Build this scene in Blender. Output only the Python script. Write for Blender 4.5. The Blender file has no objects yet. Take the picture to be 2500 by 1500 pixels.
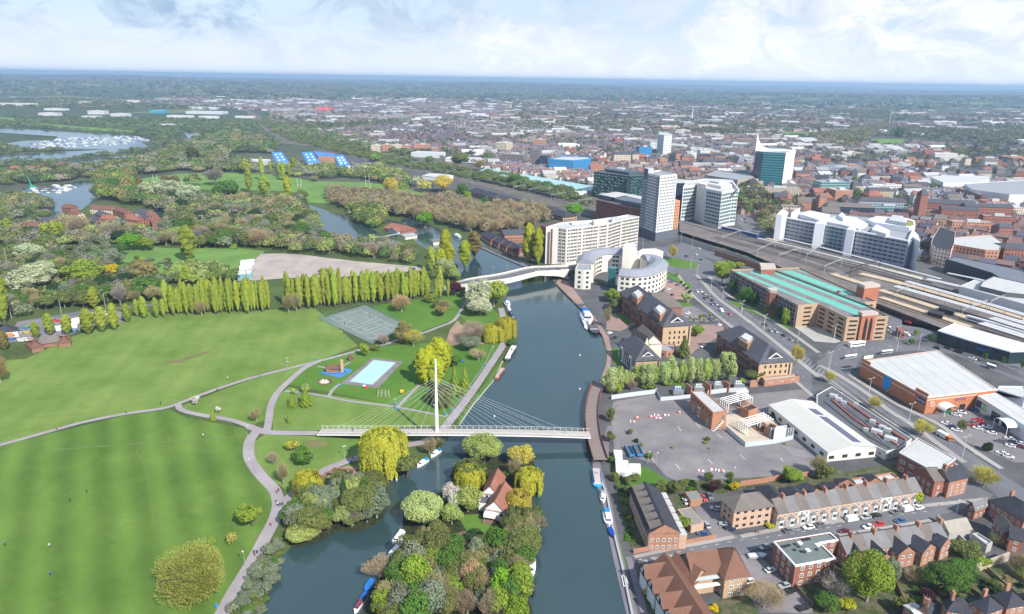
import bpy,math,random
import numpy as np
from mathutils import Vector,Matrix
from math import radians as R
random.seed(7);RNG=np.random.RandomState(11)
SC=bpy.context.scene;COL=SC.collection;NO=bpy.data.objects.new;LK=COL.objects.link
# ---------------- camera ----------------
FPX=1719.0;PIT=R(17.95);ROL=R(0.9);CH=155.0
FW=Vector((0,math.cos(PIT),-math.sin(PIT)));_r=Vector((1,0,0));_u=Vector((0,math.sin(PIT),math.cos(PIT)))
RT=_r*math.cos(ROL)+_u*math.sin(ROL);UP=_u*math.cos(ROL)-_r*math.sin(ROL);CP=Vector((0,0,CH))
cd=bpy.data.cameras.new('camera');cam=NO('camera',cd);LK(cam)
cd.sensor_width=36;cd.lens=FPX/2500*36;cd.clip_start=1;cd.clip_end=60000
cam.matrix_world=Matrix(((RT.x,UP.x,-FW.x,0),(RT.y,UP.y,-FW.y,0),(RT.z,UP.z,-FW.z,CH),(0,0,0,1)))
SC.camera=cam
# ---------------- light ----------------
SUN_EL=R(41);SUN_AZ=(0.57,-0.82)
HAZE_D=0.000098;SUN_E=5.0;SKY_S=0.105;EXPO=0.52
sd=bpy.data.lights.new('sun','SUN');sd.energy=SUN_E;sd.angle=R(0.6);sd.color=(1,0.955,0.88)
so=NO('sun',sd);LK(so)
_n=math.hypot(*SUN_AZ);sdir=Vector((SUN_AZ[0]/_n*math.cos(SUN_EL),SUN_AZ[1]/_n*math.cos(SUN_EL),math.sin(SUN_EL)))
so.rotation_euler=sdir.to_track_quat('Z','Y').to_euler();so.location=(0,0,300)
W=bpy.data.worlds.new('World');SC.world=W;W.use_nodes=True
nt=W.node_tree;N=nt.nodes;L=nt.links
bg=N['Background'];bg.inputs['Strength'].default_value=SKY_S
sky=N.new('ShaderNodeTexSky');sky.sky_type='NISHITA';sky.sun_disc=False;sky.sun_elevation=SUN_EL
sky.sun_rotation=math.atan2(sdir.x,sdir.y);sky.altitude=100;sky.dust_density=1.5;sky.ozone_density=1.5
def wm(op,*a):
 n=N.new('ShaderNodeMath');n.operation=op
 for i,v in enumerate(a):
  if isinstance(v,(int,float)):n.inputs[i].default_value=v
  else:L.new(v,n.inputs[i])
 return n.outputs[0]
tc=N.new('ShaderNodeTexCoord');sx=N.new('ShaderNodeSeparateXYZ');L.new(tc.outputs['Generated'],sx.inputs[0])
cb=N.new('ShaderNodeCombineXYZ');L.new(wm('MULTIPLY',sx.outputs['X'],5.6),cb.inputs[0]);L.new(wm('MULTIPLY',wm('POWER',wm('MAXIMUM',sx.outputs['Z'],0.0001),0.8),6.2),cb.inputs[1]);cb.inputs[2].default_value=1.9
def wnoise(sc,det,rough,dist=0):
 n=N.new('ShaderNodeTexNoise');n.inputs['Scale'].default_value=sc;n.inputs['Detail'].default_value=det
 n.inputs['Roughness'].default_value=rough;n.inputs['Distortion'].default_value=dist;L.new(cb.outputs[0],n.inputs['Vector']);return n.outputs['Fac']
def wramp(f,stops):
 r=N.new('ShaderNodeValToRGB');e=r.color_ramp.elements
 e[0].position,e[0].color=stops[0][0],stops[0][1];e[1].position,e[1].color=stops[-1][0],stops[-1][1]
 for p,c in stops[1:-1]:
  x=e.new(p);x.color=c
 L.new(f,r.inputs[0]);return r.outputs[0]
def wmix(f,a,b):
 m=N.new('ShaderNodeMix');m.data_type='RGBA'
 if isinstance(f,float):m.inputs[0].default_value=f
 else:L.new(f,m.inputs[0])
 for i,v in((6,a),(7,b)):
  if isinstance(v,tuple):m.inputs[i].default_value=v
  else:L.new(v,m.inputs[i])
 return m.outputs[2]
big=wnoise(0.95,12,0.62,0.5);fine=wnoise(2.3,12,0.66,0.6)
side=wm('ADD',wm('MULTIPLY',sx.outputs['X'],-0.36),wm('MULTIPLY',sx.outputs['Z'],0.7))
tone=wm('ADD',wm('ADD',big,side),-0.01)
cloud=wramp(tone,[(0.36,(6.9,7.05,7.3,1)),(0.5,(5.5,6.0,6.8,1)),(0.60,(4.1,5.0,6.2,1)),(0.74,(2.8,3.9,5.4,1))])
gap=wramp(fine,[(0.42,(0,0,0,1)),(0.57,(1,1,1,1))])
skyc=wmix(0.25,sky.outputs[0],(3.4,4.9,7.8,1))
full=wmix(gap,wmix(0.45,skyc,(5.4,6.3,7.8,1)),cloud)
hz=wramp(sx.outputs['Z'],[(0.0,(1,1,1,1)),(0.07,(0,0,0,1))])
full=wmix(hz,full,wmix(0.8,full,(7.1,7.6,8.6,1)))
L.new(full,bg.inputs['Color'])
vs=SC.view_settings;vs.view_transform='Standard';vs.look='None';vs.gamma=1;vs.use_curve_mapping=False;vs.exposure=EXPO
SC.cycles.max_bounces=5;SC.cycles.diffuse_bounces=2;SC.cycles.glossy_bounces=2;SC.cycles.transmission_bounces=2;SC.cycles.transparent_max_bounces=4
SC.cycles.volume_bounces=0;SC.cycles.use_denoising=True;SC.cycles.caustics_reflective=False;SC.cycles.caustics_refractive=False
SC.cycles.sample_clamp_indirect=4
# ---------------- picture <-> ground ----------------
REG={'W':(0,0,2500/2473),'A':(0,0,1000/2473),'B':(750,150,750/2473),'C':(1500,200,500/2473),'D':(2000,200,500/2473),'E':(1250,350,500/2473),'F':(1750,450,500/2473),'G':(2100,450,400/2473),'H':(1300,500,400/2473),'I':(1480,680,500/2473),'J':(1750,620,500/2473),'K':(2000,620,500/2473),'L':(2000,830,500/2473),'M':(1420,920,580/2473),'N':(1480,1150,580/2473),'O':(1920,1150,580/2473),'Q':(1000,1150,560/2473),'S':(700,820,750/2473),'T':(700,550,600/2473),'U':(0,520,700/2473),'V':(350,1050,750/2473),'X':(2220,950,280/2473),'Y':(0,740,350/2473),'P':(0,0,1)}
def px(s):
 r=None;o=[]
 for t in s.split():
  if t in REG:r=REG[t]
  else:
   a,b=t.split(',');o.append((r[0]+float(a)*r[2],r[1]+float(b)*r[2]))
 return o
def g1(p,z=0.0):
 d=FW*FPX+RT*(p[0]-1250)-UP*(p[1]-750)
 if d.z>-1e-3:d.z=-1e-3
 t=(z-CH)/d.z
 return(d.x*t,d.y*t)
def gp(s,z=0.0):return[g1(p,z)for p in px(s)]
def pj(x,y,z=0.0):
 v=Vector((x,y,z))-CP;w=v.dot(FW)
 return(1250+FPX*v.dot(RT)/w,750-FPX*v.dot(UP)/w)
def mpp(x,y,z=0.0):return(Vector((x,y,z))-CP).dot(FW)/FPX
def hgt(top,yb):
 ""
 lo,hi=0.0,150.0
 for _ in range(40):
  m=(lo+hi)/2;a=g1(top,m)
  if pj(a[0],a[1],0)[1]<yb:lo=m
  else:hi=m
 return(lo+hi)/2
def inpoly(p,poly):
 x,y=p;c=False;j=len(poly)-1
 for i in range(len(poly)):
  xi,yi=poly[i];xj,yj=poly[j]
  if(yi>y)!=(yj>y)and x<(xj-xi)*(y-yi)/(yj-yi)+xi:c=not c
  j=i
 return c
_mc={}
def _newmat(name):
 m=bpy.data.materials.new(name);m.use_nodes=True;t=m.node_tree;return m,t,t.nodes,t.links,t.nodes['Principled BSDF']
def mth(t,op,*a):
 n=t.nodes.new('ShaderNodeMath');n.operation=op
 for i,v in enumerate(a):
  if isinstance(v,(int,float)):n.inputs[i].default_value=v
  else:t.links.new(v,n.inputs[i])
 return n.outputs[0]
def noise(t,vec,sc,det=4,ro=0.6):
 n=t.nodes.new('ShaderNodeTexNoise');n.inputs['Scale'].default_value=sc;n.inputs['Detail'].default_value=det;n.inputs['Roughness'].default_value=ro
 if vec is not None:t.links.new(vec,n.inputs['Vector'])
 return n.outputs['Fac']
def cmix(t,f,a,b,mode='MIX'):
 m=t.nodes.new('ShaderNodeMix');m.data_type='RGBA';m.blend_type=mode
 for i,v in((0,f),(6,a),(7,b)):
  if isinstance(v,(int,float)):m.inputs[i].default_value=v
  elif isinstance(v,tuple):m.inputs[i].default_value=(*v[:3],1)
  else:t.links.new(v,m.inputs[i])
 return m.outputs[2]
def ramp(t,f,p0,p1):
 r=t.nodes.new('ShaderNodeMapRange');r.inputs[1].default_value=p0;r.inputs[2].default_value=p1;t.links.new(f,r.inputs[0]);return r.outputs[0]
def pos(t):return t.nodes.new('ShaderNodeNewGeometry').outputs['Position']
def spec(b,v):b.inputs['Specular IOR Level'].default_value=v
def varied(t,base,amt,sc):
 ""
 p=pos(t);a=noise(t,p,sc,5,0.65);b=noise(t,p,sc*0.13,3,0.5)
 f=mth(t,'ADD',mth(t,'MULTIPLY',mth(t,'SUBTRACT',a,0.5),amt*2.2),mth(t,'MULTIPLY',mth(t,'SUBTRACT',b,0.5),amt*1.6))
 h=t.nodes.new('ShaderNodeHueSaturation');t.links.new(mth(t,'ADD',f,1.0),h.inputs['Value'])
 if isinstance(base,tuple):h.inputs['Color'].default_value=(*base[:3],1)
 else:t.links.new(base,h.inputs['Color'])
 return h.outputs[0]
def M(c,rough=0.85,amt=0.16,sc=0.6,metal=0.0,sp=0.3,name=None):
 k=(tuple(c),rough,amt,sc,metal,sp)
 if k in _mc:return _mc[k]
 m,t,n,l,b=_newmat(name or 'surface');l.new(varied(t,tuple(c),amt,sc),b.inputs['Base Color'])
 b.inputs['Roughness'].default_value=rough;b.inputs['Metallic'].default_value=metal;spec(b,sp);_mc[k]=m;return m
def brick(c,name='brick'):
 k=('br',tuple(c))
 if k in _mc:return _mc[k]
 m,t,n,l,b=_newmat(name);v=varied(t,tuple(c),0.2,0.35)
 p=pos(t);f=ramp(t,noise(t,p,3.2,2,0.7),0.42,0.62)
 l.new(cmix(t,f,v,tuple(x*0.62 for x in c)),b.inputs['Base Color']);b.inputs['Roughness'].default_value=0.92;spec(b,0.15);_mc[k]=m;return m
def roofm(c,row=0.35,name='roof_tiles'):
 k=('rf',tuple(c),row)
 if k in _mc:return _mc[k]
 m,t,n,l,b=_newmat(name);v=varied(t,tuple(c),0.2,0.8)
 p=pos(t);s=t.nodes.new('ShaderNodeSeparateXYZ');l.new(p,s.inputs[0])
 w=mth(t,'FRACT',mth(t,'DIVIDE',s.outputs[2],row));f=mth(t,'GREATER_THAN',w,0.8)
 q=ramp(t,noise(t,p,0.25,5,0.7),0.52,0.7)
 lich=tuple(min(1,x*1.35+0.02)for x in c)
 v=cmix(t,mth(t,'MULTIPLY',q,0.5),v,lich)
 l.new(cmix(t,mth(t,'MULTIPLY',f,0.35),v,tuple(x*0.45 for x in c)),b.inputs['Base Color']);b.inputs['Roughness'].default_value=0.8;spec(b,0.25);_mc[k]=m;return m
def seamm(c,name='metal_roof',step=1.1,rough=0.45,axis=0):
 k=('sm',tuple(c),step,axis)
 if k in _mc:return _mc[k]
 m,t,n,l,b=_newmat(name);v=varied(t,tuple(c),0.13,0.12)
 uv=t.nodes.new('ShaderNodeUVMap').outputs[0];s=t.nodes.new('ShaderNodeSeparateXYZ');l.new(uv,s.inputs[0])
 w=mth(t,'FRACT',mth(t,'DIVIDE',s.outputs[axis],step));f=mth(t,'LESS_THAN',w,0.09)
 l.new(cmix(t,mth(t,'MULTIPLY',f,0.45),v,tuple(x*0.5 for x in c)),b.inputs['Base Color']);b.inputs['Roughness'].default_value=rough;spec(b,0.4);_mc[k]=m;return m
def facade(c,gl=(0.03,0.04,0.05),cw=3.0,ch=3.2,fw=0.5,fh=0.5,rough=0.8,name='facade_wall'):
 ""
 k=('fa',tuple(c),tuple(gl),cw,ch,fw,fh)
 if k in _mc:return _mc[k]
 m,t,n,l,b=_newmat(name);v=varied(t,tuple(c),0.12,0.4)
 uv=t.nodes.new('ShaderNodeUVMap').outputs[0];s=t.nodes.new('ShaderNodeSeparateXYZ');l.new(uv,s.inputs[0])
 def band(o,d,f):
  w=mth(t,'ABSOLUTE',mth(t,'SUBTRACT',mth(t,'FRACT',mth(t,'DIVIDE',o,d)),0.5));return mth(t,'LESS_THAN',w,f/2)
 f=mth(t,'MULTIPLY',band(s.outputs[0],cw,fw),band(s.outputs[1],ch,fh))
 l.new(cmix(t,f,v,tuple(gl)),b.inputs['Base Color']);l.new(mth(t,'SUBTRACT',rough,mth(t,'MULTIPLY',f,rough-0.15)),b.inputs['Roughness']);spec(b,0.4);_mc[k]=m;return m
def objcol(name,rough=0.5,sp=0.5,coat=0.0,amt=0.1):
 if name in _mc:return _mc[name]
 m,t,n,l,b=_newmat(name);oi=n.new('ShaderNodeObjectInfo')
 l.new(varied(t,oi.outputs['Color'],amt,1.5),b.inputs['Base Color']);b.inputs['Roughness'].default_value=rough;spec(b,sp);b.inputs['Coat Weight'].default_value=coat;_mc[name]=m;return m
def leafm(name,tr=0.35,amt=0.34,dark=0.6):
 if name in _mc:return _mc[name]
 m,t,n,l,b=_newmat(name);oi=n.new('ShaderNodeObjectInfo');oc=n.new('ShaderNodeTexCoord').outputs['Object']
 a=noise(t,oc,0.5,3,0.6);c=noise(t,oc,3.0,2,0.5)
 hv=n.new('ShaderNodeHueSaturation');l.new(oi.outputs['Color'],hv.inputs['Color'])
 l.new(mth(t,'ADD',0.49,mth(t,'MULTIPLY',a,0.024)),hv.inputs['Hue'])
 l.new(mth(t,'ADD',1-amt*1.1,mth(t,'ADD',mth(t,'MULTIPLY',a,amt*1.1),mth(t,'MULTIPLY',c,amt*1.1))),hv.inputs['Value'])
 out=n['Material Output'];d=n.new('ShaderNodeBsdfDiffuse');tr_=n.new('ShaderNodeBsdfTranslucent');mx=n.new('ShaderNodeMixShader');mx.inputs[0].default_value=tr
 l.new(hv.outputs[0],d.inputs[0]);l.new(hv.outputs[0],tr_.inputs[0]);l.new(d.outputs[0],mx.inputs[1]);l.new(tr_.outputs[0],mx.inputs[2]);l.new(mx.outputs[0],out.inputs[0])
 _mc[name]=m;return m
GLASS=M((0.025,0.035,0.045),0.08,0.3,0.35,sp=0.8,name='glass')
GLASST=M((0.03,0.12,0.13),0.1,0.3,0.35,sp=0.8,name='teal_glass')
GLASSB=M((0.03,0.06,0.10),0.1,0.3,0.35,sp=0.8,name='blue_glass')
WHITE=M((0.75,0.75,0.73),0.6,0.08,name='white_paint');DARK=M((0.03,0.03,0.035),0.6,name='dark_metal')
STEEL=M((0.4,0.42,0.44),0.45,0.1,name='galvanised_steel');CONC=M((0.36,0.35,0.33),0.9,0.18,name='concrete')
BARK=M((0.10,0.075,0.055),0.95,0.25,1.5,name='bark');RUB=M((0.015,0.015,0.016),0.8,name='rubber')
BR_R=brick((0.33,0.14,0.10));BR_O=brick((0.43,0.225,0.155));BR_T=brick((0.50,0.35,0.235));BR_D=brick((0.16,0.055,0.045));BR_B=brick((0.30,0.17,0.12))
SLATE=roofm((0.075,0.075,0.09));SLATE_L=roofm((0.17,0.165,0.17));SLATE_D=roofm((0.04,0.042,0.055));TILE_B=roofm((0.16,0.08,0.055));TILE_R=roofm((0.26,0.11,0.075));TILE_G=roofm((0.145,0.125,0.115))
# ---------------- mesh helper ----------------
class MB:
 def __init__(s):s.v=[];s.f=[];s.m=[];s.uv=[];s.k=0
 def mat(s,k):s.k=k;return s
 def face(s,pts,uv=None):
  i=len(s.v);s.v.extend([tuple(p)for p in pts]);s.f.append(tuple(range(i,i+len(pts))));s.m.append(s.k)
  if uv is None:
   a=Vector(pts[0]);e=Vector(pts[1])-a
   if e.length<1e-6:e=Vector((1,0,0))
   e.normalize();w=Vector(pts[-1])-a;w-=e*w.dot(e)
   if w.length>1e-6:w.normalize()
   uv=[((Vector(p)-a).dot(e),(Vector(p)-a).dot(w))for p in pts]
  s.uv.extend(uv);return s
 def prism(s,poly,z0,z1,top=True,bot=False,kt=None,sides=True):
  n=len(poly);a=sum(poly[i][0]*poly[(i+1)%n][1]-poly[(i+1)%n][0]*poly[i][1]for i in range(n))
  if a<0:poly=poly[::-1]
  u=0.0
  if sides:
   for i in range(n):
    p,q=poly[i],poly[(i+1)%n];d=math.hypot(q[0]-p[0],q[1]-p[1])
    s.face([(p[0],p[1],z0),(q[0],q[1],z0),(q[0],q[1],z1),(p[0],p[1],z1)],[(u,0),(u+d,0),(u+d,z1-z0),(u,z1-z0)]);u+=math.ceil(d)
  k=s.k
  if top:
   if kt is not None:s.k=kt
   s.face([(p[0],p[1],z1)for p in poly])
  s.k=k
  if bot:s.face([(p[0],p[1],z0)for p in poly[::-1]])
  return s
 def box(s,c,d,rz=0.0,**k):
  ca,sa=math.cos(rz),math.sin(rz);x,y=d[0]/2,d[1]/2
  poly=[(c[0]+a*ca-b*sa,c[1]+a*sa+b*ca)for a,b in((-x,-y),(x,-y),(x,y),(-x,y))]
  k.setdefault('bot',True);return s.prism(poly,c[2],c[2]+d[2],**k)
 def tube(s,p,q,r0,r1=None,n=6,cap=True):
  r1=r0 if r1 is None else r1;p=Vector(p);q=Vector(q);d=q-p
  if d.length<1e-6:return s
  d.normalize();a=d.orthogonal().normalized();b=d.cross(a)
  P=[p+(a*math.cos(t)+b*math.sin(t))*r0 for t in[2*math.pi*i/n for i in range(n)]]
  Q=[q+(a*math.cos(t)+b*math.sin(t))*r1 for t in[2*math.pi*i/n for i in range(n)]]
  for i in range(n):s.face([P[i],P[(i+1)%n],Q[(i+1)%n],Q[i]])
  if cap:s.face(Q);s.face(P[::-1])
  return s
 def loft(s,rings,cap=True,closed=True):
  n=len(rings[0])
  for a,b in zip(rings,rings[1:]):
   for i in range(n if closed else n-1):
    j=(i+1)%n;s.face([a[i],a[j],b[j],b[i]])
  if cap:s.face(rings[-1]);s.face(rings[0][::-1])
  return s
 def mesh(s,name,mats,off=(0,0,0),smooth=False):
  me=bpy.data.meshes.new(name);v=np.array(s.v,dtype=np.float32).reshape(-1,3)-np.array(off,dtype=np.float32)
  me.from_pydata(v.tolist(),[],s.f)
  if not isinstance(mats,(list,tuple)):mats=[mats]
  for m in mats:me.materials.append(m)
  me.polygons.foreach_set('material_index',s.m)
  uv=me.uv_layers.new(name='UVMap');uv.data.foreach_set('uv',np.array(s.uv,dtype=np.float32).ravel())
  if smooth:me.shade_smooth()
  me.update();return me
 def build(s,name,mats,parent=None,smooth=False,label=None,cat=None,group=None,kind=None,color=None):
  off=(0,0,0)
  if parent is not None:off=tuple(WL[parent.name])
  elif kind is None and s.v:
   a=np.array(s.v);off=((a[:,0].min()+a[:,0].max())/2,(a[:,1].min()+a[:,1].max())/2,a[:,2].min())
  o=NO(name,s.mesh(name,mats,off,smooth));LK(o)
  if parent is not None:o.parent=parent;WL[o.name]=off
  else:o.location=off;WL[o.name]=off
  tag(o,label,cat,group,kind)
  if color:o.color=(*color,1)
  return o
WL={}
def tag(o,label=None,cat=None,group=None,kind=None):
 if label:o['label']=label
 if cat:o['category']=cat
 if group:o['group']=group
 if kind:o['kind']=kind
 return o
def thing(name,label,cat,loc,group=None):
 o=NO(name,None);o.empty_display_size=0.5;LK(o);o.location=loc;WL[o.name]=tuple(loc);tag(o,label,cat,group);return o
KIDS={}
def proto(name,parts):
 ""
 KIDS[name]=parts
def place(kind,name,label,cat,loc,rz=0.0,sc=(1,1,1),group=None,colors=None):
 o=NO(name,None);o.empty_display_size=0.5;LK(o);o.location=loc;o.rotation_euler=(0,0,rz)
 o.scale=sc if isinstance(sc,(tuple,list))else(sc,)*3;tag(o,label,cat,group)
 def add(par,parts):
  for p in parts:
   c=NO(p[0],p[1]);LK(c);c.parent=par
   if colors and p[0]in colors:c.color=(*colors[p[0]],1)
   if len(p)>3:c.location=p[3]
   if len(p)>2 and p[2]:add(c,p[2])
 add(o,KIDS[kind]);return o
def ordn(n):
 return f"{n}{'th' if 10<=n%100<=20 else {1:'st',2:'nd',3:'rd'}.get(n%10,'th')}"
def strip(poly,w,z,mb=None,z2=None):
 ""
 mb=mb or MB();P=[Vector((p[0],p[1],0))for p in poly];L_=[];R_=[]
 for i,p in enumerate(P):
  d=(P[min(i+1,len(P)-1)]-P[max(i-1,0)]).normalized();n=Vector((-d.y,d.x,0));ww=w[i]if isinstance(w,(list,tuple))else w
  L_.append(p+n*ww/2);R_.append(p-n*ww/2)
 zs=z if isinstance(z,(list,tuple))else[z]*len(P)
 for i in range(len(P)-1):
  a=[(R_[i].x,R_[i].y,zs[i]),(R_[i+1].x,R_[i+1].y,zs[i+1]),(L_[i+1].x,L_[i+1].y,zs[i+1]),(L_[i].x,L_[i].y,zs[i])]
  mb.face(a)
  if z2 is not None:
   b=[(x,y,zz-z2)for x,y,zz in a]
   mb.face([b[0],b[1],a[1],a[0]]);mb.face([a[3],a[2],b[2],b[3]])
   if i==0:mb.face([b[3],b[0],a[0],a[3]])
   if i==len(P)-2:mb.face([b[1],b[2],a[2],a[1]])
 return mb
def smooth(poly,k=3):
 ""
 P=[Vector((p[0],p[1]))for p in poly];out=[]
 for i in range(len(P)-1):
  a=P[max(i-1,0)];b=P[i];c=P[i+1];d=P[min(i+2,len(P)-1)]
  for j in range(k):
   t=j/k;out.append(tuple(0.5*((2*b)+(c-a)*t+(2*a-5*b+4*c-d)*t*t+(3*b-a-3*c+d)*t**3)))
 out.append(tuple(P[-1]));return out
def along(poly,step,start=0.0):
 out=[];acc=start
 for a,b in zip(poly,poly[1:]):
  d=math.hypot(b[0]-a[0],b[1]-a[1])
  while acc<d:
   t=acc/d;out.append((a[0]+(b[0]-a[0])*t,a[1]+(b[1]-a[1])*t,math.atan2(b[1]-a[1],b[0]-a[0])));acc+=step
  acc-=d
 return out
def gmat(name,fn,rough=0.95,sp=0.1,bump=0):
 m,t,n,l,b=_newmat(name);c=fn(t,pos(t));l.new(c,b.inputs['Base Color']);b.inputs['Roughness'].default_value=rough;spec(b,sp);return m
def patch(t,p,sc,lo,hi,a,b,det=5):
 return cmix(t,ramp(t,noise(t,p,sc,det,0.6),lo,hi),a,b)
def ground_fn(t,p):
 v=t.nodes.new('ShaderNodeTexVoronoi');v.inputs['Scale'].default_value=0.0042;t.links.new(p,v.inputs['Vector'])
 s=t.nodes.new('ShaderNodeSeparateColor');t.links.new(v.outputs['Color'],s.inputs[0])
 field=cmix(t,s.outputs[0],(0.08,0.12,0.04),(0.20,0.21,0.10));wood=patch(t,p,0.012,0.35,0.65,(0.04,0.06,0.035),(0.08,0.10,0.055))
 isf=mth(t,'GREATER_THAN',s.outputs[1],0.84)
 far=cmix(t,isf,wood,field)
 near=patch(t,p,0.02,0.4,0.6,(0.05,0.065,0.035),(0.11,0.11,0.085))
 sp_=t.nodes.new('ShaderNodeSeparateXYZ');t.links.new(p,sp_.inputs[0])
 return cmix(t,ramp(t,sp_.outputs[1],1300,1700),near,far)
G_GROUND=gmat('ground',ground_fn)
def lawn_fn(dark,light,stripes=0.0,ang=0.0,step=9.0):
 def f(t,p):
  c=patch(t,p,0.03,0.32,0.68,dark,light);g=noise(t,p,1.6,6,0.75);h=noise(t,p,0.25,5,0.65)
  hv=t.nodes.new('ShaderNodeHueSaturation');t.links.new(c,hv.inputs['Color'])
  v=mth(t,'ADD',0.6,mth(t,'ADD',mth(t,'MULTIPLY',g,0.45),mth(t,'MULTIPLY',h,0.35)))
  if stripes:
   s=t.nodes.new('ShaderNodeSeparateXYZ');t.links.new(p,s.inputs[0])
   q=mth(t,'ADD',mth(t,'MULTIPLY',s.outputs[0],math.cos(ang)),mth(t,'MULTIPLY',s.outputs[1],math.sin(ang)))
   q=mth(t,'ADD',q,mth(t,'MULTIPLY',noise(t,p,0.02,2),6))
   w=mth(t,'SINE',mth(t,'MULTIPLY',q,2*math.pi/step));v=mth(t,'ADD',v,mth(t,'MULTIPLY',w,stripes))
  t.links.new(v,hv.inputs['Value']);c=hv.outputs[0]
  q=ramp(t,noise(t,p,0.045,6,0.72),0.60,0.74);c=cmix(t,mth(t,'MULTIPLY',q,0.4),c,(0.24,0.27,0.09))
  return c
 return f
LAWN=gmat('lawn_grass',lawn_fn((0.10,0.165,0.032),(0.165,0.235,0.06),0.035,0.15,11))
LAWN2=gmat('mown_grass',lawn_fn((0.074,0.138,0.024),(0.11,0.182,0.036),0.15,0.52,13))  # green kept darker than the park lawn, cloud shade is in the colour
LAWN3=gmat('bright_grass',lawn_fn((0.062,0.14,0.02),(0.10,0.19,0.032)))
MEADOW=gmat('meadow_grass',lawn_fn((0.10,0.185,0.04),(0.15,0.25,0.065),0.03,0.7,26))
ROUGH=gmat('rough_grass',lambda t,p:cmix(t,ramp(t,noise(t,p,0.5,5,0.7),0.4,0.65),patch(t,p,0.03,0.35,0.65,(0.028,0.06,0.014),(0.07,0.13,0.028)),(0.10,0.10,0.045)))
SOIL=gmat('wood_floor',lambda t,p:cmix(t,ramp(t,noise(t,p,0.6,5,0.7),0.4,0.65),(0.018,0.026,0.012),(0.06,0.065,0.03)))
def grey_fn(a,b,st=(0.08,0.075,0.07)):
 def f(t,p):
  c=patch(t,p,0.07,0.3,0.7,a,b);q=ramp(t,noise(t,p,0.22,7,0.75),0.55,0.72)
  c=cmix(t,mth(t,'MULTIPLY',q,0.55),c,st);g=noise(t,p,2.2,3,0.7)
  hv=t.nodes.new('ShaderNodeHueSaturation');t.links.new(c,hv.inputs['Color']);t.links.new(mth(t,'ADD',0.72,mth(t,'MULTIPLY',g,0.56)),hv.inputs['Value']);return hv.outputs[0]
 return f
ASPH=gmat('asphalt',grey_fn((0.115,0.115,0.13),(0.16,0.16,0.175),(0.10,0.10,0.11)))
ASPH_L=gmat('worn_asphalt',grey_fn((0.15,0.135,0.145),(0.235,0.215,0.22),(0.10,0.09,0.085)))
PAVE=gmat('paving',grey_fn((0.27,0.25,0.24),(0.36,0.34,0.32),(0.22,0.2,0.19)))
PATHM=gmat('path_asphalt',grey_fn((0.25,0.22,0.235),(0.33,0.30,0.31),(0.2,0.18,0.18)))
TOWPATH=gmat('towpath_asphalt',grey_fn((0.15,0.135,0.165),(0.20,0.18,0.215),(0.14,0.12,0.13)))
PAVER=gmat('brick_paving',grey_fn((0.25,0.17,0.15),(0.32,0.22,0.19),(0.2,0.16,0.15)))
GRAVEL=gmat('gravel',grey_fn((0.28,0.245,0.235),(0.42,0.355,0.31),(0.17,0.145,0.135)))
TOWN=gmat('town_ground',grey_fn((0.07,0.07,0.075),(0.12,0.12,0.125),(0.06,0.07,0.045)))
BALLAST=gmat('ballast',grey_fn((0.12,0.105,0.10),(0.20,0.175,0.165),(0.09,0.078,0.075)))
PLATF=gmat('platform_paving',grey_fn((0.42,0.33,0.23),(0.52,0.42,0.30),(0.33,0.27,0.2)))
GARDEN=gmat('garden_soil',lambda t,p:cmix(t,ramp(t,noise(t,p,0.35,5,0.7),0.42,0.62),patch(t,p,0.1,0.35,0.65,(0.03,0.05,0.016),(0.07,0.10,0.03)),(0.13,0.11,0.08)))
PAINTW=M((0.62,0.62,0.62),0.8,0.25,2.0,name='road_paint')
m,t,n,l,b=_newmat('river_water')
l.new(cmix(t,ramp(t,noise(t,pos(t),0.01,3),0.3,0.7),(0.024,0.050,0.056),(0.038,0.068,0.074)),b.inputs['Base Color'])
l.new(mth(t,'ADD',.03,mth(t,'MULTIPLY',ramp(t,noise(t,pos(t),.018,5,.6),.4,.7),.12)),b.inputs['Roughness']);b.inputs['IOR'].default_value=1.55;spec(b,0.5)
mp=n.new('ShaderNodeMapping');mp.inputs['Scale'].default_value=(1.0,0.75,1);l.new(pos(t),mp.inputs[0])
bu=n.new('ShaderNodeBump');bu.inputs['Strength'].default_value=0.45;bu.inputs['Distance'].default_value=0.05
l.new(mth(t,'ADD',noise(t,mp.outputs[0],1.1,3,0.6),mth(t,'MULTIPLY',noise(t,mp.outputs[0],0.09,3,0.6),1.2)),bu.inputs['Height']);l.new(bu.outputs[0],b.inputs['Normal'])
WATER=m
m,t,n,l,b=_newmat('pool_water');l.new(patch(t,pos(t),0.5,0.3,0.7,(0.28,0.62,0.78),(0.42,0.74,0.86)),b.inputs['Base Color']);b.inputs['Roughness'].default_value=0.3;POOLW=m
def terr(x,y):
 r=math.hypot(x,y)
 if r<3800:return 0.0
 k=min(1,(r-3800)/5000);a=math.atan2(x,y)
 h=38*(math.sin(x*0.00075+1.3)*math.sin(y*0.0006+0.4)+0.35*math.sin(x*0.0021+2)*math.sin(y*0.0017))+14
 h+=k*70*math.exp(-((a+0.42)/0.36)**2)*(0.6+0.4*math.sin(r*0.0006))if r<19000 else k*30
 return max(0,h)*k-0.0
mb=MB();NR,NA=70,120
rad=[0]+[80*(32000/80)**(i/(NR-1))for i in range(NR)]
ring=[[(rr*math.sin(a),rr*math.cos(a),terr(rr*math.sin(a),rr*math.cos(a)))for a in[2*math.pi*j/NA for j in range(NA)]]for rr in rad[1:]]
for j in range(NA):mb.face([(0,0,0),ring[0][(j+1)%NA],ring[0][j]])
for i in range(len(ring)-1):
 for j in range(NA):mb.face([ring[i][j],ring[i][(j+1)%NA],ring[i+1][(j+1)%NA],ring[i+1][j]])
mb.build('ground',G_GROUND,kind='structure')
SHEETS=[]
from mathutils.geometry import tessellate_polygon
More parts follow.
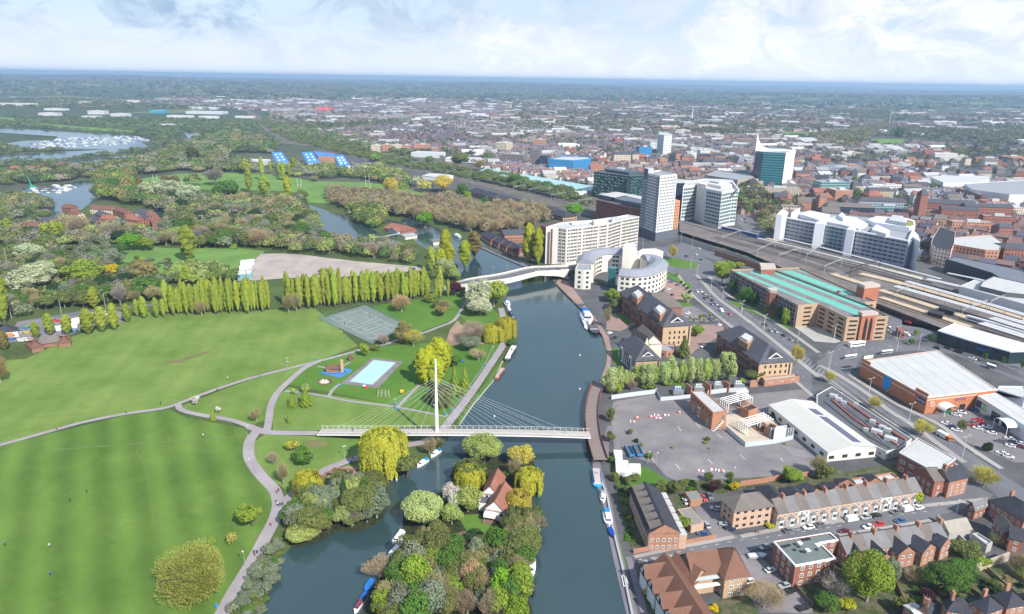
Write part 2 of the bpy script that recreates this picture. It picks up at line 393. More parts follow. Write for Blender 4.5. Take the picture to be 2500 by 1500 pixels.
def sheet(name,mat,polys,z,kind='structure'):
 mb=MB()
 for ip,p in enumerate(polys):
  if isinstance(p,str):p=gp(p)
  v=[Vector((a[0],a[1],z+0.004*ip))for a in p]
  for tri in tessellate_polygon([v]):
   t3=[v[i]for i in tri];nn=(t3[1]-t3[0]).cross(t3[2]-t3[0])
   mb.face(t3 if nn.z>0 else t3[::-1],[(0,0)]*3)
 return mb.build(name,mat,kind=kind)
sheet('parkland',ROUGH,["W -80,1490 -80,620 200,500 560,430 1150,560 1180,700 1330,760 1400,900 1380,1100 1520,1490"],0.03)
RIGHTTOWN="W 1345,500 1450,470 1700,430 2560,420 2560,1560 1600,1560 1535,1484 1500,1370 1478,1280 1465,1200 1447,1150 1430,1100 1425,1050 1428,1000 1436,960 1450,920 1464,880 1467,850 1457,815 1432,780 1402,745 1372,715 1345,690 1320,640"
sheet('town_ground',TOWN,[RIGHTTOWN],0.03)
sheet('distant_town_ground',TOWN,["W 700,395 1000,240 2560,262 2560,420 1700,430 1450,470 1345,500"],0.06)
RIVER=["W 1525,1500 1500,1370 1478,1280 1465,1200 1447,1150 1430,1100 1422,1050 1424,1000 1432,960 1447,920 1463,880 1465,850 1455,815 1430,780 1400,745 1370,715 1345,690 1310,652 1280,640 1165,598 1140,585 1100,575 1045,545 985,520 960,540 1010,590 1050,612 1105,640 1110,672 1185,690 1222,700 1226,740 1238,770 1240,800 1243,830 1225,880 1204,910 1175,935 1140,985 1110,1030 1080,1062 1050,1102 1000,1130 958,1150 900,1165 850,1158 800,1160 780,1180 770,1215 722,1290 700,1325 680,1345 670,1385 650,1430 628,1500","B -30,1120 0,1150 40,1165 120,1190 200,1222 350,1250 420,1300 600,1392 640,1400 800,1500 560,1500 300,1440 100,1340 0,1230","B 600,1262 760,1300 900,1340 1000,1355 1250,1425 1290,1480 1200,1500 1000,1400 720,1330 600,1290"]
sheet('river_water',WATER,RIVER,0.07)
sheet('backwater',WATER,["A -20,775 240,785 440,800 850,822 930,850 850,860 920,900 700,905 450,900 160,905 20,870 150,850 330,850 350,825 -20,800","A -20,942 200,925 450,915 760,898 700,925 330,962 60,975 -20,978","A 330,985 780,935 770,972 600,985 520,1005 330,1000","A 1110,798 1250,815 1245,835 1190,882 1125,922 1095,915 1150,862","A 130,1135 300,1170 400,1110 480,1095 580,1090 575,1200 490,1270 385,1245 355,1345 295,1330 335,1250 300,1190 140,1165","A 920,1255 1005,1258 1025,1312 945,1315","B 1700,540 1700,540 1701,541"],0.05)
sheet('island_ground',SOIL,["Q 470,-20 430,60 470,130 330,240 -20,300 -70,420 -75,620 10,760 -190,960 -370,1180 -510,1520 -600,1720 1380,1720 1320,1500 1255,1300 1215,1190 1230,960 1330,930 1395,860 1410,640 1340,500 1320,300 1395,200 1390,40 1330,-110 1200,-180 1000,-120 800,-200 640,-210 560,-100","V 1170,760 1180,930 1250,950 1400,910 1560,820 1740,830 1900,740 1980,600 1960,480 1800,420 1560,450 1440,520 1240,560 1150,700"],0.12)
sheet('island_lawn',LAWN3,["Q 520,480 760,470 800,570 950,580 960,720 850,760 640,690 560,560"],0.16)
sheet('park_lawn',LAWN,["W 15,870 60,868 180,812 300,772 350,755 420,757 620,750 760,745 790,770 865,836 760,875 640,900 520,940 420,980 200,1020 0,1078 -30,960","W 440,980 530,945 640,905 745,880 700,915 668,945 650,975 645,1015 600,1030 520,1010 450,1000","W 655,1000 672,955 700,935 740,950 800,955 1080,1000 1090,1010 1060,1030 760,1040 660,1040","W 610,1070 640,1050 760,1055 870,1062 870,1100 800,1128 745,1155 700,1190 665,1165 625,1125 608,1100"],0.10)
sheet('mown_field',LAWN2,["W -20,1082 120,1048 300,1005 410,990 450,1010 590,1035 600,1055 590,1090 600,1125 630,1160 652,1185 662,1215 655,1250 632,1300 592,1370 555,1430 520,1500 -20,1500"],0.10)
sheet('riverside_lawn',LAWN3,["W 775,815 880,850 900,838 1010,830 1080,830 1150,820 1200,780 1210,830 1190,860 1120,960 1075,1005 1000,990 830,955 700,930 720,900 760,880 860,845","W 900,740 960,730 1080,715 1130,720 1120,745 1090,775 1020,800 985,800 960,775 900,752","W 1130,735 1190,745 1215,770 1200,790 1130,780 1110,765","V 1580,310 1680,270 1760,240 1880,290 1880,325 1700,330","W 1480,1135 1560,1128 1620,1165 1560,1190 1500,1185"],0.13)
sheet('grass_verge',LAWN3,["S 1730,190 1745,210 1660,370 1500,560 1390,720 1370,715 1500,520 1650,310","W 1440,1165 1480,1280 1505,1370 1515,1370 1490,1280 1462,1165","I 690,1240 860,1300 940,1320 990,1300 840,1200","I 830,300 900,290 1040,300 1020,340 870,345","I 70,850 150,840 200,1040 100,1060","I 100,420 200,430 310,540 240,565","I 1480,300 1560,180 1980,420 2240,590 2190,620 1900,470","F -100,420 -20,400 -60,500","H 1980,820 2120,800 2473,880 2480,960 2200,960 2010,900","H 2010,1030 2180,1060 2420,1220 2380,1290 2200,1180 2020,1080"],0.14)
sheet('meadow',MEADOW,["W 335,433 430,420 560,418 650,421 760,438 870,440 960,450 1000,462 1080,480 1180,500 1190,510 1130,512 1060,500 960,478 880,468 810,470 800,492 745,490 735,470 690,462 640,460 560,462 500,458 440,455 360,452","W 120,640 250,600 330,590 400,600 480,600 580,600 640,607 610,640 560,650 440,655 380,665 250,650","A -20,585 60,588 50,605 -20,600","A -20,705 100,715 90,735 -20,730","A 230,745 800,790 850,800 830,808 560,790 230,760","C 1980,595 2473,615 2473,650 2040,655 2010,620","D 630,690 1000,690 1130,740 900,790 650,760","D 1390,345 1860,370 1840,395 1400,370"],0.11)
sheet('gravel_lot',GRAVEL,["T -350,380 -260,290 0,285 250,310 450,335 700,365 1100,400 1400,425 1410,455 1200,470 600,520 0,535 -330,560 -500,540 -470,440"],0.13)
mb=MB();z=0.19
for s,w in[("W -30,1084 120,1043 200,1021 300,1001 390,988 430,976 520,942 620,910 700,890 770,873 850,852 900,840",2.6),("T 700,1265 800,1245 1000,1200 1110,1160 1360,1092 1520,1032 1690,955 1790,795 1830,710",2.4),("W 770,873 735,890 700,920 670,950 655,980 650,1010 645,1040",3.4),("W 430,976 440,992 500,1006 560,1016 612,1034",3.0),("W 600,1030 625,1040 660,1046 765,1047",4.2),("W 628,1035 605,1062 600,1092 608,1120 637,1157 662,1183 672,1215 665,1250 640,1300 602,1370 565,1430 528,1500",4.6),("W 674,1235 700,1202 750,1157 800,1130 850,1111 885,1102 960,1078 1010,1072 1055,1052 1078,1028 1112,985 1152,930 1190,873 1216,832 1222,808 1218,780 1210,745",4.2),("S -20,450 200,472 500,530 880,578 1270,655",1.5),("S 340,490 372,435 430,390",1.8),("S 895,575 1065,400",1.8),("S 250,250 340,262 440,250 510,215",1.5)]:
 strip(smooth(gp(s)),w,z,mb);z+=0.004
mb.build('park_path',PATHM,kind='structure')
mb=MB();z=0.2
for s,w in[("W 1530,1500 1505,1400 1482,1300 1465,1210 1450,1160 1437,1110",3.4),("N 230,900 330,1240 400,1500",2.2),("T 1960,222 2150,310 2473,445 2700,560",3.0),("M 300,520 250,720 255,850",3.0)]:
 strip(smooth(gp(s)),w,z,mb);z+=0.004
mb.build('towpath',TOWPATH,kind='structure')
sheet('riverside_walk',PAVER,["H 380,1130 470,1120 560,1200 700,1380 780,1500 620,1500 450,1290 360,1190","W 1402,745 1432,780 1457,815 1467,850 1464,880 1450,920 1438,960 1447,960 1462,920 1474,885 1478,850 1470,815 1445,778 1412,738"],0.12)
sheet('garden_ground',GARDEN,["O 540,760 900,700 1600,640 1760,720 1960,900 2060,1000 2473,950 2560,1100 2560,1484 2100,1300 1700,1350 1250,1400 1000,1500 300,1500 150,1290 180,1200 450,1130 560,960","N 160,330 260,300 440,800 280,850 200,640","N 280,1050 520,1040 600,1250 720,1500 440,1500 360,1250","N 130,90 270,60 640,120 1100,90 1500,60 2100,40 2110,70 1400,200 1180,240 1000,210 640,260 480,120 260,240 200,330 150,200","N 1540,160 2080,70 2473,-20 2473,110 1700,280","O 0,100 500,40 1000,-60 1330,-80 1400,80 900,100 0,230","N 640,280 820,240 850,380 700,420","N 1000,1420 1300,1280 1480,1300 1600,1500 1000,1500","M 230,740 300,760 330,990 560,1180 520,1280 400,1400 330,1100"],0.09)
sheet('worn_grass',gmat('worn_grass',grey_fn((.13,.12,.05),(.17,.16,.07),(.10,.08,.05))),["U 1330,1325 1480,1278 1560,1262 1640,1240 1720,1212 1850,1180 1760,1225 1640,1262 1560,1292 1440,1305","V 980,800 1050,750 1060,800 930,880 860,900","V 1280,90 1450,80 1500,130 1350,150"],.125)
mb=MB();strip(smooth(gp("V -800,170 0,106 400,85 830,58")),.9,.115,mb);strip(smooth(gp("V -60,180 20,300 60,560 90,800")),.35,.119,mb);mb.build('worn_track',gmat('worn_track',grey_fn((.11,.15,.05),(.14,.18,.06),(.1,.12,.05))),kind='structure')
sheet('pool_deck',ASPH_L,["S 690,180 935,212 735,425 435,388"],0.17)
sheet('pool_water',POOLW,["S 700,200 878,222 690,398 508,372"],0.30)
mb=MB();P=gp("S 700,200 878,222 690,398 508,372");P.append(P[0]);strip(P,0.7,0.34,mb,z2=0.3);mb.build('pool_edge',PAVE,kind='structure')
sheet('play_surface',M((0.06,0.19,0.42),0.8,name='blue_rubber'),["S 275,308 330,262 520,270 525,290 430,342"],0.2)
sheet('dirt_patch',gmat('bare_soil',grey_fn((0.22,0.15,0.10),(0.32,0.23,0.16))),["T 1640,1060 1720,960 1760,1010 2000,1020 2030,1200 1640,1210 1600,1190","S 480,1050 720,1060 740,1110 600,1150 400,1130 290,1160 380,1080"],0.15)
TEN=gp("T 322,945 788,806 1205,1010 862,1200")
sheet('tennis_surface',gmat('court_asphalt',grey_fn((0.13,0.17,0.155),(0.185,0.215,0.20),(0.16,0.2,0.18))),[TEN],0.18)
mb=MB();a,b_,c_,d_=[Vector((*p,0))for p in gp("T 425,935 740,845 1150,1045 870,1165")]
def lerp4(u,v):return a.lerp(b_,u).lerp(d_.lerp(c_,u),v)
for k in range(4):
 v0=0.03+k*0.25;v1=v0+0.19
 for u0,v0_,u1,v1_ in((0.03,v0,0.97,v0),(0.03,v1,0.97,v1),(0.03,v0,0.03,v1),(0.97,v0,0.97,v1),(0.03,v0+.025,0.97,v0+.025),(0.03,v1-.025,0.97,v1-.025),(0.27,v0+.025,0.27,v1-.025),(0.73,v0+.025,0.73,v1-.025),(0.27,(v0+v1)/2,0.73,(v0+v1)/2)):
  strip([lerp4(u0,v0_)[:2],lerp4(u1,v1_)[:2]],0.16,0.21+k*0.002,mb)
mb.build('court_markings',PAINTW,kind='structure')
ROADS=["I 880,-20 1040,190 1330,440 1560,620 1800,800 2080,1040 2300,1250 2480,1400 2480,1000 2300,820 2100,640 1800,470 1480,250 1250,30 1180,-60","L -30,240 0,250 100,180 300,0 900,0 1100,60 1500,100 2000,300 2473,480 2473,520 2000,340 1640,180 1180,130 520,190 430,350 340,400 800,740 1300,1090 1700,1290 2473,1800 2473,2200 1700,1480 1250,1200 800,900 500,720 150,560 -30,400","E 1450,1300 1700,1260 2100,1230 2500,1500 2600,1700 2100,1700 1900,1560 1820,1480 1700,1340","H 1950,760 2050,740 2473,760 2520,1000 2473,1300 2250,1150 2000,960 1960,860","H 2000,690 2120,640 2350,640 2600,800 2500,960 2473,760 2200,730","F 240,370 330,360 520,400 640,560 520,640 330,560 250,470","K 700,660 900,760 1600,960 1900,1100 2473,1300 2473,1480 1900,1180 1400,1050 900,1040 830,820"]
sheet('road',ASPH,ROADS,0.10)
sheet('residential_road',ASPH,["N 250,885 600,850 900,760 1400,660 1800,600 2473,490 2473,660 2000,700 1700,760 1400,880 1350,880 1500,1000 1800,1480 1600,1480 1300,1000 900,900 450,1000 330,950","O 0,560 500,480 1400,350 2060,300 2060,330 1620,460 1500,500 1100,560 540,650 0,700","O 1400,350 1500,190 1900,130 2160,250 2060,330"],0.10)
sheet('courtyard',ASPH_L,["N 890,375 1100,340 1200,440 1200,600 1400,700 1140,720 1050,600","N 1350,890 1560,860 1720,1000 1900,1200 2100,1480 1700,1480 1420,1250 1480,1070","O 0,1150 60,1180 270,1440 270,1484 0,1484"],0.12)
sheet('yard_surface',ASPH_L,["M 330,260 760,190 1130,250 1700,190 2340,130 2430,300 2473,960 2080,1030 1650,1060 1000,1090 880,1040 770,915 340,780 300,400"],0.11)
sheet('substation_gravel',gmat('pale_gravel',grey_fn((0.42,0.35,0.27),(0.5,0.43,0.34))),["M 1500,400 1800,380 1990,420 2130,640 1700,730 1500,560"],0.14)
sheet('car_park_surface',ASPH_L,["L 1230,900 1400,900 1900,860 2473,1000 2473,1484 2350,1484 1900,1290 1650,1180 1500,1040","K 1000,700 1300,760 1440,930 1000,860","I 700,60 900,250 870,290 760,180","I 840,360 1040,330 1380,510 1000,540"],0.12)
sheet('brick_forecourt',PAVER,["H 2000,1130 2240,1200 2420,1380 2350,1484 2060,1450 1990,1350","I 700,60 830,60 1000,200 880,300 800,280 740,150","I 0,440 160,420 360,560 170,640 0,620","I 1040,560 1400,560 1450,700 1340,720 1060,880 1000,960 880,940"],0.13)
sheet('car_park_apron',CONC,["J 900,860 1200,840 1500,1060 1430,1080 1180,1060"],0.12)
mb=MB();z=0.24
for s,w in[("I 870,-40 1035,195 1330,445 1560,625 1800,805 2080,1045 2300,1255 2520,1450",2.4),("I 1090,-40 1180,60 1330,230 1560,400 1850,620 2200,900 2560,1190",3.2),("I 1240,-20 1500,220 1900,450 2200,640 2560,900",3.0),("L -20,410 150,500 350,650 700,890 850,990 1250,1240 1700,1540",1.2),("L 0,310 250,440 560,640 830,850 1120,1030 1420,1250 1750,1484",3.2),("L 330,380 430,470 700,640 950,790 1250,930 1500,1060 1700,1230 1950,1400 2200,1560",2.8),("N 290,900 700,810 1100,735 1330,690",1.6),("N 330,960 700,885",1.2),("N 1400,690 1900,590 2473,520",1.8),("O 0,590 500,505 1100,400 1400,370 2060,300",1.8),("O 540,670 1000,600 1500,520",1.6)]:
 strip(smooth(gp(s)),w,z,mb,z2=0.14);z+=0.004
mb.build('pavement',PAVE,kind='structure')
mb=MB()
def dashes(s,step,ln,w=0.15,z=0.16):
 for x,y,a in along(smooth(gp(s)),step):mb.box((x,y,z),(ln,w,0.005),a,bot=False)
for s in("I 1020,60 1330,360 1700,640 2100,960 2400,1210","I 1000,110 1310,400 1680,680 2050,980","I 1300,60 1560,270 1900,520 2250,760","I 1230,60 1500,290 1850,540 2200,780","L 20,470 400,730 800,1000 1250,1300 1500,1460","L 200,300 560,560 900,760 1300,1010 1650,1240 2050,1484","L 20,200 300,100 500,60","L 350,150 900,80 1500,170"):dashes(s,6.5,2.6)
for s in("N 350,930 1300,740 1700,690 2473,570","O 0,640 700,520 1500,420"):dashes(s,5,1.5)
for s,w in(("L 60,470 400,700 800,960 1250,1260 1600,1490",0.22),("L 120,440 330,560 700,840 1100,1110",0.15)):strip(smooth(gp(s)),w,0.165,mb)
for s in("M 1000,520 1035,565","M 1190,490 1240,540","M 975,910 1030,975","M 1315,860 1365,915","M 1650,815 1700,865","M 1405,595 1460,640","M 730,850 765,890","M 2070,850 2095,885"):strip(gp(s),0.25,0.17,mb)
for i in range(9):
 a=px("L 950,330 1000,330")[0]
for i in range(7):
 u=2090+i*32;p=gp(f"M {u},{715+i*8} {u+130},{830+i*4}");strip(p,0.12,0.17,mb)
mb.build('road_markings',PAINTW,kind='structure')
mb=MB()
for i in range(9):
 u=i/8;x0=940+u*300;y0=1250+u*230;p=gp(f"J {x0:.0f},{y0:.0f} {x0+60:.0f},{y0-60:.0f}");strip(p,0.15,0.2,mb)
mb.build('hatched_markings',PAINTW,kind='structure')
# ---------------- trees ----------------
def quads(C,Nn,sx,sy,rs,upv=None,tri=False):
 ""
 n=len(C);Nn=Nn/np.maximum(1e-6,np.linalg.norm(Nn,axis=1,keepdims=True))
 a=rs.normal(size=(n,3))if upv is None else np.tile(np.array(upv,float),(n,1))+rs.normal(size=(n,3))*0.12
 a-=Nn*(a*Nn).sum(1,keepdims=True);a/=np.maximum(1e-6,np.linalg.norm(a,axis=1,keepdims=True));b=np.cross(Nn,a)
 sx=(sx*(0.6+0.8*rs.rand(n)))[:,None];sy=(sy*(0.6+0.8*rs.rand(n)))[:,None]
 if tri:V=np.stack([C-a*sy-b*sx,C-a*sy+b*sx,C+a*sy],1)
 else:V=np.stack([C-a*sy*0.6-b*sx,C-a*sy+b*sx*0.5,C+a*sy*0.7+b*sx,C+a*sy-b*sx*0.6],1)
 return V
def facesmesh(name,Vs,mat):
 ""
 me=bpy.data.meshes.new(name);verts=np.concatenate([v.reshape(-1,3)for v in Vs]).astype(np.float32)
 ks=np.concatenate([np.full(len(v),v.shape[1])for v in Vs]).astype(np.int32);nl=int(ks.sum())
 me.vertices.add(len(verts));me.vertices.foreach_set('co',verts.ravel());me.loops.add(nl);me.loops.foreach_set('vertex_index',np.arange(nl,dtype=np.int32))
 st=np.concatenate([[0],np.cumsum(ks)[:-1]]).astype(np.int32);me.polygons.add(len(ks));me.polygons.foreach_set('loop_start',st);me.polygons.foreach_set('loop_total',ks)
 me.update(calc_edges=True);me.materials.append(mat);return me
def sph(n,rs):
 d=rs.normal(size=(n,3));return d/np.linalg.norm(d,axis=1,keepdims=True)
LEAF=leafm('foliage',0.35,0.34);TWIG=leafm('bare_twigs',0.15,0.30);PETAL=leafm('yellow_foliage',0.4,0.22)
def crown_points(rs,n,r,h,zc,lobes,spread=0.70,lr=0.42,shell=0.35):
 ""
 L_=sph(lobes,rs)*np.array([r,r,h/2])*spread*(0.55+0.45*rs.rand(lobes,1));L_[:,2]*=1.0
 L_=np.vstack([L_,[[0,0,0]]]);rr=lr*(0.55+0.8*rs.rand(lobes+1));rr[-1]=0.6
 k=rs.randint(0,lobes+1,n);d=sph(n,rs);q=1-shell*rs.rand(n)**2
 C=L_[k]+d*np.array([r,r,h/2])*(rr[k]*q)[:,None]
 e=np.linalg.norm(C/np.array([r,r,h/2]),axis=1);keep=(e>0.42)|(rs.rand(n)<0.15)
 C=C[keep];d=d[keep];C[:,2]+=zc;C[:,2]=np.maximum(C[:,2],0.15);return C,d
def mk_crown(kind,seed,q=1.5,f=0.84):
 rs=np.random.RandomState(seed)
 if kind=='broad':
  C,d=crown_points(rs,int(4200*q),4.6,8.0,6.6,18);return facesmesh('crown',[quads(C,d+rs.normal(size=d.shape)*0.55,0.27*f,0.27*f,rs)],LEAF)
 if kind=='small':
  C,d=crown_points(rs,int(1500*q),2.3,4.0,3.1,10);return facesmesh('crown',[quads(C,d+rs.normal(size=d.shape)*0.55,0.22*f,0.22*f,rs)],LEAF)
 if kind=='shrub':
  C,d=crown_points(rs,int(700*q),1.6,2.4,1.2,7,0.7);return facesmesh('foliage',[quads(C,d+rs.normal(size=d.shape)*0.6,0.18*f,0.18*f,rs)],LEAF)
 if kind=='tall':
  C,d=crown_points(rs,int(4600*q),3.5,12.0,6.6,24,0.7,0.38);return facesmesh('crown',[quads(C,d+rs.normal(size=d.shape)*0.5+[0,0,0.2],0.22*f,0.3*f,rs,(0,0,1))],LEAF)
 if kind=='poplar':
  n=int(4600*q);z=rs.rand(n);th=rs.rand(n)*6.283;prof=np.clip(z*2.6+.22,0,1)*np.sqrt(np.clip((1.02-z)*3.4,0,1))
  rib=1+0.16*np.sin(th*3+z*9+seed)+0.13*np.sin(th*5-z*23)+0.09*np.sin(z*37+seed*2);rr=1.45*prof*rib*(0.72+0.28*rs.rand(n)**0.5)
  C=np.stack([rr*np.cos(th),rr*np.sin(th),2.0+z*17.5],1);d=np.stack([np.cos(th),np.sin(th),0.35*np.ones(n)],1)+rs.normal(size=(n,3))*0.5
  return facesmesh('crown',[quads(C,d,0.15*f,0.30*f,rs,(0,0,1))],PETAL)
 if kind=='willow':
  V=[];C,d=crown_points(rs,int(1500*q),4.6,6.5,6.6,14);V.append(quads(C,d+rs.normal(size=d.shape)*0.5,0.22,0.3,rs,(0,0,1)))
  m=int(620*q);th=rs.rand(m)*6.283;k=np.floor(th/6.283*13);R0=4.9*(0.62+0.38*np.sqrt(rs.rand(m)))*(0.86+0.14*np.sin(k*2.4));zt=6.8+2.6*np.cos(R0/4.9*1.5)+0.5*rs.rand(m)
  ln=(zt-0.9)*(0.45+0.55*rs.rand(m));P=[];D=[]
  for j in range(8):
   f=j/7;P.append(np.stack([R0*(1+0.05*f)*np.cos(th)+0.1*rs.normal(size=m),R0*(1+0.05*f)*np.sin(th)+0.1*rs.normal(size=m),zt-ln*f],1));D.append(np.stack([np.cos(th),np.sin(th),0.25+0*th],1))
  P=np.concatenate(P);D=np.concatenate(D);V.append(quads(P,D+rs.normal(size=D.shape)*0.4,0.13*f,0.5*f,rs,(0,0,1)))
  return facesmesh('crown',V,PETAL)
 if kind=='bare':
  V=[];C,d=crown_points(rs,int(3600*q),4.8,8.6,6.2,22,0.66,0.42,0.9);out=C-np.array([0,0,3.0]);out/=np.linalg.norm(out,axis=1,keepdims=True)
  ax=out+rs.normal(size=out.shape)*0.35+[0,0,0.25];ax/=np.linalg.norm(ax,axis=1,keepdims=True);nn=np.cross(ax,rs.normal(size=ax.shape))
  b=np.cross(nn/np.linalg.norm(nn,axis=1,keepdims=True),ax);ln=(0.5+0.6*rs.rand(len(C)))[:,None]*f*f;w=(0.06+0.05*rs.rand(len(C))[:,None])*f
  V.append(np.stack([C-b*w,C+b*w,C+ax*ln*1.25],1));V.append(np.stack([C-ax*ln*0.8,C-ax*ln*0.3+b*w*0.9,C+b*w*1.2],1))
  return facesmesh('crown',V,TWIG)
 if kind=='dome':
  V=[];C,d=crown_points(rs,26000,5.0,9.0,4.3,30,0.6,0.5,0.6);C[:,2]=np.maximum(C[:,2],.3);ax=d+[0,0,.7]+rs.normal(size=d.shape)*.3;ax/=np.linalg.norm(ax,axis=1,keepdims=True);nn=np.cross(ax,rs.normal(size=ax.shape));b=np.cross(nn/np.linalg.norm(nn,axis=1,keepdims=True),ax)
  ln=(0.13+0.12*rs.rand(len(C)))[:,None];return facesmesh('crown',[np.stack([C-ax*ln-b*.05,C-ax*ln+b*.05,C+ax*ln],1)],TWIG)
 if kind=='sparse':
  V=[];C,d=crown_points(rs,1500,4.4,8.0,6.2,14,0.66,0.42,0.9);out=C-np.array([0,0,2.6]);out/=np.linalg.norm(out,axis=1,keepdims=True)
  ax=out+rs.normal(size=out.shape)*0.25+[0,0,0.3];ax/=np.linalg.norm(ax,axis=1,keepdims=True);nn=np.cross(ax,rs.normal(size=ax.shape));b=np.cross(nn/np.linalg.norm(nn,axis=1,keepdims=True),ax)
  ln=(0.7+0.9*rs.rand(len(C)))[:,None];w=0.05
  V.append(np.stack([C-ax*ln-b*w,C-ax*ln+b*w,C+ax*ln],1));return facesmesh('crown',V,TWIG)
 if kind=='conifer':
  n=3200;z=rs.rand(n)**0.8;th=rs.rand(n)*6.283;tier=np.floor(z*11);ft=z*11-tier;rr=(3.3*(1-z)+0.15)*(1.05-0.4*ft)*(0.75+0.25*np.sin(th*7+tier*2.1))*(0.6+0.4*rs.rand(n)**0.5)
  C=np.stack([rr*np.cos(th),rr*np.sin(th),1.0+z*10.5],1);d=np.stack([np.cos(th),np.sin(th),0.9+0*th],1)+rs.normal(size=(n,3))*0.4
  return facesmesh('crown',[quads(C,d,0.22,0.3,rs)],LEAF)
DIM={'broad':(9.6,10.7),'small':(4.9,5.2),'shrub':(3.3,2.4),'tall':(7.2,12.8),'poplar':(3.4,19.6),'willow':(10.2,10.2),'bare':(10.4,11),'sparse':(9.8,10.6),'dome':(10.6,9.2),'conifer':(6.2,11.5)}
def mk_trunk(kind,seed):
 rs=random.Random(seed);mb=MB();W_,H_=DIM[kind]
 if kind in('poplar','tall','conifer'):
  mb.tube((0,0,0),(0,0,H_*0.8),0.28 if kind!='conifer' else 0.22,0.05,7)
  for i in range(6):
   a=rs.random()*6.28;z=1.6+i*1.3;mb.tube((0,0,z),(0.8*math.cos(a),0.8*math.sin(a),z+2.4),0.08,0.03,4)
 else:
  b=Vector((rs.uniform(-.2,.2),rs.uniform(-.2,.2),H_*0.27));mb.tube((0,0,0),b,0.036*W_,0.026*W_,8)
  for i in range(7 if kind!='small' else 5):
   a=6.283*i/7+rs.uniform(-.3,.3);e=Vector((math.cos(a)*W_*0.2,math.sin(a)*W_*0.2,H_*rs.uniform(0.5,0.66)));mb.tube(b,e,0.018*W_,0.010*W_,5,cap=False)
   for j in range(4):
    g=Vector((math.cos(a+rs.uniform(-.9,.9))*W_*rs.uniform(.27,.42),math.sin(a+rs.uniform(-.9,.9))*W_*rs.uniform(.27,.42),H_*rs.uniform(0.5,0.84)*(.8 if kind=='dome' else 1)))
    mb.tube(e,g,0.006*W_,0.0015*W_,4,cap=False)
    if kind in('bare','sparse'):
     for q in range(2):mb.tube(e.lerp(g,0.5),e.lerp(g,0.5)+Vector((rs.uniform(-1,1),rs.uniform(-1,1),rs.uniform(.3,1.3)))*0.12*W_,0.003*W_,0.0008*W_,3,cap=False)
 return mb
BARKP=M((0.26,0.23,0.19),0.95,0.25,1.5,name='pale_bark')
TV={}
for k in DIM:
 if k=='shrub':TV[k]=[(mk_crown(k,i+1),None)for i in range(3)];continue
 TV[k]=[(mk_crown(k,31+i*7),mk_trunk(k,i).mesh('trunk',BARKP if k in('bare','sparse','broad')else BARK))for i in range(2 if k in('conifer','sparse','dome')else 3)]
TVH={k:[(mk_crown(k,61+i*5,4.2,0.5),TV[k][i][1])for i in range(2)]for k in('broad','bare','willow')}
TC={'moss':((.25,.265,.06),'bronze-green leafless'),'lime':((0.23,0.315,0.045),'lime green'),'green':((0.1,0.185,0.04),'mid green'),'olive':((0.16,0.185,0.06),'olive green'),'dark':((0.045,0.08,0.032),'dark green'),'yellow':((0.43,0.42,0.055),'yellow'),'gold':((0.48,0.41,0.08),'golden'),'silver':((0.4,0.44,0.28),'silvery'),'brown':((0.3,0.24,0.16),'brown leafless'),'buff':((0.3,0.265,0.13),'olive-brown leafless'),'grey':((0.27,0.245,0.21),'grey leafless'),'purple':((0.07,0.022,0.032),'dark purple'),'white':((0.60,0.57,0.52),'white blossoming'),'pop':((0.34,0.40,0.065),'yellow-green'),'popb':((0.42,0.45,0.04),'bright yellow-green'),'pale':((0.33,0.4,0.12),'pale green'),'willow':((0.37,0.44,0.18),'soft pale green'),'vivid':((0.17,0.34,0.03),'vivid green'),'sage':((0.2,0.235,0.155),'grey-green'),'gorse':((0.55,0.42,0.02),'bright yellow'),'orange':((0.37,0.27,0.15),'orange-brown'),'rust':((0.28,0.225,0.09),'bronze')}
KW={'broad':'spreading tree','small':'small tree','shrub':'shrub','tall':'tall upright tree','poplar':'columnar poplar','willow':'weeping willow','bare':'tree','sparse':'thin twiggy tree','dome':'domed tree','conifer':'conical tree'}
KN={'broad':'broadleaf_tree','small':'small_tree','shrub':'shrub','tall':'upright_tree','poplar':'poplar_tree','willow':'willow_tree','bare':'leafless_tree','sparse':'leafless_tree','dome':'leafless_tree','conifer':'conifer_tree'}
TREES=[];FOOT=[];SPEC=[]
def tree(kind,col,x,y,w,h,where,group,label=None,z=0.0):
 SPEC.append((kind,col,x,y,w*1.10,h*1.10,where,group,label,z))
def make_tree(kind,col,x,y,w,h,where,group,label,z):
 W_,H_=DIM[kind];v=random.choice(TVH[kind]if kind in TVH and w>13.5 and y<420 else TV[kind]);c,cw=TC[col];j=random.uniform(0.86,1.14);jc=tuple(min(1,1.12*a*j*random.uniform(0.95,1.05))for a in c)
 s=(w/W_*random.uniform(0.88,1.12),w/W_*random.uniform(0.88,1.12),h/H_)
 lab=label or f"{cw} {KW[kind]} {where}"
 if kind=='shrub':
  o=NO('shrub',v[0]);LK(o);o.location=(x,y,z);o.rotation_euler=(0,0,random.random()*6.28);o.scale=s;o.color=(*jc,1);tag(o,lab,'shrub',group)
 else:
  o=NO(KN[kind],None);LK(o);o.location=(x,y,z);o.rotation_euler=(0,0,random.random()*6.28);o.scale=s;tag(o,lab,'tree',group)
  a=NO('trunk',v[1]);b=NO('crown',v[0])
  for q in(a,b):LK(q);q.parent=o;q.color=(*jc,1)
 TREES.append((o,x,y))
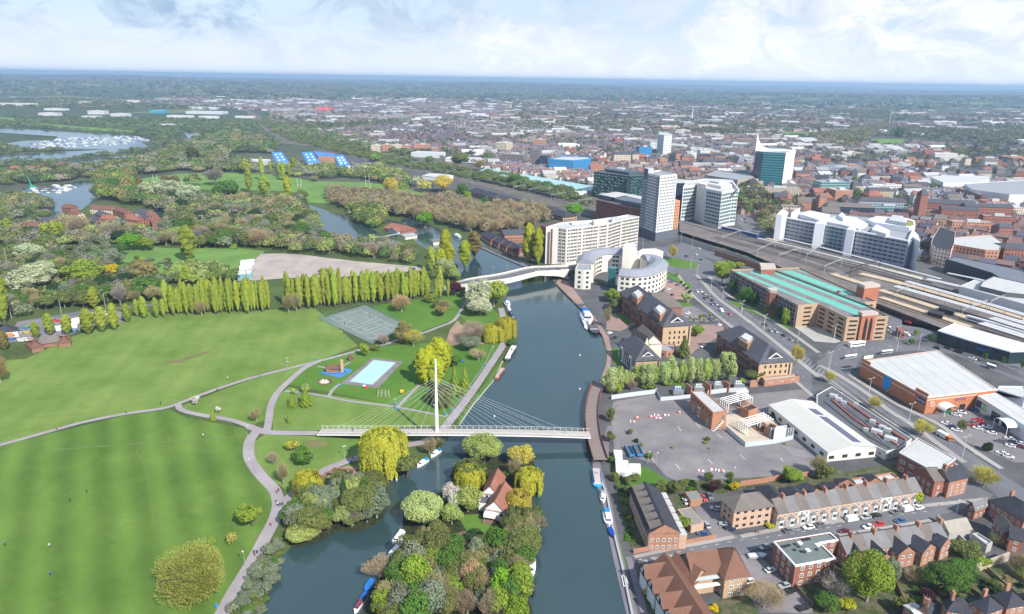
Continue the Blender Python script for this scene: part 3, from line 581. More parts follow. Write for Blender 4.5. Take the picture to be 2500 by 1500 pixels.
def T(where,group,data,fixed=False):
 ""
 out=[]
 for ln in data.strip().split('\n'):
  lab=None
  if '|' in ln:ln,lab=ln.split('|');lab=lab.strip()
  f=ln.split();top=px(f[0]+' '+f[1])[0];bx,by=f[1].split(',')[0],f[2];bt=px(f'{f[0]} {bx},{by}')[0]
  wpx=float(f[3])*REG[f[0]][2];kind,col=f[4],f[5]
  gx,gy=g1((bt[0],bt[1]-wpx*(0.16 if kind not in('poplar','conifer','tall')else 0.05)));s=mpp(gx,gy);w=wpx*s
  h=max(w*(.35 if kind=='shrub' else.72),hgt((bt[0],top[1]+wpx*0.10),pj(gx,gy)[1]))if kind!='poplar' else hgt((bt[0],top[1]),pj(gx,gy)[1])
  tree(kind,col,gx,gy,w,h,where,group,lab)
def belt(poly,where,group,mix,step,wr,hr,jit=0.45,kinds=None,lim=9999):
 P=gp(poly)if isinstance(poly,str)else poly;xs=[p[0]for p in P];ys=[p[1]for p in P];y=min(ys);r=0;n=0
 while y<max(ys):
  x=min(xs)+(step/2 if r%2 else 0)
  while x<max(xs):
   u=x+random.uniform(-jit,jit)*step;v=y+random.uniform(-jit,jit)*step
   if n<lim and inpoly((u,v),P)and not any(inpoly((u,v),q)for q in FOOT):
    k,c=random.choice(mix);f=random.uniform(0.75,1.2);tree(k,c,u,v,random.uniform(*wr)*f*(0.42 if k=='poplar' else 0.8 if k=='tall' else 1),random.uniform(*hr)*f*(1.25 if k=='poplar' else 0.35 if k=='shrub' else 1),where,group);n+=1
   x+=step
  y+=step*0.87;r+=1
T('','park trees','''V 425,915 1430 545 dome moss | large round bronze-green tree on the mown field beside the riverside path
V 875,580 812 225 small lime | small round lime green tree standing alone on the mown field
V 716,835 935 75 sparse gold | thin golden sapling between the round lime tree and the riverside path
V 560,872 945 110 small lime | lime green small tree just behind the large round leafless tree
V 1203,78 190 125 small gold | small golden tree beside the round clipped tree below the footbridge
V 1290,145 312 195 small green | round dense mid green tree on the lawn below the footbridge
V 1050,168 300 105 sparse brown | small brown twiggy tree left of the round dense green tree
V 1130,240 470 140 sparse buff | tall twiggy tree at the fork of the two paths
V 1333,335 575 230 willow yellow | yellow weeping willow beside the fork of the riverside paths
V 1945,-10 375 340 willow yellow | largest yellow weeping willow, standing in front of the footbridge
V 2125,175 410 210 small olive | olive green tree leaning over the water beside the largest willow
S 1150,805 985 120 sparse buff | twiggy tree under the footbridge on the left bank, left one of two
S 1225,800 925 130 sparse olive | twiggy tree under the footbridge on the left bank, right one of two
U 10,1225 1500 170 bare rust | bronze tree at the left edge of the park beside the lawn
U 20,1310 1400 90 small lime | lime green tree at the left edge of the park above the bronze tree
T 790,1182 1345 125 small lime | lime green tree at the corner of the playground near the wooden hut
S 18,618 712 34 conifer lime | slim lime conical tree on the lawn by the path loop
S 45,470 575 72 conifer lime | short conical lime tree beside the fenced path
S 155,425 575 95 conifer lime | broader conical lime tree beside the fenced path
S 150,378 480 85 small pale | pale green tree just behind the broader conical lime tree
S 60,418 480 45 small pale | smallest pale green tree beside the fenced path
P 478,965 992 24 small white | small white blossoming tree inside the loop of paths
P 533,990 1012 16 small white | second white blossoming tree inside the loop, near the path junction
P 626,993 1035 36 sparse buff | twiggy bush at the top of the path junction
P 521,1003 1030 16 conifer lime | thin lime sapling at the path junction
T 1155,715 910 235 bare orange | round orange-brown leafless tree behind the tennis courts
T 1170,955 1200 170 tall rust | tall bronze birch beside the tennis courts
T 1275,1030 1255 230 bare gold | golden-brown twiggy birch beside the tennis courts
T 970,1078 1235 155 sparse grey | grey twiggy tree at the near corner of the tennis courts
T 890,1185 1275 110 shrub olive | olive shrub at the near corner of the tennis courts
T 1510,745 855 105 small olive | olive green small tree on the lawn near the path to the bridge
T 1600,740 880 120 bare buff | olive-brown leafless tree on the lawn near the path to the bridge
T 1568,838 940 160 small rust | bronze bushy tree on the lawn near the path to the bridge
T 1440,728 800 125 small lime | lime green small tree in front of the end of the poplar row
T 1930,545 860 260 tall silver | tallest silvery tree at the park end of the road bridge
T 1850,715 840 190 broad silver | silvery spreading tree left of the tallest silvery tree
T 1945,790 955 250 broad silver | silvery spreading tree drooping over the path
T 2085,545 860 275 broad pop | big yellow-green round tree beside the road bridge
T 1870,940 1240 320 bare brown | biggest round brown leafless tree beside the riverside path
T 1850,1120 1300 210 broad sage | grey-green tree in front of the biggest brown tree
T 1930,1235 1400 190 sparse orange | orange-brown twiggy tree by the riverside fence
T 2065,1000 1200 225 willow yellow | yellow weeping willow by the riverside path, left of a pair
T 2205,918 1170 205 willow yellow | yellow weeping willow by the riverside path, right of a pair
T 2265,1135 1225 115 shrub green | green shrub on the bank below the pair of willows
T 1700,570 730 130 broad purple | dark purple tree beside the bridge approach
T 1770,620 740 90 shrub dark | dark green shrub beside the bridge abutment
T 1590,330 560 190 broad willow | soft pale green tree among the tall poplars by the weir
T 1690,440 580 150 broad pale | pale green tree right of the tall poplars
T 1465,455 560 80 broad green | green tree at the foot of the tall poplars
T 1890,90 330 130 poplar rust | bronze upright tree on the point beside the river
T 372,432 520 90 broad green | round green tree showing over the poplar row''')
T('beside the paddling pool','poplar clump by the pool','''S 1090,130 405 95 poplar popb
S 1150,105 355 115 poplar popb
S 1222,45 335 140 poplar popb
S 1272,68 305 100 poplar popb
S 1120,180 418 100 poplar popb
S 1200,200 428 115 poplar popb''')
T('between the pool and the riverside path','playground trees','''S 1350,255 490 115 conifer lime
S 1432,258 440 105 conifer lime
S 1350,155 265 130 small green
S 1240,400 590 190 willow olive
S 1400,420 500 100 small lime
S 1290,130 200 80 small green''')
def poprow(a,b,n,tops,w,where,group,col='pop'):
 A,B=px(a)[0],px(b)[0];t0,t1=px(tops)
 for i in range(n):
  u=i/(n-1);x=A[0]+(B[0]-A[0])*u+random.uniform(-1.8,1.8);yb=A[1]+(B[1]-A[1])*u+random.uniform(-3,4);yt=t0[1]+(t1[1]-t0[1])*u+random.uniform(-3,7)
  gx,gy=g1((x,yb));h=hgt((x,yt),yb)*random.uniform(.74,1.08);tree('poplar',col,gx,gy,w*mpp(gx,gy)*random.uniform(0.72,1.3),h,where,group)
wt='in the long row behind the big lawn'
poprow('U 1545,885','U 2010,860',20,'U 1545,598 2010,582',12.5,wt,'long row of poplars')
poprow('U 2060,868','U 2320,850',10,'U 2060,582 2320,575',12.5,wt,'long row of poplars')
poprow('T 10,830','T 285,830',10,'T 10,530 285,510',12.5,wt,'long row of poplars')
poprow('T 320,822','T 545,812',9,'T 320,490 545,490',13,wt,'long row of poplars')
poprow('T 600,800','T 830,780',8,'T 600,475 830,480',13,wt,'long row of poplars')
poprow('T 870,775','T 1210,745',13,'T 870,475 1210,465',13,wt,'long row of poplars')
poprow('T 1250,745','T 1420,725',7,'T 1250,460 1420,450',13,wt,'long row of poplars')
poprow('T 620,760','T 1400,690',16,'T 620,490 1400,450',12,wt,'long row of poplars')
poprow('U 1560,850','U 2300,820',15,'U 1560,600 2300,575',12,wt,'long row of poplars')
T('along the depot road at the left end of the lawn','poplars along the depot','''U 1450,608 885 58 poplar pop
U 1500,648 895 62 poplar pop
U 1415,758 905 42 poplar pop
U 1355,748 912 46 poplar pop
U 1247,738 918 56 poplar pop
U 1187,758 902 44 poplar pop
U 1100,798 948 68 poplar pop
U 992,802 1020 78 poplar pop
U 887,828 1035 80 poplar pop
U 768,848 1055 105 poplar pop
U 588,892 1058 85 poplar pop
U 437,885 1065 78 poplar pop
U 317,953 1090 68 poplar pop
U 45,1030 1192 68 poplar rust''')
T('by the weir and the upper river','tall poplars by the weir','''T 1600,78 410 110 poplar popb
T 1562,255 450 75 poplar popb
T 1640,200 430 100 poplar popb
T 1455,235 470 78 poplar pop
T 1532,258 450 60 poplar popb
T 1792,180 440 115 poplar popb
T 1545,440 745 70 poplar pop
T 1506,560 750 36 poplar pop
T 1625,560 725 36 poplar pop
E 200,1008 1450 150 poplar popb
E 312,1060 1480 115 poplar popb
E 175,1165 1460 165 sparse grey''')
T('standing alone among the woods on the left','scattered poplars in the woods','''U 820,658 835 82 poplar pop
U 1632,135 425 130 poplar pop
U 1620,468 610 66 poplar pop
U 42,512 960 115 poplar pop
A 1170,895 992 68 poplar olive
A 1585,960 1092 26 poplar pop
A 1507,1020 1165 42 poplar pop
A 1600,1078 1195 60 poplar pop
A 1685,985 1072 27 poplar pop
A 1711,985 1092 27 poplar pop
A 1775,960 1032 27 poplar pop
A 1740,1073 1200 42 poplar popb
A 1635,980 1052 22 poplar pop
A 1746,1000 1072 22 poplar pop
A 810,1078 1168 32 poplar pop
A 852,1078 1165 40 poplar rust
A 1000,1063 1125 50 poplar rust
A 1060,1068 1132 50 poplar rust
A 55,1328 1425 56 poplar pop
A 285,1358 1455 62 poplar pop
A 338,1343 1460 48 poplar pop
A 380,1348 1445 36 poplar pop
A 1135,1378 1490 66 poplar pop''')
T('','landmark trees','''A 1490,962 1065 62 broad popb | bright yellow-green round tree in front of the blue-roofed flats
B 672,915 1085 122 tall gold | tallest golden tree at the edge of the far meadow
B 765,968 1082 100 broad lime | lime green tree beside the tallest golden tree
B 950,955 1065 115 broad gold | left one of two golden trees by the far cemetery corner
B 1097,918 1075 142 broad gold | right one of two golden trees by the far cemetery corner
B 1148,1040 1112 82 willow yellow | yellow willow at the foot of the right golden tree
B 890,918 1025 95 broad silver | silvery tree left of the two golden trees
B 950,1198 1365 145 broad vivid | vivid green round tree among the boathouses on the lock island
B 555,848 965 112 broad pop | yellow-green tree at the top edge of the far meadow
B 290,850 952 115 broad green | mid green tree at the top edge of the far meadow
B 550,755 822 82 broad vivid | vivid green tree beside the railway behind the far meadow
B 62,925 978 66 small buff | olive-brown bush in the far meadow
B 1245,978 1125 92 broad green | mid green tree right of the golden trees
B 1290,1040 1125 72 tall lime | lime green upright tree right of the golden trees
B 1432,1090 1195 62 tall green | mid green upright tree by the bowling green hut
B 1360,695 742 34 poplar lime | lime green pointed tree in front of the white sheds
B 2145,1198 1285 155 broad vivid | vivid green tree behind the long white slab office
B 985,775 832 72 broad green | round green tree beside the railway sheds
B 1640,1190 1300 10 small green | tiny green tree by the brown belt
A 930,1118 1225 145 broad silver | left one of three silvery trees by the far meadow
A 1040,1113 1225 155 broad silver | middle one of three silvery trees by the far meadow
A 1142,1123 1235 135 broad silver | right one of three silvery trees by the far meadow
A 1370,1118 1245 172 broad green | dense mid green tree in front of the far meadow
A 1820,1140 1230 90 broad olive | olive tree at the corner of the far meadow by the weir pool
A 1300,1060 1140 140 bare grey | grey leafless trees in the middle of the far meadow
A 1170,1050 1135 85 broad olive | olive tree in the middle of the far meadow
U 85,290 560 10 small silver | small silvery tree in the left woods
U 265,298 480 235 broad silver | silvery tree high in the left woods
U 345,465 700 300 broad silver | large silvery tree in the left woods, upper of two
U 270,555 790 340 broad silver | largest silvery tree in the left woods, lower of two
U 440,408 540 160 broad vivid | vivid green tree behind the large silvery trees
U 1130,192 360 210 broad vivid | vivid green tree on the rough grass, left of a pair
U 1260,240 350 150 broad lime | lime green tree on the rough grass, right of a pair
U 1030,270 400 150 broad green | green tree in front of the vivid green pair
U 980,375 490 200 broad sage | grey-green round shrubby tree on the rough grass
U 735,360 480 130 bare grey | grey leafless tree on the rough grass
U 1210,385 425 60 shrub gorse | bright yellow gorse bush on the rough grass
U 2020,262 320 80 shrub lime | lime green bush by the footpath above the gravel lot
U 730,470 700 320 broad lime | big lime green tree left of the golden shrubs
U 960,495 600 170 broad gorse | bright yellow tree in the middle of the left woods
U 1240,520 640 260 broad rust | bronze spreading tree in the middle of the left woods
U 1290,580 765 240 broad green | green tree beside the road behind the lawn
U 1040,600 820 160 bare grey | tall grey leafless tree beside the road behind the lawn
U 690,22 240 240 bare brown | brown leafless tree in front of the red-roofed houses, left
U 960,75 250 190 bare brown | brown leafless tree in front of the red-roofed houses, right
U 2240,140 330 220 bare orange | orange-brown round tree at the entrance of the gravel lot
U 1740,750 905 120 bare buff | olive-brown leafless tree in front of the poplar row
U 1860,440 540 130 broad pale | pale tree behind the left poplars
U 1640,455 510 100 small white | white blossoming tree behind the left poplars
T 20,680 905 130 bare buff | olive-brown tree before the poplar row, left of a pair
T 100,680 890 130 bare buff | olive-brown tree before the poplar row, right of a pair''')
mixw=[('broad','olive'),('broad','green'),('bare','buff'),('bare','brown'),('broad','sage'),('broad','olive'),('bare','grey'),('bare','buff'),('broad','dark'),('broad','pale')]
mixg=[('broad','green'),('broad','olive'),('broad','green'),('broad','dark'),('bare','buff'),('broad','sage'),('broad','olive'),('bare','grey')]
belt("V 1180,740 1190,900 1280,925 1400,890 1560,790 1740,800 1880,710 1950,600 1930,500 1800,450 1560,480 1440,550 1260,590 1190,680",'on the wooded islet in the backwater','islet trees',[('broad','sage'),('broad','olive'),('broad','olive'),('broad','green'),('broad','sage'),('broad','pale')],4.6,(6,9),(5.5,8.5))
T('on the wooded islet in the backwater','islet trees','''V 1760,445 760 300 broad olive
V 1880,480 750 260 broad sage
V 1330,640 830 230 broad olive
V 1260,760 940 200 broad pale
V 1620,380 620 110 conifer dark
V 1690,600 800 220 bare grey''')
belt("V 1150,800 1110,900 1100,980 1120,1010 1100,1120 1020,1290 950,1500 690,1500 810,1290 930,1090 1080,870",'on the reedy left bank of the backwater','bank scrub',[('shrub','sage'),('shrub','olive'),('broad','sage'),('shrub','green')],2.5,(3,5),(2.4,4))
belt("V 1450,345 1560,320 1880,340 1880,390 1500,400 1450,440",'along the inlet below the footbridge','inlet scrub',[('shrub','dark'),('shrub','olive')],2.4,(1.8,2.8),(1.6,2.4))
T('on the big river island','island trees','''S 1590,865 1065 310 broad pale
S 1475,1040 1225 245 willow olive
S 1890,880 1070 215 broad gold
S 1840,950 1190 170 sparse buff
S 1950,1065 1290 195 willow yellow
S 1760,1080 1180 90 small green
Q 650,-60 235 330 willow yellow
Q 630,160 490 300 broad pale
Q 1165,235 490 310 willow gold
Q 1150,400 700 280 willow olive
Q 1395,480 690 230 sparse brown
Q 1180,640 870 170 sparse grey
Q 1290,670 930 270 broad olive
Q 160,215 640 400 broad willow
Q 60,330 560 200 broad willow
Q 450,125 410 200 broad white
Q 490,235 490 160 broad white
Q 455,365 610 210 broad pale
Q 310,540 770 200 broad olive
Q 172,600 870 165 bare orange
Q 700,690 835 230 broad dark
Q 560,640 785 150 sparse brown
Q 1090,670 770 120 conifer dark
Q 50,985 1210 220 broad lime
Q 130,865 1020 260 broad green
Q 600,860 1010 150 broad lime
Q 1010,1075 1500 370 broad vivid
Q 690,985 1410 330 bare orange
Q 150,1235 1500 330 bare brown
Q 430,1265 1500 290 bare brown
Q 1100,955 1200 220 sparse grey
Q 930,715 970 210 sparse buff
Q 550,790 960 220 broad olive
Q 770,850 1020 200 broad green
Q 330,830 1040 200 bare grey
Q 880,1000 1200 160 broad green
Q 330,1020 1300 260 bare grey
Q 1150,1180 1500 160 broad olive
V 1900,1058 1240 260 bare brown
V 1990,1220 1500 310 bare buff
V 2160,1055 1260 205 broad lime
V 2250,975 1110 230 broad green
V 2270,1285 1500 210 bare brown
V 2280,780 990 110 tall orange
V 2400,900 1100 180 broad dark
V 2420,1150 1400 200 bare brown''')
belt("Q 20,800 200,850 900,850 1150,960 1180,1200 1250,1560 1300,1700 -330,1700 -230,1400 -120,1180 40,980",'in the undergrowth of the big river island','island undergrowth',[('broad','green'),('broad','olive'),('bare','brown'),('broad','lime'),('bare','buff'),('broad','sage')],4.8,(6.5,10),(7,12))
belt("B 180,1075 350,1080 620,1110 900,1150 1100,1130 1440,1215 1640,1190 1900,1230 1930,1300 1700,1370 1400,1400 1000,1300 600,1240 330,1205 180,1150",'in the brown belt along the far towpath','leafless belt by the upper river',[('bare','brown'),('bare','brown'),('bare','orange'),('bare','buff')],9.5,(11,14),(12,15))
belt("B 360,1180 600,1190 620,1330 560,1360 470,1340 370,1280",'on the weir point of the lock island','weir point trees',[('broad','olive'),('broad','pop'),('broad','green')],7.5,(8,11),(9,12))
belt("A 1010,1310 1200,1250 1500,1225 1750,1250 1860,1310 1940,1410 1860,1500 960,1500 960,1400",'in the wood between the weir pool and the gravel lot','wood by the weir pool',mixw,12,(12,17),(10,14))
belt("U 1500,300 1700,270 2473,280 2473,330 2150,310 1700,292",'along the footpath behind the gravel lot','trees behind the gravel lot',mixw,9,(8,11),(8,11))
belt("T 150,200 500,180 1000,230 1250,330 1330,380 1300,410 1000,360 500,310 0,290 0,230",'along the waterside behind the gravel lot','waterside trees',[('bare','brown'),('broad','green'),('broad','pale'),('bare','buff'),('sparse','grey'),('broad','olive')],8.5,(7,11),(9,13))
belt("U -20,190 200,215 380,260 430,340 560,420 560,560 700,620 850,700 560,840 350,850 130,920 -20,930 -20,600 60,400",'in the deep wood at the far left','left wood',mixg,10.5,(10,15),(8,12))
belt("U 560,480 900,500 1080,560 1420,620 1430,770 1000,800 860,800 560,840 600,700",'in the wood behind the depot road','wood behind the depot road',mixg,9.5,(9,14),(8,12))
belt("U 1430,580 1650,480 2030,545 2060,600 1540,620",'behind the left part of the poplar row','trees behind the poplars',[('broad','lime'),('broad','green'),('broad','pale')],8,(8,11),(7,9))
belt("U 400,280 650,330 900,290 1000,420 800,470 620,470 450,400",'scattered on the rough grass','rough grass shrubs',[('shrub','sage'),('shrub','olive'),('broad','sage')],11,(6,10),(8,13))
belt("U 1050,400 1500,420 1600,480 1450,540 1100,530",'scattered on the rough grass by the woods','rough grass shrubs',[('shrub','olive'),('shrub','green'),('shrub','sage')],10,(5,8),(7,11))
belt("U -20,60 60,100 170,190 560,240 860,200 1050,190 1300,170 1400,320 900,270 650,300 400,260 -20,190",'in the trees before the red-roofed houses','trees before the red-roofed houses',mixw,11,(10,14),(8,12))
belt("A 590,1060 780,1050 800,1150 870,1200 1000,1240 900,1250 700,1230 590,1225",'at the left end of the far meadow','trees left of the far meadow',[('broad','rust'),('broad','lime'),('broad','olive'),('broad','green')],15,(14,20),(11,15))
belt("A 860,1215 1200,1235 1500,1215 1800,1215 1850,1270 1500,1240 1200,1265 1000,1290 880,1250",'along the near edge of the far meadow','trees along the far meadow',mixw,13,(12,17),(10,13))
belt("A -20,1190 140,1190 260,1215 300,1260 290,1330 100,1345 -20,1340",'on the left bank of the marina cut','marina cut trees',mixg,15,(12,16),(8,10))
belt("A -20,1350 400,1340 560,1360 900,1400 900,1484 -20,1484",'in the trees below the red-roofed houses','trees below the red-roofed houses',mixw,14,(11,15),(7,9))
belt("A 600,1010 1090,905 1200,840 1400,800 1620,850 1640,930 1380,920 1350,960 1500,990 1560,1040 1100,1040 830,1060 620,1045",'in the long wood behind the far meadow','wood behind the far meadow',mixg,20,(17,24),(9,12))
belt("A 250,1040 600,1010 620,1060 570,1085 480,1090 250,1115 -20,1120 -20,1060",'around the upper marina','upper marina trees',mixg,20,(16,22),(8,11))
belt("A 1880,1060 2020,1075 2250,1060 2473,1090 2473,1130 2330,1110 2200,1082 1900,1082",'at the far edge of the far meadow','far meadow edge trees',[('broad','olive'),('broad','green'),('bare','brown'),('broad','pale')],14,(13,18),(10,13))
belt("T 2000,60 2100,120 2330,260 2400,380 2500,430 2600,500 2500,300 2300,150",'beside the terraced flats on the upper towpath','upper towpath shrubs',[('shrub','olive'),('shrub','buff')],8,(3,5),(5,8))
T('in the pale row between the brick offices and the yard','pale willows by the yard','''I 60,1068 1400 225 tall willow
I 190,1080 1360 160 tall pale
I 285,1105 1310 120 tall willow
I 385,1038 1300 165 tall pale
I 480,1028 1330 185 tall willow
I 570,1010 1290 150 tall pale
I 690,968 1300 175 tall willow
I 780,958 1300 175 tall willow
I 900,958 1290 155 tall pale
I 1010,950 1280 155 tall willow
I 1100,948 1270 165 tall willow
I 1190,938 1280 135 tall pale
I 1300,940 1250 145 tall willow
I 1450,868 1255 265 tall willow
I 100,1200 1420 150 shrub lime
I 500,1240 1340 200 shrub lime
I 750,1230 1310 160 shrub lime''')
T('','right bank trees','''I 305,1210 1380 125 bare brown | brown leafless tree in the pale willow row
I 930,700 965 195 conifer olive | tall dark conical tree between two brick offices
I 1090,558 725 175 broad lime | lime green tree right of the central brick office
I 965,163 320 150 small willow | soft pale green bush by the office car park
I 1785,1090 1265 195 broad olive | olive tree at the near end of the right brick office
I 1650,1210 1265 110 shrub lime | lime shrub beside the transformer bays
I 2295,795 1075 185 bare gold | golden-brown pollarded street tree at the end of the right brick office
L 120,368 545 135 bare gold | golden-brown street tree beside the low pipe-covered roof
L 655,668 872 180 bare gold | golden-brown street tree on the pavement across from the blue shop panel
L 1240,955 1210 265 bare gold | large golden-brown street tree beside the white van
O 2045,-65 205 270 bare gold | large golden-brown street tree at the road corner by the corner house
L 1710,968 1115 155 small olive | olive green tree among the parked cars at the shops
H 570,945 1135 135 small sage | grey-green bush beside the bridge abutment on the right bank
H 1150,1290 1460 185 small lime | lime green tree before the curved office
H 1250,1260 1460 150 small olive | olive green tree before the curved office
H 1015,1118 1235 105 small dark | dark green tree in the courtyard of the curved office
H 2110,600 860 165 bare gold | golden-brown leafless tree on the roundabout
H 2180,1010 1095 66 small lime | small lime green tree in the verge by the roundabout
I 80,120 330 190 broad lime | lime green tree at the left corner of the central brick office
I 120,230 430 200 broad olive | olive tree at the left corner of the central brick office
I 5,330 610 110 bare buff | olive-brown leafless tree on the riverside walk
J 60,105 415 220 broad lime | lime green tree beside the car park end wall, front
J 30,85 300 180 broad pop | yellow-green tree beside the car park end wall, left
J 130,80 290 160 broad lime | lime green tree beside the car park end wall, middle
J 275,88 200 120 small pop | yellow-green tree beside the car park end wall, right
M 295,325 490 110 small olive | olive tree on the yard side of the boardwalk, upper
M 290,550 700 120 small olive | olive tree on the yard side of the boardwalk, lower
M 315,820 920 90 small green | green tree beside the grey cabins
M 505,540 610 66 shrub olive | shrub growing through the yard, upper left
M 565,640 700 60 shrub dark | shrub growing through the yard, middle left
M 615,690 745 60 shrub olive | shrub growing through the yard by the blue trailers
M 700,775 855 85 shrub olive | shrub growing through the yard, right of the blue trailers
M 1305,618 675 70 shrub olive | shrub at the foot of the brick substation, upper
M 1285,665 705 50 shrub lime | shrub at the foot of the brick substation, middle
M 1325,732 758 40 shrub lime | shrub at the foot of the brick substation, lower
M 940,720 752 50 shrub lime | small shrub in the middle of the yard
M 1990,380 450 90 shrub dark | dark shrub at the corner of the white warehouse
M 2450,800 1060 170 bare buff | olive-brown tree at the corner of the yard by the warehouse
M 2110,690 715 45 shrub lime | lime shrub at the foot of the steel fence
N 813,460 640 165 small lime | round lime green tree behind the flat-roofed garage
N 1332,100 225 115 small gorse | bright yellow tree behind the gardens
N 1128,95 250 180 bare purple | reddish-brown twiggy tree behind the gardens
N 1930,18 165 205 broad lime | olive-lime tree behind the terrace
N 1640,1290 1500 440 bare orange | broad orange-brown tree in the near garden
N 825,678 725 66 shrub lime | lime shrub by the low brick wall
N 1712,538 605 100 shrub popb | clipped yellow-green hedge bush beside the flats
N 1125,1395 1462 115 shrub gorse | yellow clipped bush in the near garden
N 370,1150 1200 66 shrub gorse | yellow shrub beside the towpath, upper
N 400,1215 1290 66 shrub gorse | yellow shrub beside the towpath, lower
N 240,465 510 60 shrub gorse | yellow shrub in a back garden beside the towpath
N 560,130 250 160 small olive | olive tree behind the terrace by the lawn
O 830,850 1440 500 broad lime | biggest lime green tree among the back gardens
O 1062,878 1190 185 tall sage | grey-green birch beside the biggest lime tree
O 480,1055 1410 340 sparse grey | pale leafless tree left of the biggest lime tree
O 630,1378 1500 210 small popb | yellow-green bush at the foot of the pale leafless tree
O 400,1345 1500 260 broad green | green tree at the bottom beside the car park hedge
O 1655,990 1350 410 broad green | large oval green tree in the back gardens
O 1800,905 1140 270 broad green | green tree above the large oval green tree
O 1860,785 945 255 broad olive | olive tree by the long stone wall
O 2030,905 1035 175 small lime | lime green ivy tree on the corner of the stone wall
O 1310,1060 1210 255 sparse orange | orange-brown scrub tree behind the brick houses
O 1350,195 365 115 small popb | yellow-green tree at the end of the terrace
O 1450,1240 1410 210 bare purple | reddish twiggy tree in the back gardens
O 2190,635 805 210 sparse buff | leafless tree beside the stone shed
O 2390,840 1110 270 sparse buff | leafless tree at the right edge of the gardens
O 1180,1315 1500 170 small olive | olive tree beside the blue trampoline
O 1800,1330 1450 170 small green | green bush before the bottom houses
O 45,15 150 210 small lime | lime tree behind the terrace, left
O 370,-35 125 240 small olive | pale olive tree behind the terrace
L 2035,1240 1370 130 shrub dark | dark shrub in the shop car park bed''')
T('along the shaded side of the multi-storey car park','car park side trees','''I 1530,5 185 105 tall green
I 1640,88 300 110 tall green
I 1715,115 320 110 tall green
I 1785,148 340 100 tall green
I 1980,238 440 120 tall green
I 2078,318 500 130 tall green
I 2160,368 570 115 tall lime''')
T('planted in the station forecourt','station forecourt trees','''K 1165,908 1005 62 small lime
K 1105,1008 1115 72 small green
K 1345,948 1085 74 small green
K 1995,1180 1310 64 small green
K 2210,1228 1365 66 small green
K 2440,1278 1405 60 small green''')
T('in the office car park planting','office car park saplings','''I 1008,450 510 34 small lime
I 1052,475 545 40 small lime
I 1132,430 515 44 small lime
I 1182,468 545 40 small lime
I 1250,410 490 44 small lime
I 1300,455 530 40 small lime
I 905,20 70 40 small dark
I 945,55 110 40 small dark
I 975,90 150 44 small dark
I 1010,130 200 60 small dark''')
belt("N 90,100 280,60 370,60 300,160 250,330 150,330",'on the garden side of the towpath','towpath garden scrub',[('shrub','olive'),('small','olive')],4,(3,5),(3,4.5))
belt("N 640,130 830,110 1050,90 1300,60 1400,130 1250,200 950,230 700,260 600,230",'in the scrub between yard and gardens','garden back scrub',[('shrub','olive'),('shrub','green'),('small','olive'),('shrub','dark')],4.2,(3.5,5),(3.5,5))
belt("N 190,400 260,470 300,800 260,860 200,650 160,450",'in the riverside gardens of the terrace','terrace garden shrubs',[('shrub','green'),('shrub','olive')],3.5,(2,3),(2,3))
belt("N 340,1060 520,1060 560,1300 600,1480 420,1480 380,1300",'in the garden between towpath and gabled flats','flats garden shrubs',[('shrub','olive'),('shrub','dark'),('shrub','green')],3.6,(2.5,4),(2.5,4))
belt("O 1100,1080 1550,960 1800,1200 1900,1330 1850,1484 1300,1484 1150,1300",'in the shaded back gardens','back garden shrubs',[('shrub','dark'),('shrub','green'),('shrub','olive'),('shrub','rust')],5.2,(2.5,4.5),(2.5,4.5))
belt("O 1900,1050 2473,1050 2473,1250 2100,1300 1950,1250",'in the gardens at the right edge','right edge garden shrubs',[('shrub','dark'),('shrub','green'),('shrub','buff'),('small','olive')],5.0,(3,5),(3,4.5))
belt("F 300,60 480,40 560,110 560,180 700,260 860,330 960,270 700,360 700,460 560,470 520,440 450,380 330,360 250,350 250,200",'in the park between glass office and ruined abbey','inner park trees',[('broad','olive'),('broad','green'),('broad','purple'),('bare','buff'),('broad','dark')],10,(9,14),(9,13))
belt("F 500,480 650,430 710,520 640,590 520,600",'beside the railway by the ring road','ring road trees',[('broad','olive'),('bare','buff')],9,(8,11),(7,9))
belt("F -20,750 200,840 540,930 500,960 260,880 -20,800",'on the railway embankment behind the car park','embankment shrubs',[('shrub','dark'),('shrub','green')],4.5,(4,5.5),(4,5.5))
T('beside the dark green glass office','embankment trees','''E 40,400 530 180 broad green
E 320,450 570 90 broad olive
E 420,480 600 150 broad green
E 590,520 640 150 broad olive
E 690,570 660 90 broad green
F 1130,105 270 170 broad purple
F 1455,70 160 100 broad purple
F 1700,60 210 120 broad green
F 2250,1 10 20 small green
D 1370,1220 1340 120 broad green
D 960,540 690 110 tall green
B 1230,790 880 150 broad olive
B 1390,810 900 120 bare rust
B 1460,745 820 90 broad green''')
belt("Q 1080,560 1400,560 1400,860 1330,930 1220,960 1240,1160 1080,1200 1000,900",'along the right edge of the big river island','island right edge trees',[('broad','olive'),('bare','buff'),('broad','green')],4.8,(6,9),(6,9))
belt("W 640,282 700,318 900,365 1200,428 1430,485 1420,500 1200,448 880,385 700,340 630,300",'beside the western railway','western railway scrub',[('shrub','olive'),('broad','olive'),('broad','green'),('shrub','dark')],11,(6,11),(5,8))
belt("A 1650,1000 1900,985 2120,1010 2300,1000 2473,1060 2473,1095 2250,1070 2000,1060 1700,1070",'in front of the blue-roofed flats','trees before the blue-roofed flats',[('broad','olive'),('broad','pale'),('bare','grey')],15,(12,15),(6,9))
belt("A 1650,760 1900,800 2150,850 2473,920 2473,950 2100,880 1850,830 1650,800",'beyond the western railway','trees beyond the western railway',[('broad','green'),('broad','olive'),('bare','grey')],17,(14,20),(9,13))
belt("B 1440,900 1700,960 2000,1030 2200,1080 2150,1110 1900,1060 1600,990 1400,930",'between the dark train and the teal-roofed shed','railway side trees',[('broad','olive'),('broad','green')],9,(8,12),(6,10))
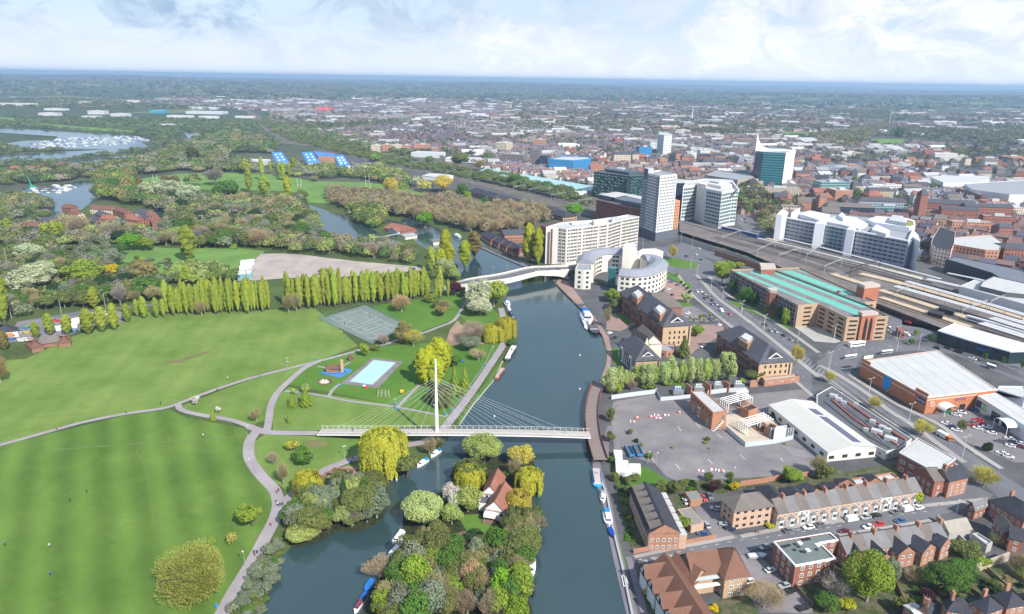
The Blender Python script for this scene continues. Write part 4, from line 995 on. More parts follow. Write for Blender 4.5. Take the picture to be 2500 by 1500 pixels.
belt("D -100,640 230,620 800,490 830,530 600,700 430,800 150,830 -50,790",'in the leafy avenue in the distance','distant avenue trees',[('bare','buff'),('bare','grey'),('broad','olive')],20,(12,15),(9,12))
# ---------------- building helpers ----------------
def ccw(p):
 n=len(p);a=sum(p[i][0]*p[(i+1)%n][1]-p[(i+1)%n][0]*p[i][1]for i in range(n));return list(p)if a>0 else list(p)[::-1]
def inset(poly,d):
 p=ccw(poly);n=len(p);out=[]
 for i in range(n):
  a,b,c=Vector(p[i-1]),Vector(p[i]),Vector(p[(i+1)%n]);u=(b-a).normalized();v=(c-b).normalized();n1=Vector((-u.y,u.x));n2=Vector((-v.y,v.x));m=n1+n2
  k=m.dot(n1);out.append(tuple(b+m*(d/max(k,0.35))))
 return out
def vis(p,q):
 ""
 nx,ny=q[1]-p[1],-(q[0]-p[0]);return nx*(0-p[0])+ny*(0-p[1])>-0.08*math.hypot(nx,ny)*math.hypot(*p)
_wm={}
def winmesh(style):
 ""
 if style in _wm:return _wm[style]
 mb=MB();fm=WHITE;gl=GLASS;f=0.10;mull=[0.0];trans=[0.55]
 if style=='sash':f,mull,trans=0.13,[],[0.5]
 if style=='dark':fm,f,mull,trans=DARK,0.05,[0.0],[]
 if style=='slot':fm,f,mull,trans=DARK,0.03,[],[]
 if style=='ribbon':fm,f,mull,trans=STEEL,0.03,[-0.25,0,0.25],[]
 if style=='teal':fm,gl,f,mull,trans=STEEL,GLASST,0.03,[-0.25,0,0.25],[]
 if style=='blue':fm,gl,f,mull,trans=DARK,GLASSB,0.03,[-0.17,0.17],[]
 if style=='brown':fm,f=M((0.09,0.05,0.03),0.6,name='brown_frame'),0.09
 if style=='arch':
  pts=[(-.5,0),(.5,0)]+[(.5*math.cos(a),.55+.45*math.sin(a))for a in[math.pi*i/8 for i in range(9)]]
  mb.mat(1).face([(x,-0.04,z)for x,z in pts]);me=mb.mesh('window',[DARK,M((0.02,0.02,0.022),0.9,name='opening_shade')]);_wm[style]=me;return me  # flat arched sheet, coloured near black for the shade inside
 if style=='open':mb.mat(0).face([(-.5,-0.04,0),(.5,-0.04,0),(.5,-0.04,1),(-.5,-0.04,1)]);me=mb.mesh('window',[M((0.02,0.02,0.022),0.9,name='opening_shade')]);_wm[style]=me;return me  # near-black sheet on the wall paints the shade inside an open deck
 if style in('door','garage'):
  c=M((0.12,0.14,0.17),0.6,name='door_paint')if style=='door' else M((0.22,0.16,0.11),0.7,name='garage_door');mb.box((0,-0.03,0),(1,0.08,1));_wm[style]=mb.mesh('door',c);return _wm[style]
 d=0.07
 mb.mat(1).face([(-.5+f,-0.035,f),(.5-f,-0.035,f),(.5-f,-0.035,1-f),(-.5+f,-0.035,1-f)])
 mb.mat(0)
 for x0,x1,z0,z1 in[(-.5,.5,0,f),(-.5,.5,1-f,1),(-.5,-.5+f,f,1-f),(.5-f,.5,f,1-f)]+[(m_-f*.3,m_+f*.3,f,1-f)for m_ in mull]+[(-.5+f,.5-f,t_-f*.3,t_+f*.3)for t_ in trans]:
  mb.face([(x0,-d,z0),(x1,-d,z0),(x1,-d,z1),(x0,-d,z1)]);mb.face([(x0,-d,z1),(x1,-d,z1),(x1,0,z1),(x0,0,z1)]);mb.face([(x0,0,z0),(x1,0,z0),(x1,-d,z0),(x0,-d,z0)]);mb.face([(x1,-d,z0),(x1,0,z0),(x1,0,z1),(x1,-d,z1)]);mb.face([(x0,0,z0),(x0,-d,z0),(x0,-d,z1),(x0,0,z1)])
 _wm[style]=mb.mesh('window',[fm,gl]);return _wm[style]
PEND={}
def wins(t,p,q,z0,floors,fh,w,h,step,style='white',sill=0.9,margin=1.0,only=None,force=False):
 ""
 if not force and not vis(p,q):return
 d=math.hypot(q[0]-p[0],q[1]-p[1]);n=max(1,int((d-2*margin+step-w)//step));a=math.atan2(q[1]-p[1],q[0]-p[0]);s0=(d-(n-1)*step)/2
 if d<w+0.4:return
 for f in range(floors):
  for i in range(n):
   if only and not only(f,i,n):continue
   s=(s0+i*step)/d;PEND.setdefault(t.name,[]).append((style,p[0]+(q[0]-p[0])*s,p[1]+(q[1]-p[1])*s,z0+f*fh+sill,a,w,h))
def win1(t,p,q,s,z,w,h,style):PEND.setdefault(t.name,[]).append((style,p[0]+(q[0]-p[0])*s,p[1]+(q[1]-p[1])*s,z,math.atan2(q[1]-p[1],q[0]-p[0]),w,h))
def finish_windows(cap=96):
 for tn,L_ in PEND.items():
  t=bpy.data.objects[tn];off=WL[tn];L_.sort(key=lambda a:a[1]**2+a[2]**2);
  for st,x,y,z,a,w,h in L_[:cap]:
   nm='door' if st in('door','garage')else 'window';o=NO(nm,winmesh(st));LK(o);o.parent=t;o.location=(x-off[0],y-off[1],z-off[2]);o.rotation_euler=(0,0,a);o.scale=(w,1,h)
  if len(L_)>cap:
   mb=MB();mats=[];
   for st,x,y,z,a,w,h in L_[cap:]:
    me=winmesh(st);ca,sa=math.cos(a),math.sin(a)
    idx=[]
    for m_ in me.materials:
     if m_ not in mats:mats.append(m_)
     idx.append(mats.index(m_))
    P=[(x+v.co.x*w*ca-v.co.y*sa,y+v.co.x*w*sa+v.co.y*ca,z+v.co.z*h)for v in me.vertices]
    for f in me.polygons:mb.mat(idx[f.material_index]).face([P[i]for i in f.vertices],[(0,0)]*len(f.vertices))
   mb.build('window_rows',mats,t,kind='stuff')
def block(name,label,poly,h,wall,roof,par=0.7,floors=0,fh=3.2,win=None,z0=0.0,group=None,cat='building',foot=True,t=None,parts=('wall','roof'),edge=None,sill=0.9,lip=None):
 ""
 if isinstance(poly,str):poly=gp(poly,h)
 poly=ccw(poly);cx=sum(p[0]for p in poly)/len(poly);cy=sum(p[1]for p in poly)/len(poly)
 if t is None:t=thing(name,label,cat,(cx,cy,0),group)
 if foot:FOOT.append(inset(poly,-2.5))
 mb=MB();mb.prism(poly,z0,h,top=False);ins=inset(poly,0.35)
 for i in range(len(poly)):
  j=(i+1)%len(poly);a,b,c,d=poly[i],poly[j],ins[j],ins[i];mb.face([(*a,h),(*b,h),(*c,h),(*d,h)]);mb.face([(*d,h),(*c,h),(*c,h-par-0.05),(*d,h-par-0.05)])
 mb.build(parts[0],wall,t)
 mb=MB();v=[Vector((*p,h-par))for p in ins]
 for tri in tessellate_polygon([v]):
  t3=[v[i]for i in tri];nn=(t3[1]-t3[0]).cross(t3[2]-t3[0]);t3=t3 if nn.z>0 else t3[::-1];mb.face(t3,[(p.x,p.y)for p in t3])
 mb.build(parts[1],roof,t)
 if lip:
  mb=MB();o2=inset(poly,-0.12);
  for i in range(len(poly)):
   j=(i+1)%len(poly);mb.face([(*o2[i],h-0.5),(*o2[j],h-0.5),(*o2[j],h+0.06),(*o2[i],h+0.06)]);mb.face([(*o2[i],h+0.06),(*o2[j],h+0.06),(*ins[j],h+0.06),(*ins[i],h+0.06)])
  mb.build('parapet',lip,t)
 if floors and win:
  w,hh,step,style=win
  for i in range(len(poly)):wins(t,poly[i],poly[(i+1)%len(poly)],z0,floors,fh,w,hh,step,style,sill)
 return t
def rect4(s,h):
 P=gp(s,h);a,b,c=[Vector(p)for p in P[:3]];d=c-b;u=(b-a).normalized();d=d-u*d.dot(u);c=b+d;return[tuple(a),tuple(b),tuple(c),tuple(a+d)]
def roofshape(t,Q,he,hr,hips=(0,0),roof=None,over=0.45,along_ab=True,name='roof',wall=None,z0=0.0,eo=None):
 ""
 a,b,c,d=[Vector(p)for p in Q];u=(b-a).normalized();v=(d-a).normalized();W2=(d-a).length;m0=(a+d)/2;m1=(b+c)/2
 eo=over if eo is None else eo
 r0=m0+u*hips[0]-(u*eo if hips[0]==0 else u*0);r1=m1-u*hips[1]+(u*eo if hips[1]==0 else u*0)
 A=a-u*eo-v*over;B=b+u*eo-v*over;C=c+u*eo+v*over;D=d-u*eo+v*over;e=he-over*(hr-he)/(W2/2)*0.8
 V3=lambda p,z:(p.x,p.y,z)
 mb=MB()
 mb.face([V3(A,e),V3(B,e),V3(r1,hr),V3(r0,hr)]);mb.face([V3(C,e),V3(D,e),V3(r0,hr),V3(r1,hr)])
 if hips[0]>0:mb.face([V3(D,e),V3(A,e),V3(r0,hr)])
 if hips[1]>0:mb.face([V3(B,e),V3(C,e),V3(r1,hr)])
 mb.face([V3(D,e-0.12),V3(C,e-0.12),V3(B,e-0.12),V3(A,e-0.12)])
 for p,q in((A,B),(B,C),(C,D),(D,A)):mb.face([V3(p,e-0.12),V3(q,e-0.12),V3(q,e),V3(p,e)])
 R_=mb.build(name,roof,t)
 if wall:
  mb=MB();mb.prism([tuple(p)for p in(a,b,c,d)],z0,he,top=False)
  for hp,p,q,m_ in((hips[0],d,a,m0),(hips[1],b,c,m1)):
   if hp==0:mb.face([V3(p,he),V3(q,he),V3(m_,hr-0.15)])
  mb.build('wall',wall,t)
 return R_,(a,b,c,d,u,v)
def chimney(Rf,x,y,z,rz,mat=None,s=(1.5,0.8,1.6)):
 mb=MB();mb.box((x,y,z-1.2),(s[0],s[1],s[2]+1.2),rz)
 for k in(-0.3,0.3):mb.tube((x+k*math.cos(rz)*s[0],y+k*math.sin(rz)*s[0],z+s[2]),(x+k*math.cos(rz)*s[0],y+k*math.sin(rz)*s[0],z+s[2]+0.45),0.15,0.12,6)
 mb.build('chimney',mat or BR_O,Rf)
def house(name,label,Q,he,hr,wall,roof,hips=(0,0),chim=(),floors=2,win=(1.1,1.4,2.6,'white'),cat='house',group=None,fh=2.8,doors=(),t=None,foot=True,sill=0.9,over=0.4,z0=0.0,eo=None):
 if isinstance(Q,str):Q=rect4(Q,he)
 a,b,c,d=[Vector(p)for p in Q]
 if(b-a).cross(c-b)<0:a,b,c,d=b,a,d,c
 Q=[tuple(p)for p in(a,b,c,d)];cx=(a.x+c.x)/2;cy=(a.y+c.y)/2
 if t is None:t=thing(name,label,cat,(cx,cy,0),group)
 if foot:FOOT.append(inset(Q,-1.5))
 Rf,(a,b,c,d,u,v)=roofshape(t,Q,he,hr,hips,roof,wall=wall,over=over,z0=z0,eo=eo)
 for k in chim:
  tt,off=(k if isinstance(k,tuple)else(k,0));m_=((a+d)/2).lerp((b+c)/2,tt)+v*off;chimney(Rf,m_.x,m_.y,hr-abs(off)*0.7,math.atan2(v.y,v.x))
 if floors and win:
  for i in range(4):wins(t,Q[i],Q[(i+1)%4],z0,floors,fh,win[0],win[1],win[2],win[3],sill,0.6)
 for(e,s,w,h,st)in doors:win1(t,Q[e],Q[(e+1)%4],s,0.05,w,h,st)
 return t,Rf,Q
def prop(t,name,mat,fn):
 mb=MB();fn(mb);return mb.build(name,mat,t)
ROOFW=seamm((0.48,0.48,0.47),'white_roof_sheet',2.4,0.5);ROOFG=M((0.27,0.28,0.30),0.8,0.2,0.4,name='grey_roof_felt');ROOFD=M((0.10,0.105,0.115),0.8,0.25,0.4,name='dark_roof_felt');ROOFP=M((0.44,0.44,0.435),0.7,0.2,0.3,name='pale_roof')
PANELW=M((0.58,0.58,0.58),0.55,0.06,0.3,name='white_panel');CREAM=M((0.60,0.55,0.47),0.8,0.1,0.3,name='cream_render');PLANT=M((0.45,0.46,0.47),0.5,0.2,1.2,name='roof_plant')
def plant(t,s,h,z,mat=PLANT):
 P=gp(s,z)if isinstance(s,str)else s;prop(t,'roof_plant',mat,lambda mb:mb.prism(P,h,z))
t=block('slab_office','long curved white slab office with rows of small dark windows beside the road bridge',"H 205,338 385,345 520,362 760,335 1000,306 1140,287 1350,227 1612,178 1440,150 1270,182 1100,203 900,233 640,248 400,275",33,M((0.66,0.63,0.58),0.8,0.08,0.3,name='cream_panel'),ROOFP,par=1.0)
P=gp("H 385,345 520,362 760,335 1000,306 1140,287 1350,227 1612,178",33)
for a,b in zip(P,P[1:]):wins(t,a,b,2.5,10,3.0,1.2,1.8,1.66,'slot',0.6,0.7,force=True)
def f(mb):
 for x,y,a in along(P,8.1,4.0):mb.box((x+0.25*math.sin(a),y-0.25*math.cos(a),0.1),(0.4,0.3,33.1),a)
prop(t,'pier',M((0.60,0.50,0.39),0.8,0.08,name='sand_pier'),f)
prop(t,'stair_slot',M((0.13,0.05,0.04),0.7,name='brown_slot'),lambda mb:mb.box((*g1(px("H 292,352")[0],33),1),(1.6,0.6,31),0.2))
block('brick_stair_block','dark brown brick stair block against the end of the white slab office',"H 120,322 205,338 400,272 330,268",30,BR_D,ROOFD)
plant(t,"H 900,230 1100,205 1120,225 930,255",32,35.5,CREAM);plant(t,"H 1190,190 1280,178 1300,205 1200,215",32,35.5);plant(t,"H 560,262 820,240 840,262 600,285",32.2,33.6,PANELW)
CC_=M((0.66,0.61,0.54),0.8,0.08,0.3,name='cream_panel')
t=thing('curved_office','cream horseshoe-shaped office with curved grey roofs at the right end of the road bridge','building',(*g1(px("H 1300,1100")[0]),0))
def sweep(s,hw,he,hr,zs=0.0,k=4):
 P=smooth(gp(s,he),k);L_=[];R_=[];N_=[]
 for i,p in enumerate(P):
  d=(Vector(P[min(i+1,len(P)-1)])-Vector(P[max(i-1,0)])).normalized();n=Vector((-d.y,d.x));N_.append(n);L_.append(Vector(p)+n*hw);R_.append(Vector(p)-n*hw)
 ring=lambda i,pr:[(P[i][0]+N_[i].x*a,P[i][1]+N_[i].y*a,z)for a,z in pr]
 w=MB();w.loft([ring(i,[(hw,zs),(hw,he),(-hw,he),(-hw,zs)])for i in range(len(P))]);w.build('wall',CC_,t)
 r=MB();r.loft([ring(i,[(hw+.5,he+.05),(hw+.5,he+.35),(hw*.45,hr-.4),(hw*.3,hr),(-hw*.3,hr),(-hw*.45,hr-.4),(-hw-.5,he+.35),(-hw-.5,he+.05)])for i in range(len(P))]);r.build('roof',M((0.24,0.25,0.29),0.5,0.12,0.3,name='zinc_roof'),t)
 F=[tuple(p)for p in L_]+[tuple(p)for p in R_[::-1]];FOOT.append(ccw(F))
 for Q in(L_,[*R_][::-1]):
  Q=[tuple(q)for q in Q][::-1]if Q is L_ else[tuple(q)for q in Q][::-1]
  for a,b in zip(Q,Q[1:]):
   if vis(a,b):wins(t,a,b,zs,4,3.7,2.3,1.8,3.1,'blue',1.2,0.2)
   if vis(b,a):wins(t,b,a,zs,4,3.7,2.3,1.8,3.1,'blue',1.2,0.2)
sweep("H 800,900 830,800 960,742 1150,722 1370,735",7.0,15,19)
sweep("H 1330,1040 1540,1058 1740,1025 1880,950 1900,875 1800,830 1680,830",7.2,15,19)
t2=block('','',"H 645,975 720,800 870,800 890,985 780,990",15.5,CC_,ROOFG,t=t,floors=4,fh=3.8,win=(2.2,1.9,3.6,'blue'))
prop(t,'glass_bay',GLASST,lambda mb:mb.prism(gp("H 775,880 885,880 885,850 775,850",14.5),0.3,14.5));prop(t,'glass_stair',GLASST,lambda mb:mb.prism(gp("H 1150,960 1265,970 1265,930 1155,925",15),0.3,15))
for s,h in(("H 1365,655 1468,662 1558,592 1408,572",24),("H 1605,705 1975,708 1860,662 1660,668",19.5),("H 1450,745 1610,755 1600,700 1500,690",17)):
 prop(t,'stair_tower',CC_,lambda mb:mb.prism(gp(s,h),0,h))
TWG=M((0.42,0.42,0.46),0.6,0.07,name='grey_cladding');TWW=M((0.72,0.72,0.73),0.55,0.05,name='white_cladding');TWD=M((0.11,0.125,0.15),0.5,0.1,name='slate_blue_cladding');ORA=M((0.60,0.27,0.13),0.7,0.08,name='orange_cladding')
Q=gp("E 1592,345 1792,395",66)+gp("E 1995,372",66);Q=[Q[0],Q[1],Q[2],(Q[0][0]+Q[2][0]-Q[1][0],Q[0][1]+Q[2][1]-Q[1][1])]
t=block('residential_tower','tallest grey and white residential tower with dark base beside the railway bridge',Q,66,TWW,ROOFG,par=1.2,cat='tower')
a,b,c,d=[Vector(p)for p in Q]
e1=(b-a).normalized();e2=(c-b).normalized()
prop(t,'grey_bay',TWG,lambda mb:mb.prism([tuple(a-e2*0.5-e1*0.5),tuple(a+e1*9.5-e2*0.5),tuple(a+e1*9.5+e2*8),tuple(a-e1*0.5+e2*8)],9,70))
prop(t,'grey_bay',TWG,lambda mb:mb.prism([tuple(b-e1*5.5-e2*0.45),tuple(b-e1*0.2-e2*0.45),tuple(b-e1*0.2),tuple(b-e1*5.5)],9,65))
prop(t,'plant_screen',TWD,lambda mb:mb.prism([tuple(a+e1*1.5-e2*0.75),tuple(a+e1*9-e2*0.75),tuple(a+e1*9-e2*0.5),tuple(a+e1*1.5-e2*0.5)],60,69.6))
prop(t,'base',TWD,lambda mb:mb.prism([tuple(a-e1*.9-e2*.9),tuple(b+e1*.9-e2*.9),tuple(c+e1*.9+e2*9),tuple(d-e1*.9+e2*.5)],0,9))
wins(t,tuple(a-e2*0.55),tuple(a+e1*9.5-e2*0.55),10,17,3.0,0.85,2.0,1.9,'slot',0.5,0.5);wins(t,tuple(a+e1*9.7),tuple(b-e1*5.5),10,18,3.0,0.9,2.0,1.75,'slot',0.5,0.3);wins(t,Q[1],Q[2],10,18,3.05,1.2,1.9,2.3,'dark',0.5,0.6);wins(t,tuple(b-e1*5.4-e2*0.5),tuple(b-e1*0.3-e2*0.5),10,18,3.0,1.0,2.0,2.2,'slot',0.5,0.4)
cc=c;prop(t,'orange_wing',ORA,lambda mb:mb.prism([tuple(c-e1*1.0),tuple(c+e2*9.5-e1*1.0),tuple(c+e2*9.5-e1*14),tuple(c-e1*14)],8.5,38))
wins(t,tuple(c-e1*0.95),tuple(c+e2*9.5-e1*0.95),9,9,3.1,1.0,2.0,2.6,'dark',0.6,0.8,force=True)
RB=brick((0.36,0.13,0.09));t=block('apartment_block','red brick apartment block with dark penthouse floors left of the tall tower',"E 1018,680 1562,806 1610,700 1062,600",24,RB,ROOFD,floors=7,fh=3.2,win=(1.1,2.0,2.3,'slot'),sill=1.2)
prop(t,'penthouse',TWD,lambda mb:mb.prism(gp("E 1050,650 1200,688 1240,655 1080,622",25),24,28));prop(t,'penthouse',TWD,lambda mb:mb.prism(gp("E 1230,700 1560,775 1575,700 1290,640",24),24,27.2));prop(t,'penthouse_roof',ROOFP,lambda mb:mb.prism(gp("E 1045,600 1240,640 1420,600 1270,572",30),28.05,28.5));prop(t,'penthouse_roof',ROOFP,lambda mb:mb.prism(gp("E 1340,625 1560,675 1580,640 1430,612",28),27.25,27.7))
GG=facade((0.02,0.07,0.06),(0.015,0.035,0.05),3.0,3.6,0.9,0.62,0.25,'green_glass_wall')
Q=gp("E 992,345 1435,402 1600,392 1600,350 1310,312 1130,318",35)
t=block('glass_office','dark green glass office with pale zig-zag bracing beside the railway',Q,35,GG,ROOFD,par=0.9)
prop(t,'roof_plant',M((0.06,0.09,0.10),0.5,name='dark_louvres'),lambda mb:mb.prism(gp("E 1130,312 1415,355 1585,345 1320,298",38),34.2,38));prop(t,'roof_plant',PLANT,lambda mb:mb.prism(gp("E 1250,300 1340,310 1370,298 1290,290",40),38,40))
def f(mb):
 for(u0,v0),(u1,v1),n in((Q[0],Q[1],11),(Q[1],Q[2],3)):
  d=Vector((u1-u0,v1-v0));nn=Vector((d.y,-d.x)).normalized()*(-0.25 if(Vector((d.y,-d.x)).dot(Vector((u0,v0)))>0)else 0.25)
  for fl in range(8):
   r=random.Random(fl*3+n)
   for i in range(n*2):
    if r.random()<0.3:continue
    s0,s1=i/(n*2),(i+1)/(n*2);za,zb=(33-fl*4,30.6-fl*4)if i%2 else(30.6-fl*4,33-fl*4)
    mb.tube((u0+d.x*s0+nn.x,v0+d.y*s0+nn.y,za),(u0+d.x*s1+nn.x,v0+d.y*s1+nn.y,zb),0.16,n=4)
prop(t,'bracing',M((0.45,0.60,0.52),0.5,name='pale_green_bracing'),f)
x,y=g1(px("E 1418,400")[0],35);prop(t,'stair_core',M((0.03,0.045,0.06),0.4,name='dark_core'),lambda mb:mb.box((x,y+1.0,0),(6,5,33),-0.1))
block('dark_office','blue-black glass office with white roof just behind the tall tower',"C 740,1225 905,1222 1010,1190 760,1165",34,facade((0.03,0.035,0.06),(0.015,0.02,0.04),2.0,3.4,0.5,0.7,0.3),ROOFP)
Q=gp("C 832,1262 1000,1240 1115,1290 1300,1328 1430,1302 1500,1298 1425,1185 1100,1168 870,1205",41)
t=block('banded_office','white and teal glass office with a tall stone pier right of the tall tower',Q,41,PANELW,ROOFP,par=1.0)
wins(t,Q[0],Q[1],3,9,4.0,3.6,2.6,4.0,'teal',0.6,0.3,force=True);
for a,b in((2,3),(3,4),(4,5)):wins(t,Q[a],Q[b],3,9,4.0,3.4,2.6,3.9,'teal',0.6,0.3,force=True)
prop(t,'stone_pier',M((0.68,0.60,0.53),0.8,0.05,name='pale_stone'),lambda mb:mb.prism(gp("C 1002,1222 1112,1245 1130,1222 1030,1205",43.5),0,43.5));prop(t,'atrium_glass',facade((0.08,0.22,0.24),(0.03,0.12,0.2),0.9,1.3,0.6,0.6,0.2),lambda mb:mb.prism(gp("C 1014,1230 1060,1240 1062,1236 1016,1226",41.5),5,41.5))
prop(t,'roof_steps',PANELW,lambda mb:mb.prism(gp("C 1120,1225 1290,1260 1420,1240 1330,1195 1180,1185",43.5),40,43.5));prop(t,'roof_blade',WHITE,lambda mb:mb.prism(gp("C 1425,1190 1510,1300 1500,1300 1418,1195",43),40,43));plant(t,"C 1150,1195 1260,1215 1300,1195 1200,1180",43.5,45.5)
LW=M((0.34,0.37,0.44),0.55,0.08,0.3,name='grey_blue_panel');WP=M((0.62,0.63,0.68),0.5,0.04,0.3,name='white_panel_fin')
Q=gp("F 735,385 1200,475 1570,545 2320,690 2440,640 2300,500 1900,405 1500,372 1000,332",24)
t=block('station_office','long grey office with four white end towers beside the railway tracks',Q,24,LW,ROOFG,par=0.8)
for a,b in((0,1),(2,3)):wins(t,Q[a],Q[b],2,6,3.7,4.6,1.9,5.2,'ribbon',0.9,0.6,force=True)
wins(t,Q[1],Q[2],2,6,3.7,4.2,2.7,4.6,'teal',0.6,0.6,force=True)
for i in(0,2):prop(t,'roof_edge',WP,lambda mb:mb.tube((*Q[i],24.0),(*Q[i+1],24.0),1.1,n=8))
for s,h in(("F 722,365 790,372 862,335 795,300",30),("F 1188,472 1302,482 1330,455 1225,440",26),("F 1568,545 1662,558 1685,532 1600,515",26)):prop(t,'white_tower',WP,lambda mb:mb.prism(gp(s,h),0,h))
prop(t,'white_tower',WP,lambda mb:mb.prism(gp("G 735,795 800,795 908,872 880,770 790,675",26),0,26));prop(t,'white_tower',WP,lambda mb:mb.prism(gp("F 900,345 1000,325 1008,290 960,300",30),23,30))
plant(t,"F 985,352 1240,435 1372,368 1130,318",23.4,27.5,WP);plant(t,"F 1870,545 2045,600 2095,560 1930,485",23.4,27.5,WP);plant(t,"F 1470,375 1510,340 1552,370 1530,410",23.4,29,WP)
prop(t,'ribbed_roof',seamm((0.62,0.62,0.66),'ribbed_roof',2.0),lambda mb:mb.prism(gp("F 1260,440 1480,375 1680,400 1830,480 1720,540 1520,490",25.5),23.4,25.5))
prop(t,'drum_roof',WP,lambda mb:mb.prism(gp("F 1820,425 1930,385 2300,410 2390,440 2400,500 2330,525 2160,500 1900,460",28),23.4,28));prop(t,'sedum_roof',M((0.22,0.22,0.06),0.95,0.3,0.6,name='sedum'),lambda mb:mb.prism(gp("F 2290,470 2300,425 2370,445 2380,490 2320,505 2160,490",28.3),28.02,28.2));plant(t,"F 2080,430 2120,370 2250,385 2290,470",28.1,31.5)
BG=facade((0.05,0.22,0.24),(0.02,0.06,0.09),30,3.9,0.99,0.5,0.25,'teal_banded_wall')
Q=gp("C 1705,832 1800,848 2070,862 2180,830 2080,800 1800,788",53)
t=block('blade_office','tall teal glass office with a white curved blade rising to a point',Q,53,BG,ROOFG,cat='tower')
prop(t,'white_pier',TWW,lambda mb:mb.prism([tuple(Vector(Q[2])+Vector((0,-.6))),tuple(Vector(Q[3])+Vector((.6,-.6))),Q[3],Q[2]],0,53.5));prop(t,'side_glass',GLASSB,lambda mb:mb.prism([(Q[0][0]-.3,Q[0][1]-.6),(Q[1][0],Q[1][1]-.6),Q[1],Q[0]],0,48))
def f(mb):
 p0,p1=Vector(Q[0]),Vector(Q[3]);p0=p0+Vector((-.5,-1.4));p1=p1+Vector((1,-1.4));pr=[(0,80),(.03,74),(.06,69),(.1,64.5),(.15,61),(.22,58),(.32,56),(.5,54.8),(1,53.8)]
 for(s0,z0),(s1,z1)in zip(pr,pr[1:]):
  a,b=p0.lerp(p1,s0),p0.lerp(p1,s1)
  for k,dy in((0,0),(1,1.6)):
   fc=[(a.x,a.y+dy,48),(b.x,b.y+dy,48),(b.x,b.y+dy,z1),(a.x,a.y+dy,z0)];mb.face(fc if k==0 else fc[::-1])
  mb.face([(a.x,a.y,z0),(b.x,b.y,z1),(b.x,b.y+1.6,z1),(a.x,a.y+1.6,z0)])
 mb.face([(p0.x,p0.y,48),(p0.x,p0.y,80),(p0.x,p0.y+1.6,80),(p0.x,p0.y+1.6,48)]);mb.tube((p0.x+.3,p0.y+.8,79),(p0.x+.3,p0.y+.8,88),0.25,0.08,5)
prop(t,'blade',TWW,f)
Q=gp("J 168,190 1005,165 1930,572 1775,588 2075,752 1575,770 1228,600 985,620",16)
CPW=M((0.26,0.225,0.215),0.9,0.15,0.4,name='shaded_side_brown');t=block('car_park','multi-storey brick car park with a bright green striped roof deck',Q,16,BR_T,ASPH_L,par=1.1,cat='car park')  # darker brown for the left faces puts their shade into the colour
C_=ccw(Q)
CW=[]
for i in range(len(C_)):
 p,q=C_[i],C_[(i+1)%len(C_)]
 if not vis(p,q):continue
 d=math.hypot(q[0]-p[0],q[1]-p[1]);
 if d>38:
  n=Vector((q[1]-p[1],-(q[0]-p[0]))).normalized()
  prop(t,'panel_wall',CPW,lambda mb:mb.prism([p,q,(q[0]+n.x*.05,q[1]+n.y*.05),(p[0]+n.x*.05,p[1]+n.y*.05)],0,16.02))
  pp=(p[0]+n.x*.06,p[1]+n.y*.06);qq=(q[0]+n.x*.06,q[1]+n.y*.06)
  wins(t,pp,qq,0,4,3.0,2.3,1.5,3.55,'open',1.2,1.5,force=True);wins(t,pp,qq,12.0,1,3,2.3,2.0,3.55,'arch',0.9,1.5,force=True)
  prop(t,'buttress',CPW,lambda mb:[mb.box((x+n.x*.35,y+n.y*.35,0),(0.5,0.7,15.5 if k%2 else 12),a)for k,(x,y,a)in enumerate(along([p,q],3.55,1.8))])
 else:wins(t,p,q,0,5,2.9,5.5,1.2,9.5,'open',1.2,1.2,force=True)
o,e=Vector(Q[0]),(Vector(Q[5])-Vector(Q[0])).normalized();nn=Vector((-e.y,e.x));
if nn.dot(Vector(Q[1])-o)<0:nn=-nn
def strips(mb,rows,z):
 I=inset(Q,0.9)
 for n0,n1 in rows:
  s=0;st=None
  while s<130:
   ok=all(inpoly(tuple(o+e*s+nn*k),I)for k in(n0,n1));
   if ok and st is None:st=s
   if(not ok or s>=129.5)and st is not None:
    if s-st>6:a,b=o+e*(st+2),o+e*(s-2);mb.face([(*(a+nn*n0),z),(*(b+nn*n0),z),(*(b+nn*n1),z),(*(a+nn*n1),z)][::1]if nn.cross(e)<0 else[(*(a+nn*n0),z),(*(a+nn*n1),z),(*(b+nn*n1),z),(*(b+nn*n0),z)])
    st=None
   s+=0.5
TEAL=M((0.13,0.40,0.32),0.8,0.2,0.4,name='green_deck_paint')
prop(t,'green_bays',TEAL,lambda mb:strips(mb,[(1.2,5.5),(11.8,21),(27.5,32),(38.5,47.5),(53,55)],14.94));prop(t,'deck_wall',M((0.05,0.2,0.15),0.8,name='green_wall'),lambda mb:mb.box((*(o+e*58+nn*33.2),14.9),(104,0.35,1.0),math.atan2(e.y,e.x)))
def f(mb):
 for n_ in(3,8.5,16.4,24,30,43):
  for k in range(9):
   c_=o+e*(8+k*13)+nn*n_
   if inpoly(tuple(c_),inset(Q,2)):mb.box((*c_,14.97),(2.4,0.25,0.01),math.atan2(e.y,e.x),bot=False)
prop(t,'deck_paint',PAINTW,f)['kind']='stuff'
for s,h,mt in(("J 520,108 690,116 712,160 540,162",20.5,BR_R),("J 608,408 722,412 726,450 650,440",18.2,BR_R),("J 1700,345 1868,332 1972,368 1790,388",24,brick((0.44,0.17,0.10))),("J 1718,690 1890,682 1946,702 1762,718",19,brick((0.44,0.17,0.10)))):
 prop(t,'stair_tower',mt,lambda mb:mb.prism(gp(s,h),0,h-2.0));prop(t,'tower_cap',M((0.45,0.38,0.33),0.8,name='stone_cap'),lambda mb:mb.prism(inset(gp(s,h),-0.25),h-2.0,h))
S4=ccw(gp("J 1718,690 1890,682 1946,702 1762,718",19))
for i in range(4):
 if vis(S4[i],S4[(i+1)%4]):wins(t,S4[i],S4[(i+1)%4],0,1,3,2.6,15.5,3.8,'arch',0.3,0.8,force=True)
FOOT.append(inset(Q,-6))
